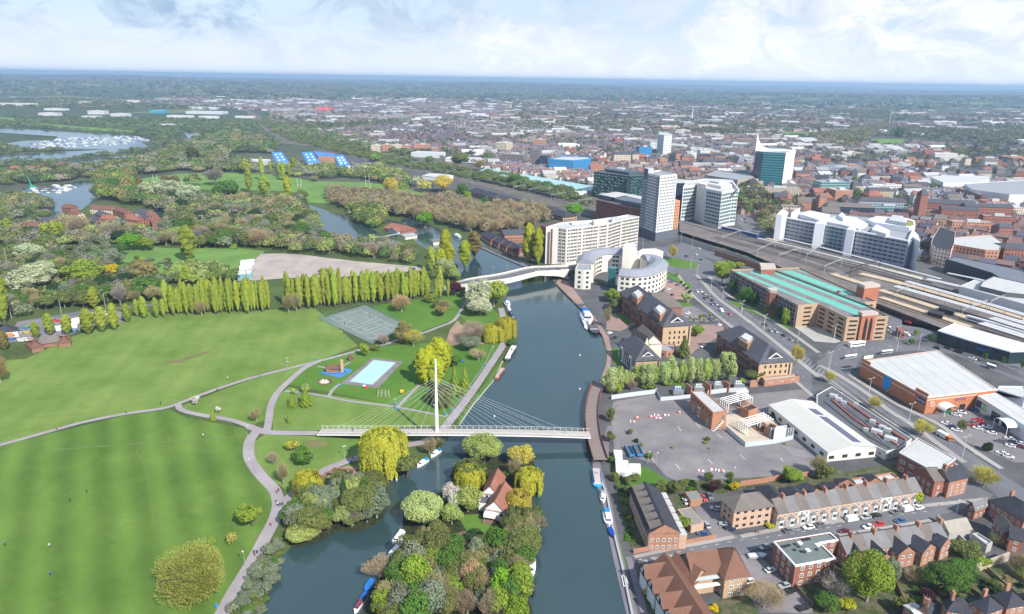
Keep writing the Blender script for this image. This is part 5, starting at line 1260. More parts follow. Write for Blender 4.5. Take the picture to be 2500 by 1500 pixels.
def brick_office(label,s,he,hr,left,tan,hips=(9,9),cross=None,wells=(),floors=3):
 Q=rect4(s,he);t,Rf,Q2=house('brick_office',label,Q,he,hr,left,SLATE,hips=hips,floors=0,cat='office',over=0.8)
 a,b,c,d=[Vector(p)for p in Q2];ed=[(a,b),(b,c),(c,d),(d,a)]
 for p,q in ed:
  p_,q_=tuple(p),tuple(q)
  if not vis(p_,q_):continue
  L_=(q-p).length;n=Vector(((q-p).y,-(q-p).x)).normalized()
  if L_<26:
   prop(t,'end_wall',tan,lambda mb:mb.prism([p_,q_,tuple(q+n*.06),tuple(p+n*.06)],0,he+.02));pp,qq=tuple(p+n*.07),tuple(q+n*.07)
   wins(t,pp,qq,0,floors,3.4,1.1,1.7,3.1,'slot',1.3,3.0,force=True);win1(t,pp,qq,0.92,1.0,0.9,he-2.5,'slot')
   m_=(p+q)/2;w_=min(L_*.5,9);zt=he+2.0;up=(q-p).normalized();ins_=(-n)
   def gab(mb,w,z0,z1,o0,o1):
    A=m_+n*o0-up*w/2;B=m_+n*o0+up*w/2;T_=m_+n*o0;A2=A-n*o1;B2=B-n*o1;T2=T_-n*o1
    mb.face([(*A,z0),(*B,z0),(*T_,z1)]);mb.face([(*B,z0),(*B2,z0),(*T2,z1),(*T_,z1)]);mb.face([(*A2,z0),(*A,z0),(*T_,z1),(*T2,z1)])
   slope=(hr-he)/max(1,(hips[0]or 9));prop(t,'gablet',SLATE,lambda mb:gab(mb,w_+1.2,he+1.2,he+1.2+(w_+1.2)*.38,-1.2,w_*.9));prop(t,'gablet_frame',WHITE,lambda mb:gab(mb,w_,he+1.35,he+1.2+w_*.38,-1.0,0.3));prop(t,'gablet_glass',GLASS,lambda mb:gab(mb,w_*.72,he+1.7,he+1.35+w_*.28,-0.9,0.2))
  else:
   wins(t,p_,q_,0,1,3,1.7,3.0,3.3,'slot',0.8,1.2,force=True);wins(t,p_,q_,4.4,1,3,1.5,he*0.32,2.55,'slot',0.2,1.5,force=True);wins(t,p_,q_,he-2.6,1,3,1.2,1.2,2.9,'slot',0.2,1.5,force=True)
   prop(t,'string_course',BR_O,lambda mb:[mb.prism([p_,q_,tuple(q+n*.18),tuple(p+n*.18)],z,z+.5,bot=True)for z in(4.0,he-3.2)])
   k=int(L_//14)
   for i in range(k):
    s0=(i+0.5)/k;A=p.lerp(q,s0);up=(q-p).normalized();prop(t,'bay',left,lambda mb:mb.prism([tuple(A-up*1.9),tuple(A-up*1.2+n*1.1),tuple(A+up*1.2+n*1.1),tuple(A+up*1.9)],0,he-.6));win1(t,tuple(A-up*1.2+n*1.12),tuple(A+up*1.2+n*1.12),0.5,1.0,1.8,he-3.0,'dark')
 for(s_,z)in wells:
  P=gp(s_,z);prop(t,'roof_well',M((0.32,0.17,0.10),0.9,name='well_wall'),lambda mb:mb.prism(P,z-3.5,z+.15));prop(t,'roof_plant',PLANT,lambda mb:mb.prism(inset(P,1.0),z,z+1.6));prop(t,'railing',WHITE,lambda mb:[mb.tube((*P[i],z+.9),(*P[(i+1)%len(P)],z+.9),.07,n=4)for i in range(len(P))])
 if cross:
  Qc=rect4(cross,he);roofshape(t,Qc,he+.3,hr-.4,(0,7),TILE_G,wall=left,over=0.6,name='wing_roof')
 return t
tan=brick((0.56,0.40,0.26));shade_brick=brick((0.33,0.165,0.12))  # sunlit end-wall brick and darkened long-wall brick, sun and shade in the colour
brick_office('central brick office with steep slate roof and two roof wells beside the river',"I 168,160 692,572 1028,546",13.8,20.5,shade_brick,tan,hips=(8,9),cross="I 470,205 760,200 870,350",wells=[("I 310,200 385,150 450,205 375,255",18.5),("I 575,385 640,335 730,395 650,460",18.5)],floors=3)
brick_office('right-hand brick office with dark slate roof beside the dual carriageway',"I 1342,650 1852,1016 2252,986",11.8,18.5,shade_brick,tan,hips=(8,9),wells=[("I 1600,735 1675,675 1790,735 1710,800",16.5)],floors=3)
t=brick_office('smaller brick and white office with brown slate roofs at the riverside walk',"I 158,765 362,985 650,962",9.5,15.5,M((0.62,0.62,0.62),0.7,0.08,name='white_wall'),BR_T,hips=(6,7),floors=3)
house('','',"I 300,700 460,800 700,905",9.5,14.5,CREAM,TILE_G,hips=(0,0),floors=0,t=t,foot=False);house('','',"I 330,650 460,790 585,690",9.5,14.5,CREAM,TILE_G,hips=(0,0),floors=0,t=t,foot=False)
block('brick_annex','small flat-roofed brick annex between the central office and the conical tree',"I 645,860 730,880 850,850 830,790 680,790",4,BR_O,ROOFG,floors=1,win=(1.5,1.2,3,'dark'))
block('brick_store','low flat-roofed brick store at the end of the right-hand office',"I 1880,1190 1915,1235 2335,1180 2285,1150",3.6,BR_O,CONC,floors=1,win=(2.2,0.5,7,'white'),sill=1.6)
block('brick_kiosk','tiny brick kiosk beside the transformer bays',"I 1742,1255 1832,1250 1830,1225 1745,1230",3,BR_O,ROOFG)
RO=brick((0.50,0.20,0.10));BIGW=seamm((0.47,0.47,0.455),'white_roof_sheet',7.5,0.45)
Q=gp("L 515,255 1430,128 2140,595 1905,625 1310,692",9.2)
t=block('retail_shed','huge white-roofed brick retail shed with a blue panel on its side',Q,9.2,RO,BIGW,par=0.25,cat='shop',lip=M((0.72,0.66,0.6),0.7,name='coping'))
C_=ccw(Q)
A_,B_=Vector(Q[0]),Vector(Q[4]);n=Vector(((B_-A_).y,-(B_-A_).x)).normalized();n=n if n.dot(A_)<0 else-n;u=(B_-A_).normalized();LL=(B_-A_).length
def onwall(a,b,s0,s1,z0,z1,name,mat,off=0.08):
 a,b=Vector(a),Vector(b);n=Vector(((b-a).y,-(b-a).x)).normalized();n=n if n.dot(a)<0 else-n;p,q=a.lerp(b,s0),a.lerp(b,s1)
 return prop(t,name,mat,lambda mb:mb.prism([tuple(p),tuple(q),tuple(q+n*off),tuple(p+n*off)],z0,z1,bot=True))
onwall(A_,B_,0.375,0.49,1.4,8.6,'blue_panel',M((0.02,0.25,0.55),0.6,name='blue_panel'));onwall(A_,B_,0.0,1.0,6.4,6.7,'stone_band',M((0.72,0.6,0.5),0.8,name='stone_band'),0.06);onwall(Q[4],Q[3],0,1,7.3,7.65,'stone_band',M((0.72,0.6,0.5),0.8,name='stone_band'),0.06)
for s0,s1 in((0,6.5),(LL-8,LL)):prop(t,'raised_corner',RO,lambda mb:mb.prism([tuple(A_+u*s0),tuple(A_+u*s1),tuple(A_+u*s1-n*.5),tuple(A_+u*s0-n*.5)],9.2,10.8))
prop(t,'back_fascia',M((0.62,0.62,0.5),0.7,name='cream_panel_sign'),lambda mb:mb.prism(gp("L 545,200 655,185 657,180 547,195",11),9.2,11))
def text(t,body,x,y,z,rz,size,mat,ex=0.03,align='CENTER'):
 cu=bpy.data.curves.new('lettering','FONT');cu.body=body;cu.size=size;cu.extrude=ex;cu.align_x=align;cu.align_y='CENTER';ob=NO('tmp',cu);LK(ob)
 me=bpy.data.meshes.new_from_object(ob);bpy.data.objects.remove(ob);bpy.data.curves.remove(cu);me.materials.clear();me.materials.append(mat)
 o=NO('lettering',me);LK(o);o.parent=t;w=WL[t.name];o.location=(x-w[0],y-w[1],z-w[2]);o.rotation_euler=(math.pi/2,0,rz);return o
def sign(a,b,s0,s1,z0,z1,bg_,txt,fg,size):
 a,b=Vector(a),Vector(b);o_=onwall(a,b,s0,s1,z0,z1,'sign',bg_,0.15);n=Vector(((b-a).y,-(b-a).x)).normalized();n=n if n.dot(a)<0 else-n;m_=a.lerp(b,(s0+s1)/2)+n*0.2
 d=(b-a);rz=math.atan2(d.y,d.x)
 if Vector((d.y,-d.x)).dot(n)<0:rz+=math.pi
 text(t,txt,m_.x,m_.y,(z0+z1)/2,rz,size,fg)
NAVY=M((0.035,0.03,0.11),0.5,name='navy_sign');REDS=M((0.6,0.03,0.05),0.5,name='red_sign');PURP=M((0.18,0.05,0.38),0.6,name='purple_letters');WL_=M((0.8,0.8,0.8),0.6,name='white_letters')
sign(A_,B_,0.865,0.985,4.6,7.3,NAVY,'Currys',WL_,2.0);onwall(A_,B_,0.845,0.865,4.6,7.3,'sign_end',REDS,0.15)
sign(Q[4],Q[3],0.60,0.78,4.9,7.0,RO,'BENSONS',PURP,1.5)
m_=Vector(Q[4]).lerp(Vector(Q[3]),0.12);n2=Vector(((Vector(Q[3])-Vector(Q[4])).y,-(Vector(Q[3])-Vector(Q[4])).x)).normalized();n2=n2 if n2.dot(m_)<0 else-n2
def f(mb):
 c_=m_+n2*0.15;w=Vector((-n2.y,n2.x))
 for i in range(16):
  a0,a1=6.283*i/16,6.283*(i+1)/16;mb.tube((*(c_+w*1.3*math.cos(a0)),5.2+1.3*math.sin(a0)),(*(c_+w*1.3*math.cos(a1)),5.2+1.3*math.sin(a1)),0.11,n=4)
 for i in range(8):
  a0,a1=3.14*i/8,3.14*(i+1)/8;mb.tube((*(c_+w*.55*math.cos(a0)),4.9+.9*math.sin(a0)),(*(c_+w*.55*math.cos(a1)),4.9+.9*math.sin(a1)),0.11,n=4)
prop(t,'round_emblem',WL_,f)
def f(mb):
 m=Vector(Q[4]).lerp(Vector(Q[3]),0.36);w=(Vector(Q[3])-Vector(Q[4])).normalized();R_=[]
 for k in(0,5.5):R_.append([(*(m+w*4.2*math.cos(a)+n2*k),3.0+2.6*math.sin(a))for a in[math.pi*i/10 for i in range(11)]])
 for i in range(10):mb.face([R_[0][i],R_[1][i],R_[1][i+1],R_[0][i+1]])
 for s_ in(-4.1,4.1):mb.tube((*(m+w*s_+n2*5.3),0),(*(m+w*s_+n2*5.3),3.1),.15)
prop(t,'arched_canopy',WHITE,f);onwall(Q[4],Q[3],0.29,0.43,0,4.0,'entrance_glass',GLASS,0.05);onwall(Q[4],Q[3],0.31,0.36,3.2,4.0,'red_fascia',REDS,0.3);onwall(Q[4],Q[3],0.70,0.82,0,3.0,'entrance_glass',GLASS,0.05)
Q=gp("L 1912,672 2140,640 2760,1000 2560,1080",7.5)
t=block('glass_fronted_shop','white-roofed glass-fronted shop unit adjoining the huge retail shed',Q,7.5,PANELW,BIGW,par=0.2,cat='shop')
wins(t,Q[0],Q[3],0,1,3,5.6,4.6,7.4,'dark',0.4,9,force=True);sign(Q[0],Q[3],0.015,0.11,2.2,5.6,NAVY,'::::',WL_,1.2);sign(Q[0],Q[3],0.12,0.22,2.2,5.6,M((0.15,0.45,0.2),0.6,name='green_sign'),'O O',WL_,2.2)
def f(mb):
 a,b=Vector(Q[0]),Vector(Q[3]);n=Vector(((b-a).y,-(b-a).x)).normalized();n=n if n.dot(a)<0 else-n;m=a.lerp(b,.70);w=(b-a).normalized();R_=[[(*(m+w*4.5*math.cos(x)+n*k),5.0+1.8*math.sin(x))for x in[math.pi*i/8 for i in range(9)]]for k in(0,6)]
 for i in range(8):mb.face([R_[0][i],R_[1][i],R_[1][i+1],R_[0][i+1]])
 for s_ in(-4.3,4.3):mb.tube((*(m+w*s_+n*5.6),0),(*(m+w*s_+n*5.6),5.2),.18)
prop(t,'arched_canopy',M((0.6,0.66,0.7),0.4,name='steel_canopy'),f)
block('grey_shed','pale grey metal shed behind the retail shed',"L 1915,640 2150,600 2170,555 2473,560 2560,620 2480,700 2150,600",7,seamm((0.5,0.53,0.57),'grey_cladding_sheet',1.0),ROOFP)
# ---------------- footbridge ----------------
dk=[(*g1(px("S "+s)[0],z),z)for s,z in(("262,770",1.8),("420,771",2.6),("700,772",4.2),("1000,771",5.6),("1208,771",6.2),("1500,772",6.6),("1800,776",6.6),("2100,783",6.2),("2442,794",5.6))]
t=thing('cable_stayed_footbridge','','footbridge',(dk[4][0],dk[4][1],0))
t['label']='white cable-stayed footbridge with one tall mast crossing the river from the park'
XY=smooth([d[:2]for d in dk],4);ZZ=[p[0]for p in smooth([(d[2],0)for d in dk],4)]
mb=MB();strip(XY,5.2,ZZ,mb,z2=0.5);mb.build('deck',M((0.38,0.345,0.32),0.85,0.12,name='deck_surface'),t)
def side(k):
 o=[]
 for i,p in enumerate(XY):
  d=(Vector(XY[min(i+1,len(XY)-1)])-Vector(XY[max(i-1,0)])).normalized();n=Vector((-d.y,d.x));o.append((p[0]+n.x*k,p[1]+n.y*k))
 return o
for k in(-2.75,2.75):
 S_=side(k);O_=side(k*1.14)
 def f(mb):
  for i in range(len(S_)-1):
   a,b=(*S_[i],ZZ[i]-.45),(*S_[i+1],ZZ[i+1]-.45);mb.tube(a,b,0.2,n=6);mb.tube((*O_[i],ZZ[i]+1.25),(*O_[i+1],ZZ[i+1]+1.25),0.05,n=4);mb.tube((*side_mid(S_,O_,i),ZZ[i]+.65),(*side_mid(S_,O_,i+1),ZZ[i+1]+.65),0.035,n=3)
  acc=along(XY,2.6,0.2)
  for x,y,a in acc:
   n=Vector((-math.sin(a),math.cos(a)));z=np.interp(x,[p[0]for p in XY],ZZ);mb.tube((x+n.x*k,y+n.y*k,z-.4),(x+n.x*k*1.14,y+n.y*k*1.14,z+1.3),0.06,n=4)
 def side_mid(A,B,i):return((A[i][0]+B[i][0])/2,(A[i][1]+B[i][1])/2)
 prop(t,'railing',WHITE,f)
mx,my=dk[4][0],dk[4][1]+0.2
prop(t,'mast',WHITE,lambda mb:(mb.tube((mx,my,0),(mx,my,14),.75,.78,12),mb.tube((mx,my,14),(mx,my,40.5),.78,.34,12)));prop(t,'pier',CONC,lambda mb:mb.tube((mx,my,0),(mx,my,5.6),1.3,1.1,12))
wire=M((0.72,0.72,0.74),0.4,0.02,name='cable_white')
for sd_ in(-2.9,2.9):
 for(xs,za)in((1360,24),(1505,25.5),(1660,27),(1815,28.3),(1970,29.5),(2120,30.7),(2270,31.8),(1060,24.5),(935,26),(810,27.3),(690,28.6),(570,29.8),(450,31),(340,32)):
  q=g1(px(f"S {xs},775")[0],6);z=np.interp(q[0],[p[0]for p in XY],ZZ);y=np.interp(q[0],[p[0]for p in XY],[p[1]for p in XY])
  prop(t,'cable',wire,lambda mb:mb.tube((mx,my,za),(q[0],y+sd_,z-.3),0.025,n=4,cap=False))
t=thing('boardwalk','curved timber boardwalk with rusty steel edging at the right end of the footbridge','boardwalk',(*g1(px("M 130,600")[0]),0))
BW=smooth(gp("M 185,60 130,200 105,400 130,640 195,860",2.6),4);strip_z=2.6
mb=MB();strip(BW,6.0,2.6,mb,z2=.35);mb.build('deck',M((0.20,0.155,0.145),0.9,0.2,2.0,name='timber_boards'),t)
RUST=M((0.30,0.10,0.05),0.85,0.2,name='rusty_steel')
for k in(-3.1,3.1):
 o=[]
 for i,p in enumerate(BW):
  d=(Vector(BW[min(i+1,len(BW)-1)])-Vector(BW[max(i-1,0)])).normalized();o.append((p[0]-d.y*k,p[1]+d.x*k))
 prop(t,'edge_fence',RUST,lambda mb:([mb.tube((*a,3.7),(*b,3.7),.09,n=4)for a,b in zip(o,o[1:])],[mb.face([(*a,2.2),(*b,2.2),(*b,3.5),(*a,3.5)])for a,b in zip(o,o[1:])]))
prop(t,'pile',DARK,lambda mb:[mb.tube((x-2.9,y,-.5),(x-2.9,y,3.0),.22,n=6)for x,y,a in along(BW,4)])
def wallline(name,label,s,h,th,mat,cat='wall',z=0.0,group=None,posts=None,pts=None):
 P=pts or gp(s);mb=MB();strip(P,th,z+h,mb,z2=h);o=mb.build(name,mat,None,label=label,cat=cat,group=group);FOOT_=P;return o
wallline('quay_wall','pale concrete quay wall along the right bank towpath',"W 1527,1490 1502,1370 1480,1280 1467,1205 1449,1155",0.9,0.7,CONC)
wallline('quay_wall','dark quay wall below the curved office walk',"W 1455,815 1430,781 1400,746 1370,716 1346,692",1.0,0.6,M((0.10,0.08,0.075),0.9,name='dark_quay'))
wallline('quay_wall','pale stone quay edge along the left bank above the footbridge',"S 1738,212 1660,370 1500,560 1390,722",0.45,0.5,CONC)
wallline('quay_wall','dark edging along the upper towpath',"T 1945,232 2140,318 2480,462",0.6,0.5,M((0.10,0.08,0.075),0.9,name='dark_quay'))
wallline('quay_wall','brown retaining edge around the inlet',"V 1430,395 1540,318 1700,335 1880,335",1.0,0.5,BR_B)
# ---------------- road bridge ----------------
rb=[(*g1(px(s)[0],z),z)for s,z in(("T 1640,605",1.5),("T 1760,585",4.5),("T 1950,556",7),("T 2200,520",8.6),("H 0,992",9.2),("H 200,978",9),("H 430,965",7.5),("H 640,958",4.5),("H 900,940",1.0))]
t=thing('road_bridge','low white arched road bridge with pale parapets upstream of the footbridge','bridge',(rb[3][0],rb[3][1],0))
XY=smooth([d[:2]for d in rb],4);ZZ=[p[0]for p in smooth([(d[2],0)for d in rb],4)]
mb=MB();strip(XY,9.0,[z-0.0 for z in ZZ],mb,z2=.8);mb.build('roadway',ASPH,t)
for k in(-6.2,6.2):
 mb=MB();strip(side(k),3.2,[z+.14 for z in ZZ],mb,z2=.9);mb.build('footway',PAVE,t)
 for kk in(k*1.26,):
  S_=side(kk);n=len(S_)
  def f(mb):
   for i in range(n-1):
    def zb(j):
     u=j/(n-1)
     if 0.26<u<0.73:return 0.6+5.9*math.sqrt(max(0,1-((u-0.495)/0.235)**2))
     return 0.0
    a,b=S_[i],S_[i+1];za,zb_=zb(i),zb(i+1);mb.face([(*a,min(za,ZZ[i]-.5)),(*b,min(zb_,ZZ[i+1]-.5)),(*b,ZZ[i+1]+1.1),(*a,ZZ[i]+1.1)]);a2,b2=side(kk*.94)[i],side(kk*.94)[i+1];mb.face([(*a,ZZ[i]+1.1),(*b,ZZ[i+1]+1.1),(*b2,ZZ[i+1]+1.1),(*a2,ZZ[i]+1.1)]);mb.face([(*a2,ZZ[i]+.1),(*b2,ZZ[i+1]+.1),(*b2,ZZ[i+1]+1.1),(*a2,ZZ[i]+1.1)])
  prop(t,'side_wall',M((0.62,0.58,0.52),0.85,0.1,name='white_stone'),f)
def f(mb):
 A,B_=side(-7.8),side(7.8);n=len(A)
 for i in range(n-1):
  zb=lambda j:(0.6+5.9*math.sqrt(max(0,1-((j/(n-1)-0.495)/0.235)**2)))if 0.26<j/(n-1)<0.73 else 0
  mb.face([(*A[i],zb(i)),(*A[i+1],zb(i+1)),(*B_[i+1],zb(i+1)),(*B_[i],zb(i))])
prop(t,'arch_soffit',CONC,f)
# ---------------- yard behind the willows ----------------
SB=brick((0.44,0.215,0.13));t=block('brick_substation','tall narrow brick substation with flat white roof in the middle of the yard',"M 1138,152 1268,146 1512,355 1368,372",9.2,SB,ROOFP,par=0.3,lip=SB)
Q=ccw(gp("M 1138,152 1268,146 1512,355 1368,372",9.2));
for i in range(4):
 p,q=Q[i],Q[(i+1)%4];d=math.dist(p,q)
 if vis(p,q)and d>15:
  for s in(.08,.2,.33,.47,.6,.75,.9):win1(t,p,q,s,6.3,1.3,1.5,'dark')
  for s,w,h in((.17,1.6,2.8),(.40,1.2,5.2),(.455,1.2,5.2),(.80,1.6,2.8)):win1(t,p,q,s,0.2,w,h,'sash')
 elif vis(p,q):win1(t,p,q,.78,5.0,1.1,2.0,'door');P0,P1=Vector(p),Vector(q);n=Vector(((P1-P0).y,-(P1-P0).x)).normalized();prop(t,'outside_stair',WHITE,lambda mb:[mb.box((*(P0.lerp(P1,.1+.1*k)+n*.9),.7*k),(1.0,1.2,.15),math.atan2((P1-P0).y,(P1-P0).x))for k in range(7)])
block('transformer_house','small brick transformer house among the pipe frames, upper',"M 1660,310 1740,355 1835,325 1760,280",5,SB,SLATE_D,floors=0)
block('transformer_house','small brick transformer house among the pipe frames, lower',"M 1905,510 1985,550 2040,510 1960,480",4.5,SB,SLATE_D,floors=0)
t=block('radiator_bank','grey steel transformer with tall cooling fins behind the low white fence',"M 2010,545 2130,530 2140,505 2030,515",6.0,M((0.55,0.57,0.60),0.5,0.1,name='grey_steel_panel'),STEEL);
x,y=g1(px("M 2070,640")[0]);prop(t,'cooling_fin',STEEL,lambda mb:[mb.box((x-5+i*1.1,y-.6,.8),(.5,1.0,4.6))for i in range(10)])
def gantry(label,cx_,cy_,n,sx_,sy_,a):
 x,y=g1(px(f"M {cx_},{cy_}")[0]);t=thing('busbar_frame',label,'substation frame',(x,y,0),'white pipe frames in the substation')
 ca,sa=math.cos(a),math.sin(a);w=lambda u,v,z:(x+u*ca-v*sa,y+u*sa+v*ca,z)
 for i in range(n):
  v=(i-(n-1)/2)*sy_;prop(t,'pipe_run',WHITE,lambda mb:(mb.tube(w(-sx_,v,0),w(-sx_,v,5),.22,n=6),mb.tube(w(-sx_,v,5),w(sx_,v,6.6),.17,n=6),mb.tube(w(sx_,v,6.6),w(sx_,v,2.5),.2,n=6),mb.tube(w(0,v,5.8),w(0,v,3),.14,n=5)))
 prop(t,'transformer',M((0.16,0.12,0.11),0.7,0.2,2,name='dark_plant'),lambda mb:(mb.box((*w(sx_*.5,0,0)[:2],0.2),(3.6,2.6,3.0),a),[mb.tube(w(sx_*.5+k,0,3.2),w(sx_*.5+k*1.4,.5,4.4),.2,.1,6)for k in(-1,0,1)]))
 prop(t,'bund',SB,lambda mb:mb.box((*w(sx_*.5,0,0)[:2],0),(6,5,.7),a))
gantry('white pipe frame beside the brick substation, upper of two',1600,330,5,7,1.6,0.35);gantry('white pipe frame behind the steel fence, lower of two',1800,560,5,7,1.6,0.35)
gantry('grey transformer frame between the brick dividing walls and the pipe frames',1660,260,3,2.5,1.2,0.1)
for i,(s)in enumerate(("I 968,1262 1035,1315","I 1190,1240 1268,1295","I 1415,1225 1492,1270")):
 P=gp(s,5.5);wallline('blast_wall',f"brick dividing wall between transformer bays, {('left','middle','right')[i]} of three",'',5.5,.6,SB,pts=P,group='brick dividing walls')
for i,(u,v)in enumerate(((860,1370),(1110,1340),(1345,1310),(1590,1300))):
 x,y=g1(px(f"I {u},{v+25}")[0]);t=thing('transformer',f"grey oil transformer with pipes, {('leftmost, painted blue','second','third','rightmost')[i]} in the row of bays",'transformer',(x,y,0),'transformers in bays')
 mm=M((0.10,0.22,0.42),0.6,name='blue_plant')if i==0 else PLANT
 prop(t,'tank',mm,lambda mb:mb.box((x,y,.3),(4,2.4,2.6),.1));prop(t,'radiator',STEEL,lambda mb:[mb.box((x-2.6+.45*k,y-1.9,.6),(.2,1.1,2.4),.1)for k in range(12)]);prop(t,'conservator',PLANT,lambda mb:mb.tube((x-1.6,y+.6,3.6),(x+1.6,y+.8,3.6),.5,n=8));prop(t,'bushing',WHITE,lambda mb:[mb.tube((x+k,y,2.9),(x+k*1.2,y,4.4),.18,.08,6)for k in(-1.2,0,1.2)])
FEN=M((0.48,0.52,0.55),0.5,0.1,name='steel_palisade')
def fence(label,s,h,mat=FEN,name='palisade_fence',gap=2.5,solid=True):
 P=gp(s);t=thing(name,label,'fence',(*P[0],0));prop(t,'panel',mat,lambda mb:[mb.face([(*a,.1),(*b,.1),(*b,h),(*a,h)])for a,b in zip(P,P[1:])]if solid else[mb.tube((*a,z),(*b,z),.05,n=3)for a,b in zip(P,P[1:])for z in(.4,h*.55,h)]);prop(t,'posts',mat,lambda mb:[mb.tube((x,y,0),(x,y,h+.15),.07,n=4)for x,y,a in along(P,gap)]).name='post_row'
fence('pale steel palisade fence below the pale willow row',"M 310,240 520,210 760,180 780,160",2.6);fence('grey steel fence round the blue transformer compound',"M 780,165 820,255 1130,225 1135,190",2.2);fence('white steel fence in front of the transformer bays',"M 1310,190 1500,165 1710,160",2.6);fence('low white fence on the near side of the pipe frames',"M 1500,560 1700,735 2010,700 2200,655",2.4)
fence('blue-green mesh fence round the tennis courts',"T 322,945 788,806 1205,1010 862,1200 322,945",3.0,M((0.10,0.22,0.20),0.6,name='green_mesh'),'mesh_fence',2.5,False)
fence('grey railing along the fenced playground path',"S -10,455 200,476 500,534 880,582 1270,660 1300,650 1480,400 1600,230 1665,80",1.1,STEEL,'railing_fence',3,False)
fence('timber fence behind the yard hedge',"M 345,780 400,1000 470,1290 520,1484",1.6,M((0.16,0.11,0.08),0.9,name='timber_fence'),'timber_fence',3)
wallline('brick_wall','long brick wall at the back of the terrace gardens',"N 1390,160 1620,130 1850,80 2110,55",2.2,.4,BR_O);wallline('brick_wall','low pink brick wall along the street by the riverside terrace',"N 745,780 1140,705",1.7,.35,BR_O)
wallline('brick_wall','pink brick wall at the foot of the riverside terrace',"N 280,865 450,830 745,785",1.8,.35,BR_O);wallline('stone_wall','long pale stone wall at the bottom of the narrow yard',"O 1560,520 1750,690 1950,880 2050,960",2.6,.5,CONC);wallline('stone_wall','pale stone wall behind the dark gardens',"O 1950,1060 2300,930",3.2,.6,M((0.40,0.34,0.27),0.9,name='pale_stone_wall'))
for i,s in enumerate(("O 1330,1170 1480,1330 1700,1484","O 1480,1150 1700,1330 1780,1400","O 2080,1040 2260,1200 2400,1320","O 2300,1040 2473,1180","O 1890,1240 2010,1320","O 1100,1060 1160,1250 1200,1330","O 60,1180 150,1290 270,1420")):
 wallline('garden_fence','','',1.6,.12,M((0.20,0.15,0.11),0.9,name='timber_fence'),'fence',pts=gp(s))['label']=('weathered timber garden fence in the shaded back gardens, '+ordn(i+1)+' of seven')
for i,(s,h,c,lb_)in enumerate((("M 330,760 420,765 428,870 355,868",2.8,(0.62,0.64,0.64),'pale grey cabin beside the blue trailers'),("M 352,868 485,872 492,988 360,985",2.8,(0.70,0.70,0.66),'cream storage container on the grass edge, left of two'),("M 495,903 612,905 618,990 495,988",2.6,(0.66,0.66,0.62),'cream storage container on the grass edge, right of two'))):
 Q=gp(s,h);t=block('storage_container',lb_,Q,h,M(c,0.6,0.08,name='container_paint'),M(c,0.6,0.12,name='container_roof'),par=.05,cat='container',foot=False);prop(t,'door',STEEL,lambda mb:mb.box((*(Vector(Q[2])*.5+Vector(Q[3])*.5-Vector((0,.08))),.2),(2.0,.06,2.2)))
for i,(s,lb_)in enumerate((("M 440,725 500,830 550,825 490,725",'left one of two blue flatbed trailers in the yard'),("M 530,715 582,828 640,822 590,712",'right one of two blue flatbed trailers in the yard'))):
 P=gp(s,1.0);BL=M((0.03,0.22,0.45),0.6,0.1,name='blue_trailer');t=thing('flatbed_trailer',lb_,'trailer',(*P[0],0),'blue trailers');prop(t,'bed',M((0.10,0.10,0.11),0.8,name='dark_bed'),lambda mb:mb.prism(P,.7,1.0,bot=True));prop(t,'side_rail',BL,lambda mb:[mb.prism([P[a],P[b],(P[b][0]+.15,P[b][1]+.1),(P[a][0]+.15,P[a][1]+.1)],.6,1.9,bot=True)for a,b in((0,1),(1,2),(2,3))]);cxx=(Vector(P[1])+Vector(P[2]))/2
 for k in(-1,1):
  prop(t,'wheel',RUB,lambda mb:mb.tube((cxx.x+k*1.2,cxx.y+3,.45),(cxx.x+k*1.45,cxx.y+3,.45),.45,n=10))
for i,(u,v,a)in enumerate(((525,462,1),(580,425,0),(725,415,0),(775,395,1),(795,425,1),(885,395,1),(1020,370,0),(1237,975,1),(1370,965,1),(1448,975,1))):
 x,y=g1(px(f"M {u},{v+12}")[0]);t=thing('barrier_pile',('white' if a else 'red and white')+' barrier heap on the yard, '+(ordn(i+1)+' in the far row' if v<900 else ordn(i-6)+' near the hedge'),'barriers',(x,y,0),'barrier heaps')
 for k in range(3):prop(t,'barrier' if k else 'sack',M((0.72,0.72,0.70),0.7,name='white_sack')if(k+a)%2 else M((0.55,0.10,0.07),0.6,name='red_barrier'),lambda mb:mb.box((x+k*.9-.8,y+.5*(k%2),0),(.6,1.0,.8-.1*k),.5*k+i))
WQ=rect4("W 2000,1092 1858,978 1952,962",4.8)
WQ=[WQ[0],WQ[1],WQ[2],WQ[3]]
t,Rf,Q=house('warehouse','long white warehouse with low pitched roof and solar panels beside the yard',WQ,4.8,7.0,M((0.66,0.65,0.62),0.7,0.08,name='white_wall'),seamm((0.50,0.49,0.45),'cream_roof_sheet',1.2,0.6),floors=1,win=(2.6,1.6,6.5,'brown'),cat='warehouse',sill=1.2,over=0.3)
a,b,c,d=[Vector(p)for p in Q]
sc_=[(a,b),(c,d)];e_=(b-a).normalized();vv_=(d-a).normalized();Wd=(d-a).length;sideR=1 if((a+b)/2).x<((c+d)/2).x else 0
P0,VV_=(d,-vv_)if sideR else(a,vv_);
if sideR:P0=d
def slope(mb,s0,s1,w0,w1,off=.12):
 z=lambda w:4.8+2.2*w/(Wd/2)+off;mb.face([(*(P0+e_*s0+VV_*w0),z(w0)),(*(P0+e_*s1+VV_*w0),z(w0)),(*(P0+e_*s1+VV_*w1),z(w1)),(*(P0+e_*s0+VV_*w1),z(w1))])
LLn=(b-a).length;lo_far=(b.y>a.y)
fr=lambda s:(LLn*s)
prop(t,'solar_panels',M((0.05,0.055,0.12),0.2,0.2,2.5,sp=0.7,name='solar_panel'),lambda mb:(slope(mb,fr(.40),fr(.93),Wd*.22,Wd*.40),slope(mb,fr(.22),fr(.36),Wd*.22,Wd*.40))).name='solar_panel'
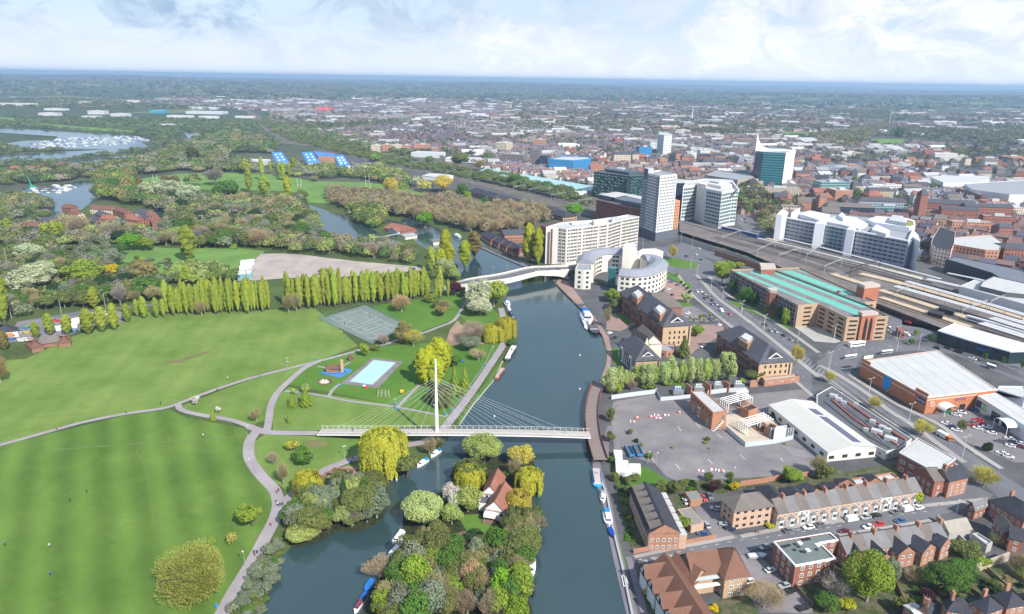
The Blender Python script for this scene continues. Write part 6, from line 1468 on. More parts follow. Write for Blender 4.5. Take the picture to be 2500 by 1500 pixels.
t=block('pipe_roofed_building','low building with dark flat roof covered in pipes and white end wall',"L -30,660 150,562 1118,1195 965,1312 812,1348 612,1242 -30,800",4.2,M((0.62,0.62,0.60),0.7,0.08,name='white_wall'),ROOFD,par=.3,floors=1,win=(1.4,1.6,2.8,'white'),cat='building',sill=1.0)
PR=smooth(gp("L 60,740 330,960 620,1180 850,1310",4.6),3);
for k,(s,c,r_)in enumerate((("L 150,720 430,960 700,1130 950,1270",M((0.34,0.12,0.10),0.8,name='red_roof_strip'),.5),("L 60,740 330,960 620,1180 860,1310",DARK,.16),("L 330,820 560,1020 760,1160",DARK,.3),("L 420,820 640,960 850,1090 960,1190",DARK,.3),("L 250,760 520,1000 780,1230",STEEL,.16),("L 350,760 620,950 900,1120 1050,1210",M((0.34,0.12,0.10),0.8,name='red_roof_strip'),.6))):
 P=gp(s,4.3);prop(t,'roof_pipe',c,lambda mb:[mb.tube((*a,4.3),(*b,4.3),r_,n=6)for a,b in zip(P,P[1:])])
for u,v,w in((230,720,3),(170,680,3.5),(690,1110,4.5),(760,1060,3),(820,1090,3),(860,1200,5),(640,990,2.5),(440,780,2),(560,1090,2),(300,760,2)):
 x,y=g1(px(f"L {u},{v+15}")[0],4);prop(t,'roof_plant',PLANT,lambda mb:mb.box((x,y,4),(w,w*.6,1.6),-.7))
t=block('brick_office_block','flat-roofed brick office beside the dual carriageway near the street corner',"W 2172,1093 2217,1058 2308,1108 2262,1142",8.5,BR_R,ROOFP,par=.3,floors=2,fh=3.6,win=(2.2,1.6,4.2,'white'),lip=PANELW)
# ---------------- houses ----------------
def terrace(label,a,b,hr,he,dep,n,walls,roofs,group,chims=True,bays=None,facing=-1,fl=2,win=(1.0,1.4,2.1,'white'),dorm=False,rs_=None):
 A,B_=Vector(gp(a,hr)[0]),Vector(gp(b,hr)[0]);u=(B_-A).normalized();v=Vector((-u.y,u.x));L_=(B_-A).length/n
 if v.y>0:v=-v
 out=[]
 for i in range(n):
  p=A+u*L_*i;q=A+u*L_*(i+1);Q=[tuple(p+v*dep/2),tuple(q+v*dep/2),tuple(q-v*dep/2),tuple(p-v*dep/2)]
  t,Rf,Q2=house('terraced_house',label[i]if isinstance(label,list)else label,Q,he,hr,walls[i%len(walls)],roofs[i%len(roofs)],floors=fl,win=win,group=group,over=.35,eo=.01)
  if chims and i%2==0:chimney(Rf,(q).x-u.x*.01,(q).y,hr-.3,math.atan2(v.y,v.x),BR_O,(1.9,.8,1.7))
  out.append((t,Rf,p,q,u,v))
  if bays:
   c=p.lerp(q,.34)+v*(dep/2);mat=WHITE
   prop(t,'bay_window',mat,lambda mb:mb.prism([tuple(c-u*1.3),tuple(c-u*.8+v*.9),tuple(c+u*.8+v*.9),tuple(c+u*1.3)],0,bays));prop(t,'bay_glass',GLASS,lambda mb:[mb.prism([tuple(c-u*.65+v*.9),tuple(c+u*.65+v*.9),tuple(c+u*.65+v*.95),tuple(c-u*.65+v*.95)],z,z+1.3,bot=True)for z in((1.0,)if bays<4 else(1.0,4.0))])
   prop(t,'bay_roof',SLATE_L,lambda mb:mb.loft([[(*(c-u*1.5),bays),(*(c-u*.9+v*1.1),bays),(*(c+u*.9+v*1.1),bays),(*(c+u*1.5),bays)],[(*(c-u*.6),bays+.8),(*(c-u*.4+v*.1),bays+.8),(*(c+u*.4+v*.1),bays+.8),(*(c+u*.6),bays+.8)]]));win1(t,tuple(p+v*dep/2),tuple(q+v*dep/2),.8,0.1,1.0,2.2,'door')
 return out
BRL=brick((0.58,0.40,0.30));WH_=M((0.70,0.70,0.69),0.7,0.06,name='white_render')
lab=[f"{['','white-painted ','pink brick '][0 if i not in(2,3) else 1]}terraced house in the long north row, {ordn(i+1)} from the brick flats" for i in range(14)]
terrace(lab,"N 1722,288","O 1335,62",9.4,6.0,9.0,14,[BRL,BRL,WH_,BRL,BRL,BRL,BR_T,BRL],[TILE_G,SLATE_L,TILE_G,SLATE_L],'north terrace houses',bays=3.4)
rw=terrace([f"slate-roofed house in the riverside terrace, {ordn(i+1)} from the street end" for i in range(6)],"N 615,557","N 405,108",10.7,7.2,11.0,6,[BR_O],[SLATE_D],'riverside terrace houses',chims=False)
for t,Rf,p,q,u,v in rw:
 lft=v if v.x<0 else-v;c=p.lerp(q,.5)+lft*3.4;prop(Rf,'dormer',TILE_G,lambda mb:mb.loft([[(*(c-u*1.4+lft*1.6),8.2),(*(c+u*1.4+lft*1.6),8.2),(*(c+u*1.4-lft*2.2),9.6),(*(c-u*1.4-lft*2.2),9.6)],[(*(c-u*1.5+lft*1.9),9.5),(*(c+u*1.5+lft*1.9),9.5),(*(c+u*1.5-lft*2.4),10.3),(*(c-u*1.5-lft*2.4),10.3)]]))
 c2=p.lerp(q,.5)-lft*6.6;prop(t,'rear_wing',BRL,lambda mb:mb.box((c2.x,c2.y,0),(3.4,3.2,5.6),math.atan2(u.y,u.x)));prop(t,'wing_roof',ROOFP,lambda mb:mb.box((c2.x,c2.y,5.62),(3.7,3.5,.2),math.atan2(u.y,u.x)))
rw=terrace([f"brick house in the south row beyond the flat-roofed flats, {ordn(i+1)} from the left" for i in range(9)],"O 548,692","O 1592,527",9.4,6.2,8.6,9,[BR_O,BR_O,WH_],[SLATE_L,TILE_G,SLATE_L],'south row houses')
for a,b,w,lb_ in(("O 700,740","O 772,860",5.0,'dark slate rear wing behind the first south row house'),("O 885,712","O 1050,860",5.4,'slate rear wing with brick gable, second of the south row'),("O 1105,655","O 1272,790",6.6,'dark slate rear wing with brick gable, third of the south row'),("O 1330,655","O 1505,758",7.2,'widest dark slate rear wing with brick gable, fourth of the south row'),("O 1560,640","O 1680,705",6.0,'last dark slate rear wing of the south row')):
 A,B_=Vector(gp(a,8.2)[0]),Vector(gp(b,8.2)[0]);u=(B_-A).normalized();v=Vector((-u.y,u.x))*w/2;A=A+u*.2
 house('rear_wing_house',lb_,[tuple(A-v),tuple(B_-v),tuple(B_+v),tuple(A+v)],5.6,8.2,BR_O,SLATE_D,floors=2,win=(1.1,1.3,2.8,'white'),over=.25,eo=.1,foot=False)
for i,(a,b)in enumerate((("N 1650,110","N 1790,270"),("N 1890,130","N 1990,225"),("O 150,100","O 310,190"),("O 400,80","O 520,160"),("O 600,40","O 640,95"),("O 830,-5","O 930,80"))):
 A,B_=Vector(gp(a,6.5)[0]),Vector(gp(b,6.5)[0]);u=(B_-A).normalized();v=Vector((-u.y,u.x))*3.6
 house('rear_outbuilding',f"dark slate-roofed rear outbuilding behind the north row, {ordn(i+1)} from the flats",[tuple(A-v),tuple(B_-v),tuple(B_+v),tuple(A+v)],4.6,7.0,BR_O,SLATE_D,hips=(3,0),floors=1,win=(1,1.2,3,'white'),over=.25,foot=False,group='north row outbuildings')
block('flat_roofed_extension','pale flat-roofed rear extension behind the north row, left',"O 605,90 790,62 880,118 700,150",5.2,BR_O,ROOFP,foot=False);block('flat_roofed_extension','pale flat-roofed rear extension behind the north row, right',"O 910,45 1090,15 1175,70 990,105",5.2,BR_O,ROOFP,foot=False)
t,Rf,Q=house('block_of_flats','pink brick flats with hipped brown roof at the left end of the north row',rect4("N 1335,408 1730,350 1630,215",8.4),8.4,11.8,BRL,TILE_G,hips=(5,5),floors=3,fh=2.75,win=(1.3,1.1,3.0,'dark'),cat='flats',over=.7)
t,Rf,Q=house('block_of_flats','gabled flats with steep brown tiled roofs beside the towpath',rect4("N 1240,1108 1478,1072 1235,800",8.2),8.2,13.5,BR_T,TILE_B,hips=(6.5,2),floors=3,fh=2.7,win=(1.5,1.2,2.9,'white'),cat='flats',over=.7)
house('','',rect4("N 905,1085 1200,1040 1110,830",7.8),7.8,12.5,BR_T,TILE_B,floors=0,t=t,over=.5);house('','',rect4("N 640,1000 900,1170 960,1010",6.5),6.5,10.2,BR_T,TILE_B,floors=0,t=t,over=.5)
A,B_=Vector(gp("N 610,870",10)[0]),Vector(gp("N 1010,1500",10)[0]);u=(B_-A).normalized();v=Vector((-u.y,u.x));v=v if v.x<0 else-v
house('','',[tuple(A+v*5),tuple(B_+v*5),tuple(B_-v*5),tuple(A-v*5)],6.0,10.4,BR_T,TILE_B,floors=0,t=t,over=.5)
for k in range(5):
 c=A+u*(3+k*6.6);X0,X1=c,c+v*8.2;w=u*2.6;Rf2,_=roofshape(t,[tuple(X0-w),tuple(X1-w),tuple(X1+w),tuple(X0+w)],6.2,9.6,(0,0),TILE_B,over=.35,name='gable_roof',wall=WH_);win1(t,tuple(X1-w),tuple(X1+w),.5,5.6,1.2,2.0,'dark');win1(t,tuple(X1+w),tuple(X1-w),.5,5.6,1.2,2.0,'dark')
prop(t,'balcony',WHITE,lambda mb:mb.prism(gp("N 890,1190 1190,1150 1190,1180 890,1230",4.6),4.2,4.6,bot=True));prop(t,'glass_roof',M((0.45,0.5,0.5),0.2,name='pale_glass_roof'),lambda mb:mb.prism(gp("N 905,1110 1190,1075 1190,1110 905,1150",7),6.8,7,bot=True))
t=block('block_of_flats','red brick flats with green-grey flat roof and balconies',"N 1745,737 2330,642 2415,716 2222,748 2388,908 1970,986",8.6,BR_R,M((0.13,0.155,0.15),0.85,0.25,0.5,name='green_grey_roof'),par=.4,floors=3,fh=2.8,win=(1.4,1.6,3.1,'white'),cat='flats',lip=WHITE,sill=.7)
for i in range(12):
 u_,v_=[(1840,790),(1870,785),(1905,775),(2050,720),(2080,715),(2110,710),(1965,765),(2000,790),(1960,825),(2030,840),(2060,845),(2190,820)][i];x,y=g1(px(f"N {u_},{v_}")[0],8.3);prop(t,'vent',DARK,lambda mb:mb.box((x,y,8.2),(.9,.9,.35),.3))
for u_,v_ in((2015,752),(2200,772),(2098,826)):x,y=g1(px(f"N {u_},{v_}")[0],8.3);prop(t,'skylight',M((0.6,0.62,0.6),.4,name='skylight'),lambda mb:mb.box((x,y,8.2),(1.5,1.5,.35),.3))
P=gp("N 1970,1000 2388,920",6);prop(t,'balcony',DARK,lambda mb:[mb.prism([P[0],P[1],(P[1][0]-.3,P[1][1]-1.5),(P[0][0]-.3,P[0][1]-1.5)],z,z+.2,bot=True)for z in(2.9,5.7)]);prop(t,'balcony_rail',STEEL,lambda mb:[mb.tube((P[0][0]-.3,P[0][1]-1.5,z),(P[1][0]-.3,P[1][1]-1.5,z),.06,n=4)for z in(3.5,4.0,6.3,6.8)])
block('garage','brick garage with two brown doors beside the parked red car',"N 820,218 945,203 1005,290 880,308",3.0,BR_O,M((0.17,0.19,0.18),.85,name='felt_roof'),par=.1);block('garage','long low garage with mossy flat roof beside the round lime tree',"N 745,400 880,378 1018,545 885,575",3.0,BRL,M((0.22,0.20,0.19),.9,.3,name='mossy_roof'),par=.1)
house('corner_house','tall brick corner house with dark slate roof and white bay facing the main road',rect4("O 1700,105 1895,60 1800,-60",7.8),7.8,11.2,BR_O,SLATE_D,chim=(.1,),over=.4,win=(1.2,1.6,3,'white'));house('corner_house','brick house with pale roof joined behind the corner house',rect4("O 1545,110 1650,95 1600,-60",7.4),7.4,10.4,BR_R,TILE_G,over=.3)
house('corner_house','long dark-slated corner house at the right end of the street',rect4("O 2115,300 2473,520 2600,430",6.5),6.5,10.5,BR_O,SLATE_D,hips=(5,5),chim=(.3,),over=.4);house('rear_annex','small brick annex with pale gable roof at the right end of the street',rect4("O 1965,400 2110,345 2060,300",4.8),4.8,7,BR_R,SLATE_L);house('rear_annex','white-gabled brick annex at the right end of the street',rect4("O 2160,500 2260,640 2370,600",6),6,8.6,BR_R,TILE_G,win=(1.1,1.4,2.8,'white'))
house('stone_barn','pale stone barn with lichen-covered roof behind the south row',rect4("O 1700,640 1925,600 1870,480",4.2),4.2,6.8,CONC,roofm((0.30,0.27,0.23)),floors=0);block('stone_shed','long roofless-looking stone shed in the narrow yard',"O 1930,650 1990,640 2150,740 2090,770",3.6,CONC,ROOFP);house('brick_house','brick house at the right edge of the gardens',rect4("O 2330,690 2473,720 2520,650",6),6,9,BR_R,SLATE_D)
for i,(s,he,hr,w,r,lb_)in enumerate((("O 1225,1400 1330,1375 1480,1500",5.0,5.6,BR_O,ROOFP,'pale flat-roofed house at the bottom edge, leftmost'),("O 1480,1500 1530,1420 1400,1400",5.6,8.5,BR_O,SLATE_D,'slate house at the bottom edge, second'),("O 1680,1440 1940,1484 1800,1370",5.6,9,BR_O,SLATE_D,'dark slate house with tiled hips at the bottom edge'),("O 1925,1370 2090,1484 2230,1400",6,9,BR_O,SLATE_D,'brick house with dark hipped roof at the bottom right'),("O 2140,1290 2300,1420 2440,1330",6,9,BR_O,SLATE_D,'brick house with slate roof at the bottom right corner'),("O 2410,1280 2540,1380 2600,1300",6,9,BR_R,SLATE_D,'partly seen brick house at the right corner'))):
 house('back_street_house',lb_,rect4(s,he),he,hr,w,r,hips=(2.5,2.5)if hr>8.6 else(0,0),chim=(.2,)if hr>6 else(),over=.3,group='bottom right houses')
t,Rf,Q=(thing('island_house','white island house with steep reddish tiled roofs among the willows','house',(*g1(px("Q 930,400")[0]),0)),None,None)
A,B_=Vector(gp("Q 920,325",8.5)[0]),Vector(gp("Q 1030,115",8.5)[0]);u=(B_-A).normalized();v=Vector((-u.y,u.x))*3.6
house('','',[tuple(A-v),tuple(B_-v),tuple(B_+v),tuple(A+v)],4.8,8.5,WH_,TILE_R,t=t,floors=1,win=(1.0,1.4,2.4,'dark'),over=.4,sill=2.2)
A,B_=Vector(gp("Q 870,170",7.5)[0]),Vector(gp("Q 950,-20",7.5)[0]);u=(B_-A).normalized();v=Vector((-u.y,u.x))*3.0
house('','',[tuple(A-v),tuple(B_-v),tuple(B_+v),tuple(A+v)],4.6,7.8,WH_,TILE_R,t=t,floors=1,win=(1,1.3,2.6,'dark'),over=.4,sill=2.2)
block('','',"Q 765,235 900,225 850,360 745,350",3.4,WH_,ROOFD,t=t,foot=False);prop(t,'conservatory',WHITE,lambda mb:mb.prism(gp("Q 830,385 955,400 920,490 795,470",3.6),2.4,3.6,bot=True));prop(t,'terrace_deck',M((0.2,0.13,0.09),.9,name='timber_deck'),lambda mb:mb.prism(gp("Q 790,490 940,505 925,570 785,550",.8),0.1,.8));
FOOT.append(ccw(gp("Q 750,560 780,250 920,0 1050,0 1110,150 1040,420 960,580")))
# ---------------- railway and station ----------------
RZ=4.5
RAILP="W 600,268 640,292 690,318 760,335 1000,375 1200,415 1330,445 1440,472 1550,505 1650,540 1760,572 1900,605 2060,640 2240,690 2473,770 2560,805 2560,900 2473,868 2250,800 2110,745 1990,700 1900,665 1800,620 1640,570 1540,545 1420,520 1200,455 1060,420 900,385 760,350 680,345 640,320"
FOOT.append(ccw([g1(p)for p in px(RAILP)]))
sheet('railway_ballast',BALLAST,["W 1640,540 1760,572 1900,605 2060,640 2240,690 2473,770 2560,805 2560,905 2473,868 2280,812 2110,745 1990,700 1900,665 1800,620 1640,570"],RZ)
sheet('railway_land',gmat('rail_land',grey_fn((0.09,0.085,0.07),(0.17,0.15,0.13),(0.045,0.065,0.03))),["W 590,262 640,285 690,312 760,330 1000,372 1200,412 1330,440 1440,468 1550,500 1650,538 1640,572 1540,548 1420,522 1200,460 1060,425 900,390 760,356 670,345 630,318"],0.2)
def rail(s,z,n=1,gap=4.0):
 P=smooth(gp(s,z),4);mb=MB()
 for k in range(n):
  for g in(-.72,.72):
   o=[]
   for i,p in enumerate(P):
    d=(Vector(P[min(i+1,len(P)-1)])-Vector(P[max(i-1,0)])).normalized();q=g+(k-(n-1)/2)*gap;o.append((p[0]-d.y*q,p[1]+d.x*q))
   strip(o,.16,z+.2,mb)
 mb.mat(1)
 for k in range(n):
  o=[]
  for i,p in enumerate(P):
   d=(Vector(P[min(i+1,len(P)-1)])-Vector(P[max(i-1,0)])).normalized();q=(k-(n-1)/2)*gap;o.append((p[0]-d.y*q,p[1]+d.x*q))
  strip(o,2.5,z+.05,mb)
 return mb
t1=[M((0.34,0.30,0.28),.5,.2,3,name='worn_rail'),M((0.065,0.05,0.045),.9,.3,2,name='sleepers')]
for s,n in(("F -40,560 500,700 1000,850 1500,1000 1750,1120",4),("F -40,640 500,780 1000,930 1400,1060",3),("F 0,500 600,640 1200,790 1800,940 2300,1080",2),("K 740,480 1200,640 1700,800 2473,1060",2),("K 720,560 1200,720 1600,850 2473,1120",1),("K 800,300 1400,430 2000,620 2473,760",2)):
 rail(s,RZ+.02,n).build('railway_track',t1,kind='structure')
for s,n in(("W 660,335 800,352 1000,393 1200,435 1430,492 1560,530",2),("W 650,300 700,335 800,358 1000,400 1200,443 1420,508 1540,540",2)):rail(s,.22,n).build('railway_track',t1,kind='structure')
for s in("W 1640,571 1800,622 1880,656","W 1650,538 1760,571 1900,604 2060,640 2240,689"):
 P=gp(s,RZ);mb=MB();strip(P,.5,RZ+1.0,mb,z2=RZ+1.0);mb.build('viaduct_wall',CONC,None,label='concrete side wall of the railway viaduct, '+('near' if '571 1800' in s else 'far')+' side',cat='wall')
P=gp("K 700,560 1000,665 1400,790 1560,850 1750,900",RZ);mb=MB();strip(P,.6,RZ+.6,mb,z2=RZ+.6);mb.build('retaining_wall',BR_T,None,label='tan brick retaining wall between the station platforms and the forecourt',cat='wall')
P=gp("F -20,800 300,905 560,985 700,1010",RZ);mb=MB();strip(P,.6,RZ+.6,mb,z2=RZ+.6);mb.build('retaining_wall',BR_B,None,label='brown retaining wall behind the car park trees',cat='wall')
sheet('underpass_road',ASPH,["E 2010,1230 2100,1180 2473,1280 2600,1350 2500,1430 2100,1300"],.16)
def slab(name,label,s,w,h,mat,group,cat='platform'):
 P=gp(s,h);mb=MB();strip(P,w,h,mb,z2=h-RZ+.1);return mb.build(name,mat,None,label=label,cat=cat,group=group)
pl='station platforms'
for s,w,lb_ in(("K 735,432 1300,610 1800,770 2300,930",7,'sandy platform in front of the white train'),("K 745,520 1200,670 1700,840 1950,920",6,'nearest sandy platform above the brick retaining wall'),("K 500,235 900,330 1400,470 2000,640 2473,790",8,'sandy platform under the middle canopies'),("F 1400,1080 1700,1180 1900,1250",7,'sandy platform end below the dark signal gantry'),("F 600,650 1200,800 1800,960 2473,1130",5,'narrow platform below the long grey office')):
 slab('platform',lb_,s,w,RZ+1.0,PLATF,pl)
CAN=seamm((0.50,0.49,0.50),'canopy_roof',3.0,.6)
def canopy(label,s,w,h=RZ+5.2,mat=CAN):
 P=gp(s,h);t=thing('platform_canopy',label,'canopy',(*P[0],RZ),'platform canopies');mb=MB();strip(P,w,h,mb,z2=.35);mb.build('roof',mat,t)
 a=MB();strip(P,.8,h+.12,a,z2=.1);a.build('ridge',STEEL,t)
 for x,y,r in along(P,12,3)[:14]:prop(t,'column',STEEL,lambda mb:mb.tube((x,y,RZ+.9),(x,y,h-.3),.16,n=6))
for s,w,lb_ in(("F 500,650 1200,815 1900,990 2473,1145",3.5,'thin canopy below the long grey office, upper'),("F 800,650 1300,770 1900,925 2400,1060 2700,1140",3.5,'thin canopy below the long grey office, lower'),("K 1060,330 1600,480 2100,620 2600,770",6,'long grey canopy behind the middle platforms'),("K 920,385 1400,520 1900,660 2600,870",6.5,'long grey canopy over the middle platform'),("K 1300,300 1700,390 2100,480 2600,590",6,'long grey canopy below the slate hall'),("K 2080,770 2300,840 2600,930",7,'short canopy right of the white train'),("K 1960,830 2200,905 2600,1030",8,'near canopy with glass ends beside the white train'),("K 1550,230 1900,300 2300,400",4,'white thin canopy beside the slate hall')):
 canopy(lb_,s,w)
def portal(label,a,b,h=7.0,dk=False):
 A,B_=gp(a,RZ)[0],gp(b,RZ)[0];mt=DARK if dk else STEEL;t=thing('overhead_line_frame',label,'line frame',(*A,RZ),'overhead line frames');r=.28 if dk else.16
 prop(t,'beam',mt,lambda mb:([mb.tube((*A,RZ+h+k),(*B_,RZ+h+k),r*.7,n=4)for k in(0,.9)],[mb.tube((A[0]+(B_[0]-A[0])*i/12,A[1]+(B_[1]-A[1])*i/12,RZ+h+(i%2)*.9),(A[0]+(B_[0]-A[0])*(i+1)/12,A[1]+(B_[1]-A[1])*(i+1)/12,RZ+h+((i+1)%2)*.9),r*.5,n=3)for i in range(12)]))
 for Z in(A,B_):prop(t,'post',mt,lambda mb:mb.tube((*Z,RZ),(*Z,RZ+h+.9),r,n=5))
for i,(a,b)in enumerate((("F 60,720","F 280,650"),("F 480,890","F 700,780"),("F 740,950","F 1000,860"),("F 1070,950","F 1280,800"),("F 1290,1090","F 1500,1000"),("K 920,560","K 1150,480"),("K 1710,800","K 2000,680"),("K 2050,690","K 2330,560"))):portal(f"galvanised overhead line frame over the tracks, {ordn(i+1)} from the left",a,b)
portal('heavy dark signal gantry spanning the tracks beside the car park',"F 1600,1140","F 1960,1020",8,True)
def portal0(a,b,i):
 global RZ
 k=RZ;RZ=.2;portal(f"overhead line frame beside the dark train, {ordn(i+1)} from the left",a,b,7);RZ=k
for i,(a,b)in enumerate((("E 20,590","E 165,560"),("E 205,620","E 370,590"),("E 475,690","E 650,660"),("E 795,760","E 960,735"),("B 1120,930","B 1200,905"),("B 830,850","B 925,835"),("B 720,805","B 800,800"),("B 610,780","B 695,775"))):portal0(a,b,i)
def train(label,P,z,col,col2,n,glassy=GLASS):
 t=thing('passenger_train',label,'train',(*P[0],z));A,B_=Vector(P[0]),Vector(P[-1]);pts=along(smooth(P,6),23.5,12)
 for x,y,a in pts[:n]:
  mb=MB();mb.box((x,y,z+.9),(22.8,2.8,2.7),a,top=False);pr=[(-1.4,3.6),(-1.2,4.0),(1.2,4.0),(1.4,3.6)];ca,sa=math.cos(a),math.sin(a)
  mb.mat(1).loft([[(x+ca*s-sa*u,y+sa*s+ca*u,z+w)for u,w in pr]for s in(-11.4,11.4)]);c=mb.build('carriage',[M(col,.4,.08,name='train_body'),M(col2,.5,.08,name='train_roof')],t)
  for k in(-1,1):prop(c,'window_band',glassy,lambda mb:mb.box((x-sa*1.42*k,y+ca*1.42*k,z+2.1),(20,.05,.8),a))
train('long dark blue train on the western tracks',gp("B 1330,950 1800,1050 2320,1190",1),.3,(0.02,0.025,0.05),(0.05,0.05,0.07),9)
train('white train with dark nose standing at the near platform',gp("K 1760,790 2050,870 2500,1010",RZ+1),RZ+.2,(0.6,0.6,0.65),(0.5,0.5,0.52),3)
train('blue banner-sided wagons behind the ring road',gp("F 60,540 280,590 500,640",RZ+1),RZ+.1,(0.03,0.08,0.35),(0.3,0.3,0.32),4)
SLH=seamm((0.13,0.14,0.17),'slate_hall_roof',2.2,.5,1)
t=block('station_hall','wide dark grey ribbed station hall roof at the right edge',"K 1530,60 1640,35 2330,170 2473,210 2600,300 2600,420 2200,300 2090,230",12,DARK,SLH,par=.3)
t=block('station_bridge','grey and dark glass station transfer deck with stepped roofs',"K 1975,330 2110,270 2300,310 2600,380 2600,500 2250,465 1940,390",14,M((0.10,0.11,0.12),.4,name='dark_glazing'),ROOFP,par=.5)
block('station_bridge_wing','pale flat wing of the station transfer deck',"K 1700,390 1880,310 1960,330 1930,400 2300,480 2600,560 2600,640 2100,500",11,PANELW,ROOFP,par=.3)
Q=gp("K 1435,935 1640,845 2473,1080 2600,1110 2600,1180 2310,1190 1800,1050",7.5)
t=block('station_entrance','glass-fronted station entrance with a wide pale sweeping roof beside the forecourt',[tuple(p)for p in inset(Q,.2)],7.3,M((0.02,0.04,0.05),.15,.1,sp=.7,name='dark_glazing'),ROOFP,par=.1,cat='station')
prop(t,'sweeping_roof',seamm((0.56,0.54,0.53),'entrance_roof',4),lambda mb:mb.prism(Q,7.32,7.8,bot=True));prop(t,'roof_edge',WHITE,lambda mb:[mb.tube((*Q[i],7.8),(*Q[i+1],7.8),.3,n=5)for i in(0,)]);prop(t,'front_edge',M((0.5,0.6,0.7),.4,name='glass_edge'),lambda mb:[mb.tube((*Q[5],7.8),(*Q[6],7.8),.45,n=5),mb.tube((*Q[6],7.8),(*Q[0],7.8),.45,n=5)]);prop(t,'blue_sign',M((0.02,0.09,0.3),.5,name='blue_sign'),lambda mb:mb.prism(gp("K 1900,1130 2020,1160 2022,1150 1902,1120",5),3.6,5,bot=True))
mb=MB();q=gp("K 1845,1060 1860,1065 1862,1060 1847,1055",8.6)
prop(t,'red_emblem',REDS,lambda mb:mb.prism(q,7.8,8.8,bot=True))
for i,(u,v)in enumerate(((1555,1090),(1612,1110))):
 x,y=g1(px(f"K {u},{v}")[0]);o=MB();o.tube((x,y,0),(x,y,9.5),.16,.1,6);o.build('flag_pole',WHITE,None,label=('left' if i==0 else 'right')+' white flag pole before the station entrance roof',cat='pole',group='flag poles')
for i,s in enumerate(("K 1440,650 1625,700 1650,665 1470,625","K 1310,700 1490,745 1515,705 1340,670")):block('platform_shelter',f"black glazed waiting shelter on the sandy platform, {('upper','lower')[i]} of two",gp(s,RZ+3.4),RZ+3.4,DARK,DARK,z0=RZ+.9,par=.05,foot=False,cat='shelter')
for i,(s)in enumerate(("K 310,1225 460,1205 455,1222 320,1245","K 755,1165 890,1150 895,1165 765,1182","K 430,1065 560,1050 565,1065 440,1080","K 2025,1310 2135,1345 2140,1365 2030,1330")):
 P=gp(s,2.8);t=thing('bus_shelter',f"white-roofed bus shelter near the station crossroads, {ordn(i+1)} of four",'bus shelter',(*P[0],0),'bus shelters');prop(t,'roof',WHITE,lambda mb:mb.prism(P,2.65,2.85,bot=True));prop(t,'glass_wall',M((0.25,0.3,0.32),.2,name='shelter_glass'),lambda mb:mb.prism([P[0],P[1],(P[1][0],P[1][1]-.1),(P[0][0],P[0][1]-.1)],.2,2.6,bot=True))
 for p in P[:2]:prop(t,'post',STEEL,lambda mb:mb.tube((*p,0),(*p,2.7),.08,n=4))
FA=lambda c,*a,**k:facade(c,*a,**k)
WC={'cr':FA((0.55,0.48,0.38),cw=3.2,fw=.45),'wh':FA((0.64,0.64,0.63),cw=3.4,fw=.5,fh=.45),'rb':FA((0.30,0.12,0.085),cw=2.8,fw=.4),'ob':FA((0.44,0.22,0.14),cw=3,fw=.42),'gb':FA((0.20,0.17,0.17),cw=2.6,fw=.5),'gy':FA((0.34,0.35,0.38),cw=3.4,fw=.6),'bl':FA((0.03,0.20,0.42),(0.05,0.10,0.2),cw=6,ch=4,fw=.9,fh=.2),'dg':FA((0.05,0.07,0.09),(0.02,0.03,0.05),cw=2.4,fw=.8,fh=.7,rough=.3),'tg':FA((0.30,0.42,0.42),(0.03,0.12,0.14),cw=4,ch=3.6,fw=.85,fh=.7,rough=.3),'sh':seamm((0.55,0.57,0.60),'shed_cladding',1.5),'bs':FA((0.42,0.36,0.28),cw=3.5,fw=.3,fh=.6),'te':FA((0.03,0.32,0.45),(0.02,0.2,0.3),cw=5,fw=.5)}
RC={'g':ROOFG,'d':ROOFD,'w':ROOFP,'W':ROOFW,'s':SLATE,'b':M((0.05,0.20,0.55),.5,.1,name='blue_roof'),'t':M((0.30,0.46,0.48),.6,.25,.15,name='teal_roof'),'r':TILE_R,'m':TILE_G}
def mid(where,group,data):
 for ln in data.strip().split('\n'):
  h_,lab=ln.split('|');f=h_.split();x,y=g1(px(f[0]+' '+f[1])[0]);w,d,h,a=float(f[2]),float(f[3]),float(f[4]),float(f[5]);wl,rf=WC[f[6]],RC[f[7]]
  ca,sa=math.cos(a),math.sin(a);c=(x-sa*d/2,y+ca*d/2);Q=[(c[0]+p*ca-q*sa,c[1]+p*sa+q*ca)for p,q in((-w/2,-d/2),(w/2,-d/2),(w/2,d/2),(-w/2,d/2))];lab=lab.strip()
  if len(f)>8:
   t,Rf,Q2=house('town_building',lab,Q,h,h+float(f[8]),wl,rf,hips=(min(w,d)*.3,)*2 if 'h' in f[8:]else(0,0),floors=0,cat='building',group=group)
  else:
   t=block('town_building',lab,Q,h,wl,rf,group=group,par=.8)
   if w>18 and rf is not RC['W']:prop(t,'roof_plant',PLANT,lambda mb:mb.box((c[0]+1,c[1],h-.8),(w*.3,d*.35,3),a))
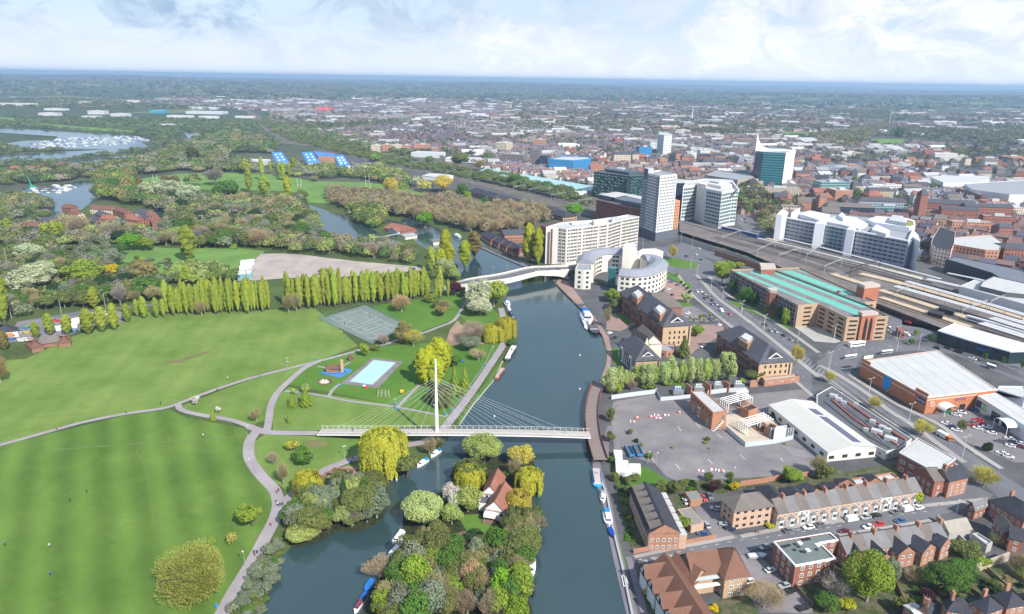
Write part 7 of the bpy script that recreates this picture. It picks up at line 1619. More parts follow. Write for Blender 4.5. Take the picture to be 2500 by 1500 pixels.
mid('','town centre buildings','''B 560,742 24 15 17 .05 cr g | cream and red flats beside the railway, leftmost of a stepped row
B 640,745 20 16 19 .05 ob w | orange brick flats in the stepped row beside the railway
B 720,745 22 16 18 .05 cr w | cream flats with red balconies in the stepped row
B 800,742 20 16 17 .05 ob g | orange flats near the right end of the stepped row
B 925,722 34 14 14 .05 ob g | lower orange flats at the right end of the stepped row
B 950,775 62 36 9 -.25 sh W | white industrial shed above the railway
B 1270,815 78 30 7 -.15 wh W | long low white sheds with broken roofline
B 1560,740 26 34 22 -.4 cr w | cream top block of the student flats
B 1650,835 44 24 20 -.35 gb g | grey brick student flats, long wing
B 1830,860 17 17 32 -.3 gb d | tall narrow grey student block with white strip
B 1900,870 14 20 24 -.3 dg d | dark block right of the tall narrow grey block
B 1870,700 30 18 20 -.1 ob g | pinkish block behind the student flats
E 1080,265 22 16 14 .1 rb g | scaffolded brick block beside the blue wrapped building
E 1330,255 34 22 19 .15 cr s 4 h | beige stone office with arched windows and dark hipped roof
E 1490,245 13 24 18 .15 cr s 3 h | narrow beige wing right of the beige stone office
E 700,150 20 14 16 .1 rb d | grey block with red top behind the blue wrapped building
E 1700,235 24 14 9 .3 rb s 3 h | red brick block with slate roof near the white round tower
E 1830,270 16 14 13 .1 ob g | orange brick cube below the white round tower
C 370,915 28 22 22 .1 bl d | deep blue glass office with domed roof
C 700,965 11 11 15 0 dg w | dark and white flats below the white round tower
C 470,850 16 14 22 0 wh g | white flats left of the white round tower
C 50,760 20 14 16 .2 rb g | red and white flats far left of the centre
C 790,950 18 16 14 .1 ob s 4 h | brick hall with slate roof right of the white round tower
C 930,960 20 14 19 .1 wh d | white and grey flats, left of a pair
C 1090,935 22 16 19 .1 wh g | white flats, right of a pair
C 900,545 40 22 16 0 gy w | hospital block beneath the tall white chimney
C 1130,570 66 30 13 0 cr W | long cream hospital wing
C 830,630 46 24 12 0 cr w | cream hospital wing, lower left
C 640,605 40 20 15 0 ob g | orange and cream block left of the hospital
C 740,590 26 20 14 0 cr w | cream stepped block left of the hospital
C 600,225 36 10 15 0 wh w | white slab with chimneys on the wooded horizon
C 350,215 34 16 13 0 wh w | white block among the wooded suburbs, left
C 100,250 22 14 22 0 ob g | pinkish tower among the wooded suburbs
C 480,245 46 20 9 0 wh w | long white low block among the wooded suburbs
C 1420,935 34 24 11 .1 gy g | grey and glass office left of the curved blade, upper
C 1600,985 36 26 14 .1 gy g | grey office left of the curved blade, lower
C 1220,1025 52 20 10 .1 dg s 5 h | dark glass building with zig-zag grey roofs
C 1490,1095 28 18 10 .1 gy w | grey box below the zig-zag grey roofs
C 870,1120 16 8 7 .1 wh s 4 | white gabled row like three little houses
C 1600,730 62 10 11 .05 ob s 3 | long orange brick terrace behind the curved blade, left
C 1850,760 40 10 11 .05 ob s 3 | long orange brick terrace behind the curved blade, right
C 2010,800 22 12 13 0 wh w | white villa block right of the curved blade
C 2230,805 34 12 13 0 wh w | second white villa block right of the curved blade
C 1890,1210 36 22 19 .12 cr s 5 h | beige brick block with pyramid roofs before the curved blade
C 2060,1180 26 16 18 .12 cr s 5 h | beige wing with grey pyramid roof before the curved blade
C 1700,1265 34 14 9 .1 bs g | old stone terrace behind the park trees, left
C 1990,1385 60 13 12 -.1 bs g | long gothic stone building behind the park trees
D 180,1360 46 22 18 .12 tg g | teal glass office with banded windows
D 290,1430 26 24 14 .12 ob w | orange brick office with grey roof
D 250,1100 72 12 11 -.15 gy b | long blue-roofed block behind the teal glass office
D 620,1215 10 10 20 0 rb s 3 h | square red brick tower
D 740,1195 36 14 9 .05 rb s 4 | dark-roofed red brick hall beside the square tower
D 910,1150 22 14 14 0 rb w | red flats with white top floor, left wing
D 1100,1200 28 16 15 0 rb w | red flats with white top floor, right wing
D 640,1385 42 14 12 .1 cr g | grey concrete office with rows of small windows
D 850,1330 50 12 10 -.1 wh w | white rooftop block in the old centre
D 1230,1320 34 18 9 0 rb s 4 h | brown brick hall with slate roof in the centre
D 1520,960 46 12 17 -.12 wh w | white and red flats with dark window bands
D 1420,900 60 10 14 -.08 rb g | long block behind the white and red flats
D 1720,960 24 12 12 0 cr w | cream building right of the white and red flats
D 1790,1010 14 10 14 .2 cr s 3 | yellow gabled house front
D 2060,985 60 16 11 -.05 rb g | long red brick range at the right
D 2220,990 14 8 14 -.05 dg d | dark glass entrance in the long red brick range
D 2350,950 50 14 9 -.05 ob w | orange brick hall at the far right
D 1520,515 92 14 13 -.03 wh w | long white school block far off at the right
D 1430,455 72 12 11 -.03 gy g | grey block behind the long white school block
D 380,905 40 14 10 .05 wh w | white flat-roofed block left of the leafy avenue end
D 930,940 34 10 7 0 cr W | low cream market hall
D 780,880 46 20 9 .05 gy W | pale hall with a curved roof
D 1010,880 40 18 10 0 gy g | grey block beside the pale curved-roofed hall
D 1060,1000 30 12 7 0 ob g | row of orange-fronted shops in the centre
D 1850,1135 44 14 8 -.05 rb s 3 | slate-roofed red terrace before the white mall
G 905,560 9 9 32 .1 rb s 6 h | red brick town hall clock tower
G 1160,470 52 14 15 -.35 rb s 4 | red brick gothic town hall range
G 330,400 60 16 12 -.12 gy s 4 h | long slate-roofed arcade building
G 300,230 36 14 12 .05 bs s 4 h | slate-roofed stone hall behind the arcade
G 420,440 46 6 9 -.12 tg w | glass front of the slate-roofed arcade
G 1480,560 40 14 14 -.25 rb s 3 | brick range right of the town hall, left
G 1920,530 54 15 15 -.15 rb s 3 | long brick range with arched windows
G 2080,640 34 12 12 -.2 rb g | brick range end block with stone gable
G 930,250 14 12 13 0 wh g | white narrow building by the main shopping street
G 1700,740 46 14 12 -.12 ob g | plain orange-brown brick block behind the curved hotel
G 2400,1190 30 24 13 -.1 rb s 3 h | red brick office at the right edge behind the station
G 1240,90 44 14 9 .1 bs g | old rooftops below the white mall, left
G 1400,240 30 18 8 .3 gy s 3 h | slate-roofed row in the old centre, upper
G 1450,400 48 16 9 -.25 gb s 4 h | large slate hipped roof in the old centre
G 2060,350 34 16 8 .1 ob r | orange-roofed low hall in the old centre
G 2330,460 30 12 9 .1 cr w | cream and white backs at the right edge
F 1260,330 9 9 18 .12 ob m 4 h | orange brick tower with pyramid roof and blue glass
F 1600,395 56 17 12 -.15 dg m 4 h | dark glass office with brown roof and yellow trims
F 1440,385 30 12 10 -.1 ob g | orange brick wing below the dark glass office
A 1480,1000 66 34 8 -.12 wh W | white leisure centre roof left of the blue-roofed flats
A 290,702 70 30 11 0 wh w | white office box in the business park, far left
A 580,692 64 34 13 0 wh w | white stepped office in the business park
A 715,712 60 34 14 -.05 wh w | white office block in the business park, right of the stepped one
A 545,718 60 24 9 0 wh W | low white shed in the business park
A 945,684 58 40 11 0 te W | teal-fronted shed in the business park
A 1230,690 150 60 10 -.06 sh W | biggest pale warehouse beyond the marina
A 1220,662 130 40 10 -.06 sh W | long pale warehouse behind the biggest one
A 1080,712 90 30 8 0 wh W | low white shed before the biggest warehouse
A 1255,718 66 26 9 0 sh W | grey-fronted shed before the biggest warehouse
A 95,640 150 50 11 0 wh W | long white sheds at the far left edge
A 330,668 90 30 8 0 sh g | grey yards and sheds at the left
A 1475,714 70 20 7 0 wh W | low white shed left of the railway curve
A 505,628 60 30 10 0 cr w | small pale block behind the business park
A 1010,765 70 24 6 0 sh g | grey shed by the marina trees
A 1330,450 60 40 48 0 wh w | pale tower cluster on the horizon
A 600,535 140 40 9 0 wh W | distant white sheds left of the horizon towers
A 1290,572 90 30 10 0 wh W | distant white building in the western suburbs
A 1620,570 110 30 9 0 wh W | distant white hall in the western suburbs''')
block('wrapped_building','building under construction wrapped in bright blue sheeting',"E 440,190 740,206 958,185 930,165 620,152",22,WC['bl'],RC['w'],par=1.5)
prop(bpy.data.objects['wrapped_building'],'white_hoarding',PANELW,lambda mb:mb.prism(gp("E 445,300 705,320 708,314 448,294",7),0,7))
block('train_shed','long low shed with pale teal roof beside the railway',"B 1392,880 1440,858 2305,1005 2290,1040 2120,1052 1900,1010",7,WC['sh'],RC['t'],par=.2)
block('shopping_mall','large white barrel-roofed shopping mall',"D 1345,1150 1500,1215 1930,1215 2060,1165 2050,1140 1500,1130",15,PANELW,RC['W'],par=.3);block('shopping_mall','grey stepped mall roofs at the right edge',"D 1760,1230 1850,1300 2300,1360 2560,1360 2560,1180 2050,1210",16,PANELW,RC['g']);block('shopping_mall','red arched mall front below the white barrel roof',"D 1690,1285 1860,1340 1960,1370 1960,1330 1780,1240",12,WC['rb'],RC['g'])
block('shopping_centre','round-cornered brown shopping centre with grey terraces of plant',"C 1100,1125 1490,1185 1695,1150 1600,1100 1250,1070",15,WC['bs'],RC['g'])
t=block('curved_hotel','cream and pink curved hotel front with dark mansard roof by the station',"G 1100,800 1070,900 1130,960 1370,1010 1420,900 1440,720 1200,640",15,FA((0.60,0.46,0.42),cw=3,fw=.45),SLATE_D,foot=True);t=block('brick_hotel_wing','red brick hotel wing with pale upper floor right of the curved hotel front',"G 1395,905 1890,990 2110,1000 2150,870 1990,760 1430,800",14,WC['ob'],RC['w'])
t=block('round_white_tower','white round-cornered residential tower in the far town centre',"C 525,632 600,645 695,642 700,630 640,615 560,612",47,FA((0.68,0.69,0.70),(0.10,0.14,0.18),cw=3.2,ch=3.4,fw=.7,fh=.42),RC['w'],cat='tower')
x,y=g1(px("C 935,470")[0]);o=MB();o.tube((x,y,0),(x,y,48),2.2,1.6,10);o.build('hospital_chimney',WHITE,None,label='tall thin white chimney above the cream hospital roofs',cat='chimney')
x,y=g1(px("D 845,520")[0]);o=MB();o.tube((x,y,0),(x,y,62),2.0,.5,6);o.build('radio_mast',M((.5,.45,.35),.7,name='pale_steel'),None,label='tall thin pale mast beside the leafy avenue',cat='mast')
P=gp("A 1870,660 1940,668 2030,662 1990,650",8);t=block('red_tent_hall','bright red peaked roof in the western suburbs','A 1880,662 1950,668 2030,662 1990,652',9,WC['rb'],M((.55,.07,.06),.6,name='red_roof'));x,y=g1(px("A 1968,662")[0],9);prop(t,'peak',M((.55,.07,.06),.6,name='red_roof'),lambda mb:[mb.tube((x+k*28,y+5,8.5),(x+k*20,y+5,26-abs(k)*9),16,1,6)for k in(-1,0,1)])
for i,(s,u)in enumerate((("A 1640,922 1700,918 1745,982 1675,992",0),("A 1822,922 1885,918 1930,982 1858,990",1),("A 2018,942 2070,938 2115,1000 2050,1006",2))):
 Q=gp(s,12);Q=[g1(px(s)[0],24),g1(px(s)[1],24),g1(px(s)[2],9),g1(px(s)[3],9)];c=Vector((sum(q[0]for q in Q)/4,sum(q[1]for q in Q)/4));t=thing('blue_roofed_flats',f"flats with steep bright blue roof behind the far meadow, {('left','middle','right')[i]} of three",'flats',(*c,0),'blue-roofed flats');FOOT.append(ccw(Q))
 prop(t,'wall',WC['wh'],lambda mb:(mb.prism([Q[0],Q[1],Q[2],Q[3]],0,9),mb.face([(*Q[0],9),(*Q[3],9),(*Q[0],24)]),mb.face([(*Q[1],9),(*Q[2],9),(*Q[1],24)]),mb.face([(*Q[0],9),(*Q[1],9),(*Q[1],24),(*Q[0],24)])))
 prop(t,'roof',RC['b'],lambda mb:(mb.face([(*Q[3],9.3),(*Q[2],9.3),(*Q[1],24.4),(*Q[0],24.4)]),mb.face([(*Q[0],24.4),(*Q[1],24.4),(*Q[2],9.3),(*Q[3],9.3)])))
 A,B_,C2,D2=[Vector(q)for q in Q]
 for r in(.25,.5,.75):
  for k in(.3,.7):c=(A.lerp(B_,k)).lerp(D2.lerp(C2,k),r);prop(t,'dormer',WHITE,lambda mb:mb.box((c.x,c.y,24-15*r-1.2),(3.0,4,3.0)))
block('blue_roofed_link','flat blue roof joining two of the blue-roofed flats',"A 1890,912 2020,925 2025,945 1920,945",18,WC['ob'],RC['b'],cat='flats');block('boathouse','low blue-roofed boathouse right of the blue-roofed flats',"A 2120,990 2240,985 2240,1003 2125,1010",6,WC['wh'],RC['b'],cat='boathouse')
for i,(a,b,r)in enumerate((("560,1240","690,1248","m"),("600,1272","650,1290","s"),("705,1248","775,1268","m"),("835,1262","900,1272","s"),("905,1270","948,1325","r"),("560,1305","600,1325","s"),("625,1298","700,1308","r"),("780,1300","850,1312","r"),("700,1318","765,1335","s"),("140,1342","240,1345","m"),("260,1312","320,1322","s"),("392,1232","445,1238","m"),("430,1276","488,1286","m"),("350,1332","400,1340","m"),("850,1296","900,1306","s"),("205,1378","250,1384","s"),("70,1003","130,1006","r"),("160,1003","250,1008","r"),("340,983","430,987","m"),("440,980","510,984","s"),("250,988","290,992","m"),("580,992","620,996","r"))):
 A_,B_=Vector(gp("A "+a,9)[0]),Vector(gp("A "+b,9)[0]);u=(B_-A_).normalized();v=Vector((-u.y,u.x))*5
 house('riverside_house',f"{'red' if r=='r' else 'brown' if r=='m' else 'slate'}-roofed brick house by the marina, {ordn(i+1) if i<16 else ordn(i-15)} of the {'nearer' if i<16 else 'farther'} cluster",[tuple(A_-v),tuple(B_-v),tuple(B_+v),tuple(A_+v)],6,9.5,WC['rb']if i%3 else WC['cr'],{'m':TILE_B,'r':TILE_R,'s':SLATE}[r],floors=0,group='marina side houses')
for i in range(4):
 x0=1450+i*62;y0=1370+i*28;A_,B_=Vector(gp(f"B {x0},{y0}",8)[0]),Vector(gp(f"B {x0+75},{y0+75}",5)[0]);u=(B_-A_).normalized();v=Vector((-u.y,u.x))*6
 house('stepped_flats',f"stepped brick flats with dark sloping roofs by the upper towpath, {ordn(i+1)} from the left",[tuple(A_-v),tuple(B_-v),tuple(B_+v),tuple(A_+v)],6,9,BR_R,SLATE_D,floors=1,win=(1.6,1.6,3,'white'),group='stepped flats')
house('brick_flats','long low brick flats with slate roof behind the stepped flats',rect4("B 1590,1400 1760,1395 1755,1350",8),8,10.5,BR_O,SLATE,floors=2,win=(1.1,1.5,2.4,'slot'))
for s,he,hr,w,r,lb_ in(("B 620,1340 760,1370 750,1320",4,8,BR_R,TILE_R,'tall-chimneyed brick lock house with red tiled roof'),("B 725,1375 830,1360 800,1330",3.5,6.5,M((.35,.5,.62),.7,name='blue_boards'),TILE_R,'pale blue boarded boathouse with red roof at the weir'),("B 790,1415 885,1400 860,1375",3,4.5,CREAM,ROOFG,'low cream boathouse at the end of the weir'),("B 1015,1455 1090,1450 1085,1425",3.5,4,CREAM,SLATE_L,'small grey-roofed clubhouse on the lock island'),("B 1270,1155 1365,1150 1360,1125",3,3.6,WH_,ROOFG,'flat-roofed bowling pavilion at the cemetery corner'),("B 925,920 1060,935 1070,905",6,8,WH_,ROOFW,'white and grey boat club with pale roof by the railway')):
 house('riverside_house',lb_,rect4(s,he),he,hr,w,r,floors=0,cat='building')
for s,lb_ in(("B 1290,1040 1500,1100 1525,1065",'slate-roofed office pavilion beside the railway, left of three'),("B 1545,1115 1820,1180 1845,1145",'slate-roofed office pavilion beside the railway, middle of three'),("B 1830,1190 2060,1250 2085,1215",'slate-roofed office pavilion beside the railway, right of three')):
 t,Rf,Q=house('office_pavilion',lb_,rect4(s,6),6,10,BR_T,SLATE_D,hips=(6,6),floors=2,win=(2,1.4,3.2,'dark'),over=1,group='office pavilions');c=(Vector(Q[0])+Vector(Q[2]))/2;d=(Vector(Q[1])-Vector(Q[0])).normalized()*4;e=Vector((-d.y,d.x)).normalized()*8;roofshape(t,[tuple(c-e-d),tuple(c-e+d),tuple(c+e+d),tuple(c+e-d)][::1],6.5,10.3,(0,0),SLATE,name='cross_roof')
wr=gp("B 540,1425 640,1405 740,1385",2.2);mb=MB();strip(wr,2.2,2.2,mb,z2=.5);o=mb.build('weir_walkway',CONC,None,label='pale concrete walkway across the weir beside the boathouses',cat='walkway')
t=thing('lock_gate_bridge','white railed weir bridge seen between the trees at the left end of the weir','weir bridge',(*g1(px("B 30,1430")[0]),0));P=gp("B -30,1420 70,1425",3);prop(t,'deck',STEEL,lambda mb:strip(P,2,3,mb,z2=.4));prop(t,'pier',CONC,lambda mb:[mb.box((x,y,0),(1,2.5,2.8))for x,y,a in along(P,7,2)])
house('depot_building','dark slate hip-roofed depot building at the left edge of the park',rect4("Y -150,520 300,470 390,410",4.5),4.5,8.5,WH_,SLATE_D,hips=(8,8),floors=1,win=(1.4,1.2,4,'dark'));t=bpy.data.objects['depot_building'];P=gp("Y 125,500 262,480 262,476 125,496",4.2);prop(t,'orange_door',M((.55,.2,.06),.7,name='orange_door'),lambda mb:mb.prism([(p[0],p[1]-2.4)for p in P],0,3.8,bot=True))
t,Rf,Q=house('park_pavilion','low park pavilion with brown tiled hipped roofs and ivy walls at the left end of the lawn',rect4("Y 640,705 1050,650 1030,590",3),3,6,BR_B,TILE_G,hips=(2,2),floors=0,over=.6)
house('','',rect4("Y 545,785 745,740 640,640",3),3,5.6,BR_B,TILE_B,hips=(4,4),floors=0,t=t);house('','',rect4("Y 1000,700 1215,668 1180,575",3),3,5.6,BR_B,TILE_B,hips=(4,4),floors=0,t=t)
t['label']='low park pavilion with brown tiled hipped roofs at the left end of the lawn'
sheet('depot_yard',ASPH_L,["Y 300,330 1900,150 2100,150 2150,330 1500,420 1200,560 600,640 160,690 150,560"],.16);sheet('depot_road',ASPH,["U 150,940 700,848 950,822 1200,792 1550,778 1580,795 1200,812 950,845 700,875 160,965"],.15)
for i,(s,h,c,lb_)in enumerate((("T -470,375 -330,362 -325,340 -460,352",3.2,(.6,.6,.62),'long white cabin at the left end of the gravel lot'),("T -480,420 -350,405 -345,385 -470,400",3,(.62,.58,.55),'pale cabins in the gravel lot compound'),("T -500,500 -410,490 -415,455 -490,460",5,(.72,.73,.74),'white marquee roof in the gravel lot compound, left'),("T -405,492 -355,485 -350,452 -410,456",5,(.72,.73,.74),'white marquee roof in the gravel lot compound, right'))):
 Q=gp(s,h);block('site_cabin',lb_,Q,h,M(c if i<2 else(.18,.32,.36),.6,.08,name='cabin_wall'),M(c,.6,.08,name='cabin_roof'),par=.05,cat='cabin')
CPOLY=gp("W 1270,470 1440,395 1650,345 1900,345 2473,380 2560,400 2560,690 2473,680 2240,630 1900,520 1800,470 1650,430 1500,440 1440,460 1330,440");rr=random.Random(4);n=0
for k in range(3000):
 if n>=150:break
 x=rr.uniform(-100,1500);y=rr.uniform(450,1500)
 if not inpoly((x,y),CPOLY):continue
 w,d=rr.uniform(12,26),rr.uniform(10,18);a=rr.choice((.1,-.2,.1,-.2,1.35));rad=max(w,d)*.62
 if any(inpoly((x+rad*math.cos(q),y+rad*math.sin(q)),F)for F in FOOT for q in(0,1.57,3.14,4.71))or any(inpoly((x,y),F)for F in FOOT):continue
 ca,sa=math.cos(a),math.sin(a);Q=[(x+p*ca-q*sa,y+p*sa+q*ca)for p,q in((-w/2,-d/2),(w/2,-d/2),(w/2,d/2),(-w/2,d/2))];wc=rr.choice(('rb','rb','ob','cr','gb','wh','gy','rb'));h=rr.uniform(7,13);nm={'rb':'red brick','ob':'orange brick','cr':'cream','gb':'dark brick','wh':'white','gy':'grey'}[wc];n+=1
 if rr.random()<.6:rc=rr.choice('ssmdr');house('town_centre_building',f"{nm} building with {'slate' if rc in 'sd' else 'tiled'} pitched roof in the crowded old centre",Q,h,h+d*.32,WC[wc],RC[rc]if rc!='d' else SLATE_D,hips=(0,0)if rr.random()<.6 else(d*.3,d*.3),floors=0,cat='building',group='old centre buildings')
 else:block('town_centre_building',f"{nm} flat-roofed building in the crowded old centre",Q,h,WC[wc],RC[rr.choice('gdwg')],group='old centre buildings')
PAINT=objcol('car_paint',.3,.5,.6,.05);CG=M((0.02,0.025,0.03),.08,.1,sp=.8,name='car_glass');LAMP_=M((.8,.8,.75),.3,.02,name='headlight')
def bodyloft(st,w):
 ""
 mb=MB();mb.loft([[(x,-hw,zl),(x,hw,zl),(x,hw*1.0,zl+(zh-zl)*.6),(x,hw*.92,zh),(x,-hw*.92,zh),(x,-hw*1.0,zl+(zh-zl)*.6)]for x,zl,zh,hw in st]);return mb
def mkcar(van=False):
 L_=2.5 if van else 2.15
 if van:
  b=bodyloft([(-2.5,.35,1.9,.88),(-2.4,.25,2.05,.95),(1.2,.25,2.05,.95),(1.75,.25,1.3,.95),(2.4,.3,1.05,.9),(2.5,.4,.8,.8)],1);g=MB();g.loft([[(1.22,-.85,1.3),(1.22,.85,1.3),(1.22,.8,1.95),(1.22,-.8,1.95)],[(1.72,-.84,1.27),(1.72,.84,1.27),(1.4,.8,1.88),(1.4,-.8,1.88)]])
 else:
  b=bodyloft([(-2.15,.4,.8,.75),(-2.05,.25,.98,.86),(-1.2,.22,1.0,.9),(.6,.22,.98,.9),(1.6,.25,.86,.88),(2.1,.3,.7,.8),(2.18,.4,.55,.7)],1)
  g=MB();g.loft([[(-1.75,-.78,.97),(-1.75,.78,.97),(1.05,.8,.95),(1.05,-.8,.95)],[(-1.25,-.62,1.42),(-1.25,.62,1.42),(.25,.64,1.42),(.25,-.64,1.42)]])
  b2=MB();b.loft([[(-1.22,-.6,1.425),(-1.22,.6,1.425),(.22,.62,1.425),(.22,-.62,1.425)],[(-1.15,-.56,1.46),(-1.15,.56,1.46),(.15,.58,1.46),(.15,-.58,1.46)]])
 wh=MB();wh.tube((0,-.11,0),(0,.11,0),.33,n=10);hb=MB();hb.tube((0,-.12,0),(0,.12,0),.18,n=8);W_=wh.mesh('wheel',RUB);H_=hb.mesh('hub',STEEL);hl=MB();hl.box((0,0,0),(.1,.3,.14));HL=hl.mesh('headlight',LAMP_)
 xs=(-1.35,1.35)if not van else(-1.55,1.6)
 return[('body',b.mesh('body',PAINT),None),('windows',g.mesh('windows',CG),None)]+[('wheel',W_,[('hub',H_,None)],(x,y,.33))for x in xs for y in(-.82,.82)]+[('headlight',HL,None,(2.1 if not van else 2.42,y,.62))for y in(-.58,.58)]
proto('car',mkcar());proto('van',mkcar(True))
CC={'w':((.72,.72,.72),'white'),'s':((.36,.38,.40),'silver'),'g':((.13,.14,.15),'grey'),'k':((.012,.012,.015),'black'),'b':((.03,.09,.25),'blue'),'r':((.5,.02,.02),'red'),'n':((.015,.03,.08),'navy'),'t':((.01,.2,.25),'teal'),'m':((.12,.01,.03),'maroon'),'o':((.6,.2,.03),'orange'),'e':((.05,.3,.15),'green')}
def cars(where,group,reg,dirp,data,z=0.0):
 for d in data.split():
  f=d.split(',');kd='van' if f[2].isupper()else 'car';c,cn=CC[f[2].lower()];p=px(f"{reg} {f[0]},{f[1]}")[0];x,y=g1(p,z)
  a,b=gp(f"{reg} {dirp}");an=math.atan2(b[1]-a[1],b[0]-a[0])+(math.pi if random.random()<.5 else 0)+random.uniform(-.04,.04);j=random.uniform(.9,1.08)
  place(kd,'parked_car' if kd=='car' else 'parked_van',f"{cn} {kd} {where}",kd,(x,y,z+.12),an,(j,1.0,random.uniform(.95,1.1)),group,{'body':c})
cars('queuing on the near carriageway','cars on the near carriageway','I','1100,140 1500,450','1100,165,w 1147,165,w 1185,200,g 1195,250,k 1235,240,k 1282,278,k 1276,320,b 1327,318,s 1382,364,k 1390,402,W 1490,440,r')
cars('on the far carriageway','cars on the far carriageway','I','1460,240 2230,750','1465,242,g 1630,368,s 1915,568,k 1982,642,s 2046,652,s 2140,697,n 2230,752,s')
cars('parked on the north side of the residential street','cars in the residential street','O','0,640 1375,395','20,635,g 228,602,w 350,575,g 680,518,W 822,497,s 935,477,k 1135,442,g 1258,417,W 1375,397,w 1600,258,k 1682,248,t')
cars('parked on the south side of the residential street','cars in the residential street','O','600,640 1180,535','600,642,m 847,598,w 955,570,r 1182,537,b')
cars('beside the hipped brick flats','courtyard cars','N','1140,405 1240,420','1140,408,s 1240,570,s 1292,617,n 1005,670,b')
cars('beside the long low garage','courtyard cars','N','1020,550 1055,600','1042,577,s 825,332,w 1015,297,r 1070,278,g')
cars('in the yard of the gabled flats','flats yard cars','N','1650,820 1750,790','1650,808,s 1706,1050,w 1480,1172,w 1506,1227,k 1852,1214,s 1902,1272,k 2050,1442,k')
cars('in the shop car park','shop car park cars','X','780,765 920,800','785,768,w 920,842,n 1015,907,w 1345,752,g 1430,742,r 1482,690,r 1560,772,r 1362,812,r 1470,872,w 1672,842,w 1770,972,w 2150,1102,w 1960,1152,g 2242,1172,n 2370,1202,w 2172,1252,w 2430,1282,m 1700,642,g 1852,692,k 2332,952,b 1430,472,b 1990,1412,w 2130,1482,w 1010,582,w 1130,532,w 780,500,E')
cars('on the road beside the shops','road by the shops','X','600,960 900,1120','700,1010,W')
cars('by the station forecourt','forecourt cars','K','1400,1150 1900,1300','1072,838,r 1200,812,w 842,952,s 826,888,w 1050,990,W 1420,1148,k 1550,1150,k 1677,1195,K 1845,1280,w 1470,880,k')
cars('in the brick-paved office forecourt','office forecourt cars','I','740,135 800,120','750,138,w 782,212,k 780,52,b 862,87,b 985,428,w 1190,457,g 1256,497,b 1365,570,w 1172,832,w 95,728,k 40,668,w')
cars('near the roundabout','roundabout cars','E','2100,1360 2300,1420','2250,1277,w 2105,1372,k 2280,1412,b 1870,1347,s 2215,1352,w')
cars('crossing the road bridge','road bridge cars','H','0,1000 400,975','80,1020,w 385,988,k',9.1)
cars('alone on the green car park roof','roof deck car','J','1440,480 1500,455','1472,468,r',14.9)
cars('in the old abbey car park','abbey car park','F','450,420 600,450','490,432,w 545,445,k 610,450,r 350,470,n 290,430,w 330,430,k')
cars('in the gravel lot road','road behind the poplars','U','1190,810 1250,808','1195,812,w')
cars('in the depot yard','depot yard vehicles','Y','900,330 1050,320','940,322,r 1015,328,r 1270,440,W 980,600,s')
cars('in the gravel lot','gravel lot cars','T','560,590 580,600','572,595,w 1275,445,b')
def boxveh(name,label,reg,u,v,dirp,L_,w,h,c1,c2,cat,z=0.1,cab=0.16):
 x,y=g1(px(f"{reg} {u},{v}")[0]);a,b=gp(f"{reg} {dirp}");an=math.atan2(b[1]-a[1],b[0]-a[0]);t=thing(name,label,cat,(x,y,0));ca,sa=math.cos(an),math.sin(an);P=lambda p,q:(x+p*ca-q*sa,y+p*sa+q*ca)
 k=cab*L_;prop(t,'body',M(c1,.4,.06,name='coachwork'),lambda mb:mb.box((*P(-k/2,0),.45),(L_-k,w,h-.45),an));prop(t,'cab',M(c2,.4,.06,name='cab_paint'),lambda mb:mb.box((*P(L_/2-k/2,0),.45),(k-.05,w*.97,h*(.82 if cat=='lorry' else.97)-.45),an))
 for s in(-1,1):prop(t,'window_band',CG,lambda mb:mb.box((*P(0 if cat!='lorry' else L_/2-k/2,s*w/2),h*.5),((L_*.9 if cat!='lorry' else k*.6),.06,h*.22),an))
 prop(t,'windscreen',CG,lambda mb:mb.box((*P(L_/2,0),h*.4),(.06,w*.85,h*.3),an))
 for p in(-L_*.32,L_*.34):
  for s in(-1,1):prop(t,'wheel',RUB,lambda mb:mb.tube((*P(p,s*w*.4),.5),(*P(p,s*w*.52),.5),.5,n=10))
boxveh('coach','white coach turning before the car park stair towers','K',445,1120,'370,1135 520,1115',11.5,2.5,3.3,(.75,.75,.75),(.7,.7,.7),'coach');boxveh('double_decker_bus','dull red double-decker bus beside the car park','K',970,985,'930,930 1010,1040',10.5,2.5,4.2,(.28,.08,.06),(.3,.1,.08),'bus')
boxveh('tipper_lorry','white and orange utility lorry on the road beside the shops','X',745,1060,'620,980 870,1110',6.8,2.2,2.6,(.72,.72,.72),(.65,.16,.03),'lorry',cab=.3)
boxveh('lorry','white articulated lorry in the depot, left one of two behind the poplars','Y',1300,370,'1180,385 1440,330',13.5,2.5,3.9,(.70,.68,.6),(.7,.7,.7),'lorry');boxveh('lorry','white articulated lorry in the depot, right one of two behind the poplars','Y',1680,260,'1550,290 1830,220',13.5,2.5,3.9,(.72,.72,.72),(.7,.7,.7),'lorry');boxveh('box_lorry','small white box lorry in the depot beside the poplars','Y',1040,480,'950,490 1130,460',8,2.4,3.2,(.7,.7,.68),(.7,.7,.7),'lorry')
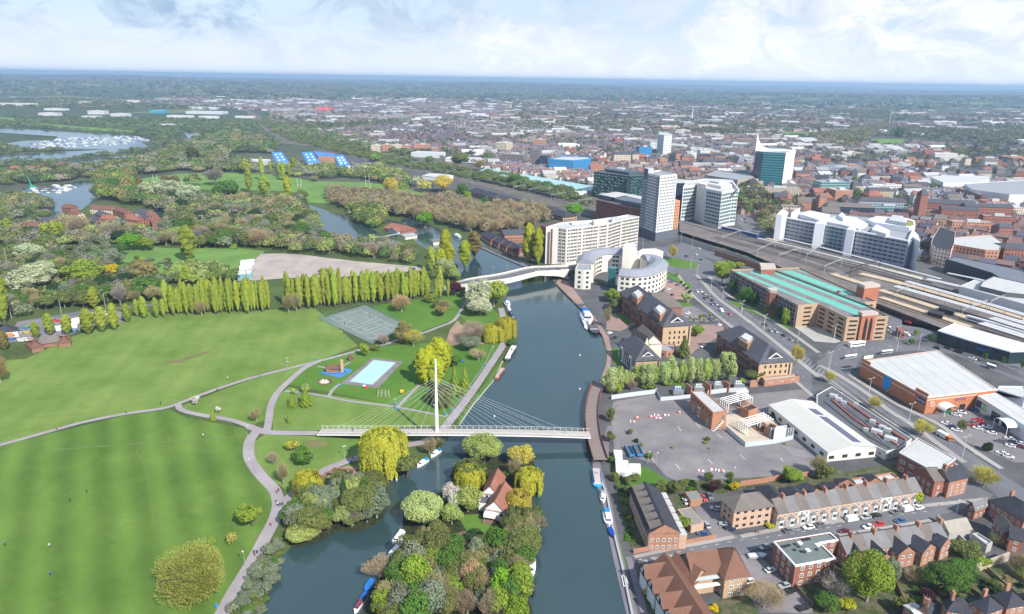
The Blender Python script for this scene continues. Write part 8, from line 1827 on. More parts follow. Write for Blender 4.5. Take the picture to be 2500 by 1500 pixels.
for i,(u,v,c)in enumerate(((460,440,(.05,.25,.15)),(375,500,(.03,.12,.4)),(520,500,(.03,.15,.45)),(200,640,(.03,.15,.4)),(480,520,(.6,.4,.05)),(320,540,(.7,.7,.7)),(380,660,(.7,.7,.7)),(460,650,(.7,.68,.66)),(530,650,(.5,.3,.3)),(1280,500,(.05,.25,.5)),(2150,290,(.03,.15,.4)),(1700,350,(.4,.12,.08)))):
 x,y=g1(px(f"Y {u},{v}")[0]);t=thing('skip_container',f"open waste skip in the depot yard, {ordn(i+1)} of twelve counting from the dark-roofed building",'skip',(x,y,0),'depot skips');prop(t,'bin',M(c,.6,.1,name='skip_paint'),lambda mb:mb.loft([[(x-1.6,y-.9,0.2),(x+1.6,y-.9,0.2),(x+1.6,y+.9,0.2),(x-1.6,y+.9,0.2)],[(x-2.2,y-1.1,1.6),(x+2.2,y-1.1,1.6),(x+2.2,y+1.1,1.6),(x-2.2,y+1.1,1.6)]],cap=False));prop(t,'contents',M((.25,.22,.2),.9,.4,2,name='rubble'),lambda mb:mb.box((x,y,1.2),(3.6,1.9,.2)))
def hull(L_,w,h,bow=.3,n=7,stern=.8):
 mb=MB();st=[]
 for i in range(n+1):
  u=i/n;x=-L_/2+L_*u;k=1 if u<1-bow else math.sqrt(max(0.0,1-((u-1+bow)/bow)**2))*.98+.02;k*=stern+(1-stern)*min(1,u*4);st.append([(x,-w/2*k*.8,-.2),(x,w/2*k*.8,-.2),(x,w/2*k,h*(1+.25*u)),(x,-w/2*k,h*(1+.25*u))])
 return mb.loft(st)
HU=objcol('boat_hull',.35,.5,.2,.06);CA=objcol('boat_cabin',.4,.4,.1,.06);CV=objcol('boat_canvas',.8,.2,0,.1)
def cabin(x0,x1,w,z0,z1,tap=.85):
 return MB().loft([[(x0,-w/2,z0),(x1,-w/2*.9,z0),(x1,w/2*.9,z0),(x0,w/2,z0)],[(x0+.15,-w/2*tap,z1),(x1-.5*(z1-z0),-w/2*tap*.85,z1),(x1-.5*(z1-z0),w/2*tap*.85,z1),(x0+.15,w/2*tap,z1)]])
proto('cruiser',[('hull',hull(9,3,1.0,.4).mesh('hull',HU),[('deck',cabin(-4.2,3.3,2.7,1.0,1.12,.9).mesh('deck',CA),None)]),('cabin',cabin(-1.8,2.4,2.2,1.1,1.9).mesh('cabin',CA),[('roof',cabin(-1.5,1.6,1.8,1.9,2.3).mesh('roof',CA),None)]),('windows',cabin(-1.0,2.55,2.0,1.45,1.8,.95).mesh('windows',CG),None),('canopy',cabin(-4.0,-1.6,2.3,1.1,2.3,.8).mesh('canopy',CV),None),('rail',MB().tube((3.6,-.6,1.7),(4.4,0,1.7),.05,n=4).tube((4.4,0,1.7),(3.6,.6,1.7),.05,n=4).mesh('rail',STEEL),None)])
proto('narrowboat',[('hull',hull(15,2.6,.75,.14,9,.9).mesh('hull',HU),None),('cabin',cabin(-6,5.2,2.2,.75,1.75,.86).mesh('cabin',CA),[('hatch',MB().box((-2,0,1.75),(1.2,.9,.2)).mesh('hatch',CV),None)]),('windows',MB().box((-.5,0,1.1),(8.4,2.28,.35)).mesh('windows',CG),None),('stern_rail',MB().tube((-7,-.9,1.3),(-7,.9,1.3),.05,n=4).mesh('stern_rail',STEEL),None)])
proto('covered_boat',[('hull',hull(7.5,2.6,.7,.45).mesh('hull',HU),None),('cover',hull(7.2,2.4,.55,.5).mesh('cover',CV),None,(0,0,.65))])
proto('open_boat',[('hull',hull(6.5,2.4,.7,.4).mesh('hull',HU),None),('interior',cabin(-2.9,1.8,1.9,.7,.78).mesh('interior',CV),None),('seat',MB().box((.4,0,.8),(.4,1.9,.15)).mesh('seat',CA),None)])
def boat(kind,label,reg,a,b,L_,hc,cc,cv,group='moored boats',w=1.0):
 A,B_=gp(f"{reg} {a} {b}");an=math.atan2(B_[1]-A[1],B_[0]-A[0]);base={'cruiser':9,'narrowboat':15,'covered_boat':7.5,'open_boat':6.5}[kind];L_=math.dist(A,B_)if not L_ else L_;s=L_/base
 place(kind,'moored_'+('narrowboat' if kind=='narrowboat' else 'boat'),label,'boat',((A[0]+B_[0])/2,(A[1]+B_[1])/2,.12),an,(s,s*w if kind!='narrowboat' else w,max(.8,s*.8)if kind!='narrowboat' else 1),group,{'hull':hc,'deck':cc,'cabin':cc,'roof':cc,'hatch':cv,'canopy':cv,'cover':cv,'interior':cv,'seat':cc})
Wh=(.74,.74,.74);Bl=(.02,.12,.42);Nv=(.01,.03,.12);Bk=(.015,.015,.02);
for a in(("narrowboat","long bright blue barge with cluttered pale deck below the boardwalk","M","145,975","170,1175",0,(.03,.30,.55),(.45,.38,.36),(.3,.25,.3),'moored boats',1.5),("cruiser","small white cabin boat moored behind the long blue barge","M","215,1220","222,1325",0,Wh,(.7,.66,.6),(.3,.3,.3)),("cruiser","large white cruiser with blue canopy beside the right bank towpath","Q","2120,440","2150,610",0,Wh,Wh,(.03,.22,.5)),("covered_boat","boat under a deep blue cover behind the large white cruiser","Q","2155,630","2195,735",0,Nv,Bl,(.01,.06,.32)),("cruiser","largest white motor cruiser moored against the big island","Q","1300,930","1300,1170",0,Wh,Wh,(.08,.09,.11)),("open_boat","black open work boat moored below the largest cruiser","Q","1290,1235","1325,1370",0,Bk,(.5,.45,.4),(.05,.05,.06)),("cruiser","white cruiser with blue canvas near the footbridge, right one of two","V","2390,175","2315,225",0,Wh,Wh,(.02,.12,.3)),("cruiser","white cruiser with blue canvas near the footbridge, left one of two","V","2290,250","2205,305",0,Wh,Wh,(.02,.2,.42)),("cruiser","white cruiser beside the long white narrowboat at the big island","V","2090,830","2010,935",0,Wh,Wh,(.6,.6,.6)),("narrowboat","long white-roofed narrowboat at the left side of the big island","V","2110,900","1965,1060",0,(.03,.03,.05),(.68,.70,.72),(.5,.5,.5)),("cruiser","small grey cruiser half hidden by leafless trees at the big island","V","1960,1110","1905,1165",0,Wh,(.6,.6,.6),(.4,.4,.4)),("covered_boat","long boat under a bright blue cover at the left side of the big island","V","1845,1215","1785,1320",0,Bl,Bl,(.02,.16,.5)),("covered_boat","small boat under a blue cover between two others at the big island","V","1790,1325","1750,1385",0,Bl,Bl,(.02,.12,.42)),("cruiser","white boat with a maroon cabin at the bottom edge","V","1760,1395","1700,1484",0,Wh,(.2,.05,.07),(.2,.05,.07)),("narrowboat","wide white-roofed houseboat on the left bank above the footbridge","S","1835,90","1765,215",0,(.05,.05,.06),(.74,.74,.74),(.1,.1,.1),'moored boats',1.5),("narrowboat","brown and cream narrowboat on the left bank below the wide houseboat","S","1745,275","1680,365",0,(.25,.05,.05),(.42,.3,.26),(.5,.45,.4)),("cruiser","blue and white boat near the road bridge, uppermost of three","T","2205,775","2230,830",0,Wh,(.6,.65,.7),Bl),("cruiser","white boat near the road bridge, middle of three","T","2225,835","2245,870",0,Wh,Wh,(.5,.5,.5)),("narrowboat","navy boat near the road bridge, lowest of three","T","2245,880","2285,960",0,Nv,Nv,(.2,.2,.25)),("cruiser","white boat at the quay wall before the brick offices, upper of three","W","1411,758","1422,785",0,Wh,(.5,.55,.6),Bl),("narrowboat","white narrowboat at the quay wall before the brick offices","W","1402,765","1418,800",0,(.5,.5,.5),(.66,.66,.66),(.3,.3,.3)),("open_boat","dark boat at the quay wall before the brick offices, lowest","W","1428,790","1440,812",0,Bk,(.4,.4,.4),(.1,.1,.1)),("cruiser","white boat by the weir towpath","B","330,1210","350,1222",0,Wh,Wh,Wh),("cruiser","white boat moored in the lock cut","B","1195,1405","1235,1425",0,Wh,Wh,Wh)):boat(*a)
t=thing('pontoon','small white-edged floating pontoon tied to the right bank quay','pontoon',(*g1(px("N 190,1145")[0]),0));P=gp("N 160,1095 205,1100 228,1200 182,1200",.5);prop(t,'deck',M((.10,.11,.14),.8,name='pontoon_deck'),lambda mb:mb.prism(P,.05,.5));prop(t,'edge',WHITE,lambda mb:[mb.tube((*P[i],.55),(*P[(i+1)%4],.55),.18,n=5)for i in range(4)])
mar=hull(9,3,1.0,.4);mar.loft([[(-3,-1.1,1),(2,-1,1),(2,1,1),(-3,1.1,1)],[(-2.8,-.9,2.1),(1,-.8,2.1),(1,.8,2.1),(-2.8,.9,2.1)]]);MBT=mar.mesh('moored_boat',HU)
rr=random.Random(9)
for poly,n,where,g in((gp("A 165,868 330,845 460,830 830,825 900,850 700,880 330,898 160,900"),210,'in the crowded lake marina','lake marina boats'),(gp("A 140,1140 400,1115 500,1112 470,1130 420,1160 330,1170 240,1180 180,1175"),46,'in the river marina by the green crane','river marina boats')):
 xs=[p[0]for p in poly];ys=[p[1]for p in poly];k=0
 while k<n:
  x,y=rr.uniform(min(xs),max(xs)),rr.uniform(min(ys),max(ys));y=round(y/16)*16+rr.uniform(-2,2)
  if not inpoly((x,y),poly):continue
  c=rr.choice([Wh,Wh,Wh,(.6,.62,.65),(.1,.2,.4),(.5,.5,.5)]);o=NO('marina_boat',MBT);LK(o);o.location=(x,y,.1);o.rotation_euler=(0,0,rr.choice((0,3.14))+rr.uniform(-.2,.2));s=rr.uniform(.55,1.0);o.scale=(s,s,s*.8);o.color=(*c,1);tag(o,f"{'dark blue' if c[0]==.1 else 'grey' if c[0]==.5 else 'white'} boat {where}",'boat',g);k+=1
x,y=g1(px("A 195,1140")[0]);t=thing('boat_crane','green boat crane beside the river marina','crane',(x,y,0));GR=M((.02,.35,.28),.5,name='green_crane');prop(t,'jib',GR,lambda mb:mb.tube((x,y,3),(x-4,y,17),.7,.3,6));prop(t,'cab',GR,lambda mb:mb.box((x+1,y,0),(5,4,4)))
# ---------------- people ----------------
def person_mesh(pose):
 me=bpy.data.meshes.new('person');s=.28*pose;V=[(0,0,.95),(0,0,1.25),(0,0,1.45),(0,0,1.55),(.02,0,1.68),(0,.2,1.43),(s*.6,.26,1.15),(s+.08,.24,.9),(0,-.2,1.43),(-s*.6,-.26,1.15),(-s+.08,-.24,.9),(0,.1,.9),(-s*.5,.11,.5),(-s,.11,.08),(-s+.15,.11,.04),(0,-.1,.9),(s*.6,-.11,.5),(s,-.11,.08),(s+.15,-.11,.04)]
 E=[(0,1),(1,2),(2,3),(3,4),(2,5),(5,6),(6,7),(2,8),(8,9),(9,10),(0,11),(11,12),(12,13),(13,14),(0,15),(15,16),(16,17),(17,18)];me.from_pydata(V,E,[]);o=NO('tmp',me);LK(o);o.modifiers.new('s','SKIN')
 r={0:.15,1:.15,2:.16,3:.06,4:.11,5:.07,6:.05,7:.04,8:.07,9:.05,10:.04,11:.1,12:.075,13:.05,14:.045,15:.1,16:.075,17:.05,18:.045}
 for i,v in enumerate(me.skin_vertices[0].data):v.radius=(r[i],r[i]);v.use_root=(i==0)
 md=o.modifiers.new('u','SUBSURF');md.levels=1;md.render_levels=1;dg=bpy.context.evaluated_depsgraph_get();ev=bpy.data.meshes.new_from_object(o.evaluated_get(dg));bpy.data.objects.remove(o);ev.name='body';ev.materials.clear()
 for m_ in(objcol('jacket',.8,.2,0,.1),M((.03,.035,.06),.9,name='trousers'),M((.45,.28,.2),.6,name='skin'),M((.05,.03,.02),.8,name='hair')):ev.materials.append(m_)
 for f in ev.polygons:z=f.center.z;f.material_index=0 if.88<z<1.5 else 1 if z<=.88 else(3 if z>1.72 or(z>1.58 and f.center.x<-.02)else 2)
 for f in ev.polygons:f.use_smooth=True
 return ev
PM=[person_mesh(k)for k in(.3,.9,1.2)]
pc={'p':((.6,.1,.25),'pink'),'d':((.02,.02,.03),'dark'),'r':((.55,.04,.03),'red'),'b':((.04,.12,.4),'blue'),'w':((.6,.6,.6),'white'),'g':((.2,.2,.22),'grey')}
for reg,where,g,data in(('V','on the path fork by the river','walkers at the path fork','1075,515,p 1090,502,d 1073,590,g 1080,615,w 1095,618,r 1111,612,g 1126,610,b'),('V','on the riverside path','walkers on the riverside path','1108,732,d 1027,778,r 893,1000,d 897,1018,r 919,1002,d 813,1210,b 1683,245,r'),('S','crossing the footbridge','people on the footbridge','533,775,d 990,792,w 2055,775,d 2240,790,d'),('W','on the open lawns','people on the lawns','210,1192,d 170,1214,d 120,1324,w 122,1392,b 12,1320,b 491,1057,w 388,978,d 305,1000,d 137,1040,r 550,918,w 525,945,r 628,912,b 695,880,w'),('T','playing tennis','tennis players','838,917,d 583,1003,d 472,935,b 790,1128,b 552,1092,w'),('K','in the station forecourt','people in the forecourt','1045,940,d 1145,1085,d 1285,1080,d 1427,1120,d 1945,1215,d 2110,1290,d 1890,1240,d 2370,1420,d 395,1460,d 435,1430,d'),('N','on the pavement before the flats','pedestrians','1582,660,r 1555,655,d')):
 for d in data.split():
  f=d.split(',');x,y=g1(px(f"{reg} {f[0]},{f[1]}")[0]);zz=0.2 if reg!='S' else 6.1;
  if reg=='S':x,y=g1(px(f"S {f[0]},{float(f[1])}")[0],6.1 if float(f[0])>900 else 3.2);zz=6.2+(0.35 if float(f[0])>1300 else 0)if float(f[0])>900 else 3.35
  c,cn=pc[f[2]];o=NO('person',random.choice(PM));LK(o);o.location=(x,y,zz);o.rotation_euler=(0,0,random.random()*6.28);o.color=(*c,1);o.scale=(1.05,)*3;tag(o,f"person in {cn} top {where}",'person',g)
def lampp(h,dbl,arm=1.6,r=.09):
 mb=MB().tube((0,0,0),(0,0,h),r,r*.6,6);pp=[('pole',mb.mesh('pole',STEEL if h<7 else M((.62,.6,.55),.5,name='pale_pole')),None)]
 for s in((-1,1)if dbl else(1,)):pp+=[('arm',MB().tube((0,0,h-.05),(s*arm,0,h+.3),r*.5,n=4).mesh('arm',STEEL),[('lamp_head',MB().box((s*(arm+.3),0,h+.25),(.9,.35,.16)).mesh('lamp_head',M((.6,.6,.6),.4,name='lamp_head')),None)])]
 return pp
proto('road_lamp',lampp(10,False,1.8,.12));proto('double_lamp',lampp(10,True,1.6,.13));proto('park_lamp',lampp(5.5,False,.3,.07))
for kd,where,g,reg,data in(('double_lamp','between the two carriageways','dual carriageway lamps','I','1265,140 1403,265 1625,440 1898,620 2303,780'),('double_lamp','along the road by the retail shed','shop road lamps','L','105,352 593,682 1080,1000 1728,1418 930,20'),('park_lamp','beside the park paths','park lamps','V','820,1105 866,335 1621,235 838,60'),('park_lamp','along the lawn paths','park lamps','S','880,600 465,990 1665,165 5,260 1190,650'),('park_lamp','in the yard','yard lamps','M','775,925 1576,1080 688,915'),('road_lamp','on the depot road','depot road lamps','U','530,868 910,815 1215,760 100,915 868,790'),('road_lamp','beside the car park','car park lamps','J','68,560 290,750 568,920 975,1080 1410,1050'),('road_lamp','at the station crossroads','crossroads lamps','K','125,1390 935,1175 175,1070 1195,1170'),('park_lamp','on the road bridge','bridge lamps','T','1935,520 2075,495 2220,480 2365,455 2135,560'),('park_lamp','in the street by the houses','street lamps','O','340,640 500,660 1765,450 1165,490 980,430'),('road_lamp','at the roundabout','roundabout lamps','H','2385,965 1665,660 2410,640 2240,570 2480,1090')):
 for d in data.split():x,y=g1(px(f"{reg} {d}")[0],8.6 if 'bridge' in where else 0);place(kd,'street_lamp' if kd!='park_lamp' else 'park_lamp',f"slim {'two-armed' if kd=='double_lamp' else 'pale'} lamp post {where}",'lamp post',(x,y,8.6 if 'bridge' in where else 0),random.choice((.8,2.4))if kd!='double_lamp' else.5,(1,1,1),g)
def small(name,label,cat,reg,u,v,fn,group=None):
 x,y=g1(px(f"{reg} {u},{v}")[0]);t=thing(name,label,cat,(x,y,0),group);fn(t,x,y)
BLP=M((.02,.22,.55),.5,.05,name='blue_plastic');WOOD=M((.16,.10,.07),.9,.2,2,name='dark_timber')
def hutf(t,x,y):prop(t,'wall',WOOD,lambda mb:mb.box((x,y,0),(2.6,2.6,2.4),.3));prop(t,'roof',WOOD,lambda mb:mb.loft([[(x-1.7,y-1.7,2.4),(x+1.7,y-1.7,2.4),(x+1.7,y+1.7,2.4),(x-1.7,y+1.7,2.4)],[(x-.1,y-1.7,3.8),(x+.1,y-1.7,3.8),(x+.1,y+1.7,3.8),(x-.1,y+1.7,3.8)]]))
small('wooden_hut','small dark wooden hut at the corner of the playground','hut','S',518,200,hutf)
def castle(t,x,y):
 prop(t,'building',BR_B,lambda mb:mb.box((x,y,0),(6.5,4,2.6),.2));prop(t,'roof',TILE_B,lambda mb:mb.loft([[(x-3.8,y-2.6,2.6),(x+3.8,y-2.6,2.6),(x+3.8,y+2.6,2.6),(x-3.8,y+2.6,2.6)],[(x-2,y-.2,4.4),(x+2,y-.2,4.4),(x+2,y+.2,4.4),(x-2,y+.2,4.4)]]));prop(t,'tower',M((.42,.27,.17),.9,.25,1,name='stone'),lambda mb:mb.tube((x+5.2,y,0),(x+5.2,y,7.2),1.1,.9,8));prop(t,'slide',BLP,lambda mb:mb.tube((x+6,y,2.2),(x+8.5,y-1,.2),.4,n=6));prop(t,'blue_fence',BLP,lambda mb:[mb.tube((x+a,y-4,1),(x+b,y-4,1),.12,n=4)for a,b in((-7,9),)])
small('play_building','brown-roofed play building with a round stone tower on blue rubber ground','play building','S',370,290,castle)
def rocks(t,x,y):
 for k in range(6):a=k*1.05;prop(t,'boulder',M((.5,.46,.4),.9,.2,1,name='pale_rock'),lambda mb:mb.loft([[(x+math.cos(a)*1.6+r_*math.cos(q),y+math.sin(a)*.9+r_*math.sin(q),z)for q in[i*1.047 for i in range(6)]]for r_,z in((1.1,0.1),(1.0,.7),(.5,1.2+.2*(k%3)))]))
sheet('rock_bed',gmat('bark_mulch',grey_fn((.12,.07,.05),(.18,.11,.08))),["S 235,385 260,352 330,345 368,362 362,385 300,405"],.2)
small('rock_pile','pale boulders in a round mulch bed beside the playground','rocks','S',302,378,rocks)
def climb(t,x,y):
 for k in range(4):prop(t,'climbing_pole',M((.5,.42,.3),.8,name='peeled_timber'),lambda mb:mb.tube((x-3+k*2,y-1,0),(x-2.4+k*1.6,y+1,3.4),.13,n=5))
 prop(t,'net',STEEL,lambda mb:[mb.tube((x-3,y-1,.6+.5*k),(x+3,y,.8+.5*k),.04,n=3)for k in range(5)])
small('climbing_frame','timber pole and net climbing frame below the paddling pool','climbing frame','S',780,490,climb)
small('toddler_slide','small red and white slide unit at the edge of the pool deck','slide','S',632,420,lambda t,x,y:(prop(t,'ramp',REDS,lambda mb:mb.box((x+.6,y,0),(1.6,1,.9),.4)),prop(t,'cover',WHITE,lambda mb:mb.box((x-.6,y+.4,.9),(1.6,1,.4),.4))))
small('yellow_cube','yellow play cube on the playground grass','play cube','S',928,465,lambda t,x,y:(prop(t,'frame',M((.6,.4,.02),.6,name='yellow_paint'),lambda mb:mb.box((x,y,.8),(1.8,1.8,1.0))),prop(t,'post',STEEL,lambda mb:mb.tube((x,y,0),(x,y,.8),.1))))
for i,(u,v)in enumerate(((1135,452),(1300,415),(1412,212))):small('picnic_table',f"blue picnic table under the playground trees, {ordn(i+1)} from the left",'picnic table','S',u,v,lambda t,x,y:(prop(t,'table_top',BLP,lambda mb:mb.box((x,y,.75),(1.9,.8,.08))),[prop(t,'bench',BLP,lambda mb:mb.box((x,y+s*.8,.42),(1.9,.3,.06)))for s in(-1,1)],[prop(t,'leg',DARK,lambda mb:mb.box((x+s*.7,y,.0),(.1,1.6,.75)))for s in(-1,1)]),'picnic tables')
for i,(reg,u,v)in enumerate((('S',232,198),('S',432,412),('S',1478,418),('S',1333,608),('S',1277,640),('S',1603,245),('V',1672,270),('V',590,1430),('S',878,555),('S',880,600),('W',838,18),('S',518,1028))):
 if v<100:continue
 small('litter_bin',f"blue litter bin, {ordn(i+1)} along the park paths",'bin',reg,u,v,lambda t,x,y:(prop(t,'drum',BLP,lambda mb:mb.tube((x,y,.1),(x,y,1.1),.42,.45,8)),prop(t,'lid',BLP,lambda mb:mb.tube((x,y,1.1),(x,y,1.35),.5,.2,8))),'blue litter bins')
for i,(reg,u,v)in enumerate((('S',1672,655),('S',2358,435),('Q',2243,200),('S',885,1168),('W',1400,860))):o=MB().tube((0,0,0),(0,0,.5),.3,.4,8).tube((0,0,.5),(0,0,.9),.4,.12,8).build('mooring_buoy',WHITE,None,label=f"small white mooring buoy on the river, {ordn(i+1)} of five",cat='buoy',group='river buoys');x,y=g1(px(f"{reg} {u},{v}")[0]);o.location=(x,y,.1)
x,y=g1(px("N 1570,905")[0]);place('open_boat','trailer_boat','grey and white boat on a trailer beside the red brick flats','boat',(x,y,.5),0.1,(1,1,1),None,{'hull':(.4,.42,.45),'interior':(.55,.57,.6),'seat':(.3,.3,.3)})
for i,(reg,u,v,h)in enumerate((('A',1808,1130,9),('A',2219,1105,9),('A',2226,1160,9),('A',940,1110,9))):
 x,y=g1(px(f"{reg} {u},{v}")[0]);t=thing('rugby_posts',f"white rugby goal posts on the far meadow, {ordn(i+1)} from the left",'goal posts',(x,y,0),'rugby posts');prop(t,'crossbar',WHITE,lambda mb:mb.tube((x-2.8,y,3),(x+2.8,y,3),.16,n=4));[prop(t,'upright',WHITE,lambda mb:mb.tube((x+s*2.8,y,0),(x+s*2.8,y,h+4),.18,n=4))for s in(-1,1)]
finish_windows()
# ---------------- keep the 300 largest of each kind of tree, the rest as one mass ----------------
def vcol(name,mat,V,Cc,kind='stuff',**kw):
 ""
 Vs=V if isinstance(V,list)else[V];o=NO(name,facesmesh(name,Vs,mat));LK(o)
 at=o.data.color_attributes.new('Col','FLOAT_COLOR','CORNER');ks=np.concatenate([np.full(len(v),v.shape[1])for v in Vs]);c=np.repeat(Cc,ks,axis=0)
 at.data.foreach_set('color',np.concatenate([c,np.ones((len(c),1))],1).astype(np.float32).ravel());tag(o,kind=kind,**kw);return o
def attrmat(name,rough=0.9,trans=0.0):
 m,t,n,l,b=_newmat(name);a=n.new('ShaderNodeAttribute');a.attribute_name='Col'
 l.new(varied(t,a.outputs['Color'],0.14,0.2),b.inputs['Base Color']);b.inputs['Roughness'].default_value=rough;spec(b,0.2);return m
FARLEAF=attrmat('far_foliage');FARHOUSE=attrmat('far_houses',0.8)
def clumps(P,w,h,col,nt,ts,rs,zb=0.12):
 n=len(P);d=rs.normal(size=(n,nt,3));d/=np.linalg.norm(d,axis=2,keepdims=True);d[:,:,2]=np.abs(d[:,:,2])*1.15-0.25
 rad=(0.72+0.34*rs.rand(n,nt))[:,:,None];lob=1+0.16*np.sin(d[:,:,:1]*7+P[:,None,:1])*np.sin(d[:,:,1:2]*7+P[:,None,1:2])
 C=P[:,None,:]+d*rad*lob*np.stack([w/2,w/2,h*0.5],1)[:,None,:];C[:,:,2]+=(h*0.5)[:,None]
 nn=d+rs.normal(size=d.shape)*0.5;nn/=np.linalg.norm(nn,axis=2,keepdims=True);a=rs.normal(size=d.shape);a-=nn*(a*nn).sum(2,keepdims=True);a/=np.linalg.norm(a,axis=2,keepdims=True);b=np.cross(nn,a)
 s=(ts*(0.7+0.6*rs.rand(n,nt)))[:,:,None]if np.isscalar(ts)else(ts[:,None]*(0.7+0.6*rs.rand(n,nt)))[:,:,None]
 V=np.stack([C-a*s-b*s*0.8,C+b*s,C+a*s-b*s*0.6],2).reshape(-1,3,3);cc=np.repeat(col[:,None,:],nt,1)*(0.8+0.4*rs.rand(n,nt,1));return V,cc.reshape(-1,3)
byk={}
for s in SPEC:byk.setdefault(KN[s[0]],[]).append(s)
rest=[];chosen=[]
for k,lst in byk.items():
 lst.sort(key=lambda s:-(s[4]*s[5])/(s[2]**2+s[3]**2));lim=295
 inview=[s for s in lst if-60<pj(s[2],s[3],3)[0]<2560 and pj(s[2],s[3],s[5])[1]<1520]
 chosen+=inview[:lim];rest+=inview[lim:]
random.seed(5);chosen.sort(key=lambda s:(s[7],pj(s[2],s[3])[0]))
for s in chosen:make_tree(*s)
rs=np.random.RandomState(3)
P=np.array([[s[2],s[3],0.3]for s in rest]);w=np.array([s[4]for s in rest])*1.08;h=np.array([s[5]for s in rest]);c=np.array([TC[s[1]][0]for s in rest]);c=(c*.62+c.mean(0)*.22)*(0.85+0.3*rs.rand(len(rest),1))
V1,C1=clumps(P,w,h,c,330,w*0.055,rs)
vcol('distant_woodland',FARLEAF,V1,C1)
# ---------------- distant town ----------------
def pjn(X,Y,Z=0.0):
 v=np.stack([X,Y,np.full_like(X,Z)-CH],1);w=v@np.array(FW);return 1250+FPX*(v@np.array(RT))/w,750-FPX*(v@np.array(UP))/w
def inpn(x,y,poly):
 c=np.zeros(len(x),bool);j=len(poly)-1
 for i in range(len(poly)):
  xi,yi=poly[i];xj,yj=poly[j];m=((yi>y)!=(yj>y))&(x<(xj-xi)*(y-yi)/((yj-yi)or 1e-9)+xi);c^=m;j=i
 return c
TOWNP=px("W 655,296 720,338 880,366 1000,390 1180,418 1330,455 1440,470 1640,440 1800,520 1880,560 2240,650 2473,700 2620,740 2620,205 -60,165 -60,262 200,262 650,268")
NOHOUSE=[px(s)for s in("W -60,262 200,262 400,285 650,300 655,292 560,262 430,255 180,240 -60,240","C 1980,595 2473,615 2473,650 2040,655 2010,620","D 630,690 1000,690 1130,740 900,790 650,760","D 1390,345 1860,370 1840,395 1400,370","D 230,700 480,600 780,480 830,530 600,700 430,800 230,780","B 830,700 1440,770 1430,850 1150,830 830,760","B 1390,860 2310,1000 2300,1080 1950,1060 1390,900")]
def district(X,Y):
 k=(np.floor((X+0.35*Y)/310)*7+np.floor((Y-0.2*X)/260)*13).astype(int);r=np.random.RandomState(99).rand(4096);return r[k%4096],k
def fnoise(X,Y,s):return(np.sin(X/s+1.3)*np.sin(Y/s*1.1+2.1)+0.6*np.sin(X/s*2.3+Y/s*1.7)+0.4*np.sin(X/s*4.1-Y/s*3.7+1))/2
hs=[]
for y0,y1,row,unit in((560,1500,27,(7,15)),(1500,2600,31,(10,20)),(2600,5600,48,(16,30))):
 gx,gy=np.meshgrid(np.arange(-y1*0.95,y1*0.95,sum(unit)/2*1.12),np.arange(y0,y1,row));X=gx.ravel();Y=gy.ravel()
 X=X+rs.uniform(-2,2,len(X));Y=Y+rs.uniform(-1.5,1.5,len(Y));
 for aa in(0.25,-0.75,1.15):
  ca,sa=math.cos(aa),math.sin(aa);Xr=X*ca-(Y-(y0+y1)/2)*sa;Yr=X*sa+(Y-(y0+y1)/2)*ca+(y0+y1)/2
  d,k=district(Xr,Yr);sel=(d<0.42)if aa==0.25 else((d>=0.42)&(d<0.75)if aa<0 else d>=0.75)
  sel&=(Yr>=y0)&(Yr<y1)&(np.abs(Xr)<Yr*0.8+80)
  Xs,Ys=Xr[sel],Yr[sel];n=len(Xs);L_=rs.uniform(unit[0],unit[1],n);hs.append(np.stack([Xs,Ys,np.full(n,aa),L_,rs.uniform(8,11,n),rs.uniform(4.8,6.6,n),rs.rand(n),d[sel]],1))
Hh=np.concatenate(hs);X,Y=Hh[:,0],Hh[:,1];u,v=pjn(X,Y)
ok=inpn(u,v,TOWNP)
for p in NOHOUSE:ok&=~inpn(u,v,p)
for p in FOOT:ok&=~inpn(X,Y,p)
vv=v-(u-1250)*0.0165
leafy=np.clip((255-vv)/35,0,1)*0.65+np.clip(fnoise(X,Y,170)-0.25,0,1)*0.9
leafy=np.where((u>1250)&(vv<322),np.maximum(leafy,0.45),leafy)
ok&=rs.rand(len(X))>leafy*0.95+0.08
ok&=vv>212
Hh=Hh[ok];X,Y=X[ok],Y[ok]
roofc=np.array([(0.10,0.095,0.125),(0.125,0.10,0.12),(0.15,0.105,0.105),(0.19,0.12,0.105),(0.12,0.12,0.15),(0.18,0.17,0.18)]);wallc=np.array([(0.28,0.15,0.125),(0.38,0.24,0.19),(0.55,0.50,0.47),(0.68,0.66,0.66),(0.26,0.13,0.115)])
n=len(X);bigb=(rs.rand(n)<.045)&(Y>1000);Hh[bigb,3]*=2.6;Hh[bigb,4]*=1.7;Hh[bigb,5]*=1.3;di=(Hh[:,7]*97%1);ri=np.where(rs.rand(n)<0.6,(di*5.99).astype(int),rs.randint(0,6,n));wi=np.where(rs.rand(n)<0.65,(Hh[:,7]*31%1*4.99).astype(int),rs.randint(0,5,n))
rc=roofc[ri]*(0.8+0.4*rs.rand(n,1));wc=wallc[wi]*(0.8+0.35*rs.rand(n,1))
rc[bigb]=np.array([(.45,.45,.46)])*rs.uniform(.5,1.1,(bigb.sum(),1));wc[bigb]=np.array([(.6,.58,.55)])*rs.uniform(.5,1.1,(bigb.sum(),1))
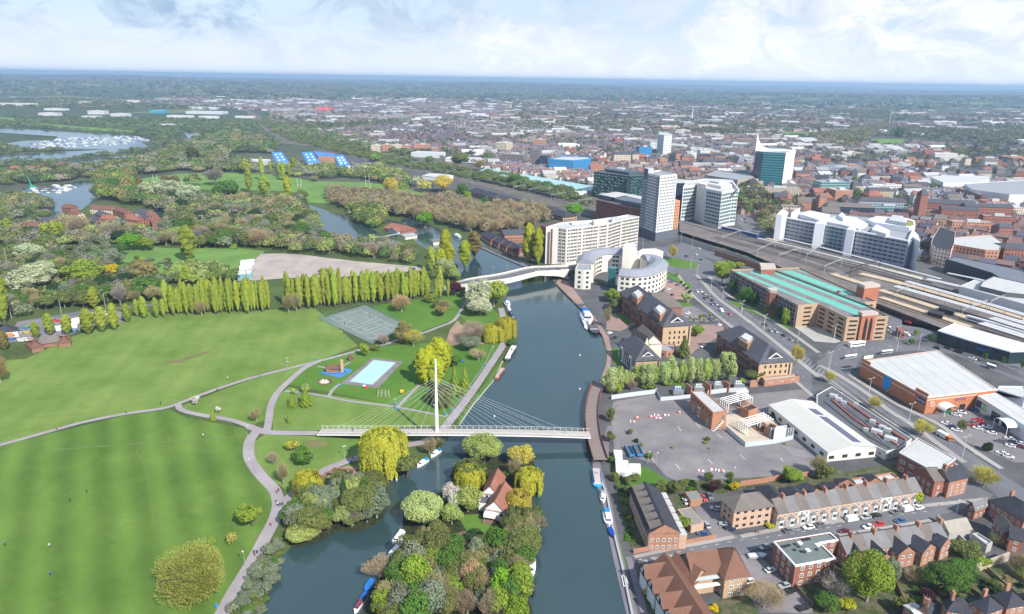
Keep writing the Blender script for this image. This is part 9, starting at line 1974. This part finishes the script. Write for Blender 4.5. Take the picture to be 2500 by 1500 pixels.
def houses(H,rc,wc):
 n=len(H);ca,sa=np.cos(H[:,2]),np.sin(H[:,2]);lx,dy,e=H[:,3]/2,H[:,4]/2,H[:,5];r=e+np.minimum(H[:,4],12)*0.36
 def pt(a,b,z):return np.stack([H[:,0]+a*ca-b*sa,H[:,1]+a*sa+b*ca,z],1)
 z0=np.zeros(n);A=[pt(-lx,-dy,z0),pt(lx,-dy,z0),pt(lx,dy,z0),pt(-lx,dy,z0)];B=[pt(-lx,-dy,e),pt(lx,-dy,e),pt(lx,dy,e),pt(-lx,dy,e)]
 o=0.5;Rf=[pt(-lx-o,-dy-o,e-0.3),pt(lx+o,-dy-o,e-0.3),pt(lx+o,dy+o,e-0.3),pt(-lx-o,dy+o,e-0.3)];r0,r1=pt(-lx-o,0*dy,r),pt(lx+o,0*dy,r);g0,g1_=pt(-lx,0*dy,r-0.3),pt(lx,0*dy,r-0.3)
 Q=[np.stack([A[i],A[(i+1)%4],B[(i+1)%4],B[i]],1)for i in range(4)]+[np.stack([Rf[0],Rf[1],r1,r0],1),np.stack([Rf[2],Rf[3],r0,r1],1)]
 ch=[]
 for sgn in(-0.8,):
  cxx=lx*sgn;zz=r-0.6
  c=[pt(cxx-0.5,-0.6+0*dy,zz),pt(cxx+0.5,-0.6+0*dy,zz),pt(cxx+0.5,0.6+0*dy,zz),pt(cxx-0.5,0.6+0*dy,zz)];t=[x+np.array([0,0,2.0])for x in c]
  ch+=[np.stack([c[i],c[(i+1)%4],t[(i+1)%4],t[i]],1)for i in range(4)]+[np.stack(t,1)]
 T3=[np.stack([B[1],B[2],g1_],1),np.stack([B[3],B[0],g0],1)]
 C4=np.concatenate([wc]*4+[rc*1.0,rc*1.0]+[wc*0.9]*5);return np.concatenate(Q+ch),np.concatenate(T3),C4,np.concatenate([wc,wc])
order=np.argsort((X**2+Y**2));near=order[:0];
cand=[i for i in order if-20<pjn(X[i:i+1],Y[i:i+1])[0][0]<2520][:280];ci=set(cand)
for i in cand:
 q,t3,c4,c3=houses(Hh[i:i+1]*np.array([0,0,1,1,1,1,1,1]),rc[i:i+1],wc[i:i+1])
 o=vcol('house',FARHOUSE,[q,t3],np.concatenate([c4,c3]),kind=None);o.location=(X[i],Y[i],0)
 rw=('slate' if ri[i]in(0,4,5)else 'brown-tiled' if ri[i]in(1,2)else 'red-tiled');ww=('red brick','orange brick','cream','white','dark brick')[wi[i]]
 tag(o,f"{ww} house with {rw} roof among the near streets beyond the railway",'house','town houses beyond the railway')
rst=np.array([i for i in range(n)if i not in ci]);q,t3,c4,c3=houses(Hh[rst],rc[rst],wc[rst]);vcol('distant_houses',FARHOUSE,[q,t3],np.concatenate([c4,c3]))
def scatter(n,y0,y1,dens):
 Y=np.sqrt(rs.uniform(y0**2,y1**2,n));X=rs.uniform(-1,1,n)*(Y*0.8+60);k=rs.rand(n)<dens(X,Y);return X[k],Y[k]
tc=np.array([(0.08,0.12,0.05),(0.11,0.135,0.06),(0.05,0.085,0.04),(0.15,0.13,0.095),(0.15,0.19,0.07),(0.13,0.12,0.085),(0.045,0.06,0.04),(0.18,0.17,0.09)])
def dens_town(X,Y):
 u,v=pjn(X,Y);a=inpn(u,v,TOWNP).astype(float);vv=v-(u-1250)*0.0165
 for p in NOHOUSE[1:4]:a*=~inpn(u,v,p)
 for p in FOOT:a*=~inpn(X,Y,p)
 lf=np.clip((258-vv)/35,0,1)*0.5+np.clip(fnoise(X,Y,170)-0.05,0,1)*1.0;lf=np.where((u>1250)&(vv<322),np.maximum(lf,0.5),lf)
 lf=np.where(inpn(u,v,NOHOUSE[0])|inpn(u,v,NOHOUSE[4]),1.0,lf);return a*np.clip(0.36+lf,0,1)
VV=[];CC=[]
for n_,y0,y1,w0,w1,nt,ts in((7500,560,1500,6,13,90,0.55),(22000,1500,2800,9,17,40,0.10),(17000,2800,5200,14,26,24,0.12)):
 X,Y=scatter(n_,y0,y1,dens_town);m=len(X);w=rs.uniform(w0,w1,m);h=w*rs.uniform(0.6,1.0,m)*(0.9 if y0<2800 else 0.55);c=tc[rs.randint(0,len(tc),m)]*(0.8+0.4*rs.rand(m,1))
 V,Cc=clumps(np.stack([X,Y,0*X],1),w,h,c,nt,w*0.075 if y0<1500 else w*ts,rs);VV.append(V);CC.append(Cc)
def dens_far(X,Y):
 f=fnoise(X,Y,620)+0.6*fnoise(X+900,Y,260);return np.clip(0.5+f*1.2,0,1)
X,Y=scatter(24000,4700,15000,dens_far);m=len(X);z=np.array([terr(a,b)for a,b in zip(X,Y)]);w=rs.uniform(28,60,m)*(0.6+Y/12000);h=rs.uniform(10,16,m);c=tc[rs.randint(0,len(tc),m)]*np.array([1.0,1.05,1.2])*(0.75+0.4*rs.rand(m,1))  # crown colours tinted blue with distance haze, besides the haze volume
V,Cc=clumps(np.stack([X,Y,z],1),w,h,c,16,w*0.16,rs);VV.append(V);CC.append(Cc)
def dens_left(X,Y):
 u,v=pjn(X,Y);a=np.zeros(len(X))
 for s in("A -20,640 200,650 500,660 800,690 950,760 1100,800 1040,860 1180,930 1100,1020 620,1040 250,1060 -20,1070 ","A 800,690 1400,700 1650,760 1700,860 1650,930 1400,800 1200,800 1050,790","A 1650,720 1900,760 2100,800 2473,900 2473,960 2250,900 1950,860 1700,800","B -100,560 830,760 900,850 800,830 300,700 -100,640","B 0,1000 10,1001 20,1000"):
  a=np.maximum(a,inpn(u,v,px(s)).astype(float))
 for s in("A -20,770 240,778 440,793 850,818 935,850 925,905 700,908 450,905 160,910 10,870 -20,800","A -20,938 200,920 450,910 760,893 700,930 330,968 60,980 -20,985","A 330,980 785,930 780,972 600,992 330,1005","A 1105,795 1255,812 1245,840 1190,890 1095,922","A -20,700 100,712 90,738 -20,730","A 230,742 800,788 850,808 560,792 230,762"):
  a*=~inpn(u,v,px(s))
 for p in FOOT:a*=~inpn(X,Y,p)
 return a*0.9
X,Y=scatter(34000,760,2600,dens_left);m=len(X);w=rs.uniform(8,17,m);h=w*rs.uniform(0.35,0.65,m);c=tc[rs.choice([0,1,2,4,1,0],m)]*(0.85+0.4*rs.rand(m,1))
V,Cc=clumps(np.stack([X,Y,0*X],1),w,h,c,60,w*0.085,rs);VV.append(V);CC.append(Cc)
print('far faces',sum(len(v)for v in VV),'houses',n,'rest trees',len(rest),'left',m)
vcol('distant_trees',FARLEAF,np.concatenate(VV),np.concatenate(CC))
# ---------------- haze: even air over the whole scene ----------------
mb=MB();mb.prism([(-34500,-34500),(34500,-34500),(34500,34500),(-34500,34500)],-1.5,190,bot=True)
m=bpy.data.materials.new('haze');m.use_nodes=True;t=m.node_tree;t.nodes.clear();o_=t.nodes.new('ShaderNodeOutputMaterial');pv=t.nodes.new('ShaderNodeVolumePrincipled')
pv.inputs['Color'].default_value=(0.50,0.72,1.0,1);pv.inputs['Density'].default_value=HAZE_D;pv.inputs['Anisotropy'].default_value=0.2;t.links.new(pv.outputs[0],o_.inputs['Volume'])
m.cycles.homogeneous_volume=True
hz_=mb.build('haze',m,kind='stuff')
# ---------------- labels: give look-alikes their place ----------------
bl={}
for o in SC.objects:
 if o.parent is None and o.get('label')and o.get('kind')is None:bl.setdefault(o['label'],[]).append(o)
for lab,os_ in bl.items():
 if 1<len(os_)<=125:
  os_.sort(key=lambda o:pj(*o.location)[0])
  w=lab.split()
  for i,o in enumerate(os_):
   end='leftmost of them' if i==0 else 'rightmost of them' if i==len(os_)-1 else f'{ordn(i+1)} from the left'
   o['label']=' '.join(w[:12])+', '+end
   if not o.get('group'):o['group']=lab[:60]
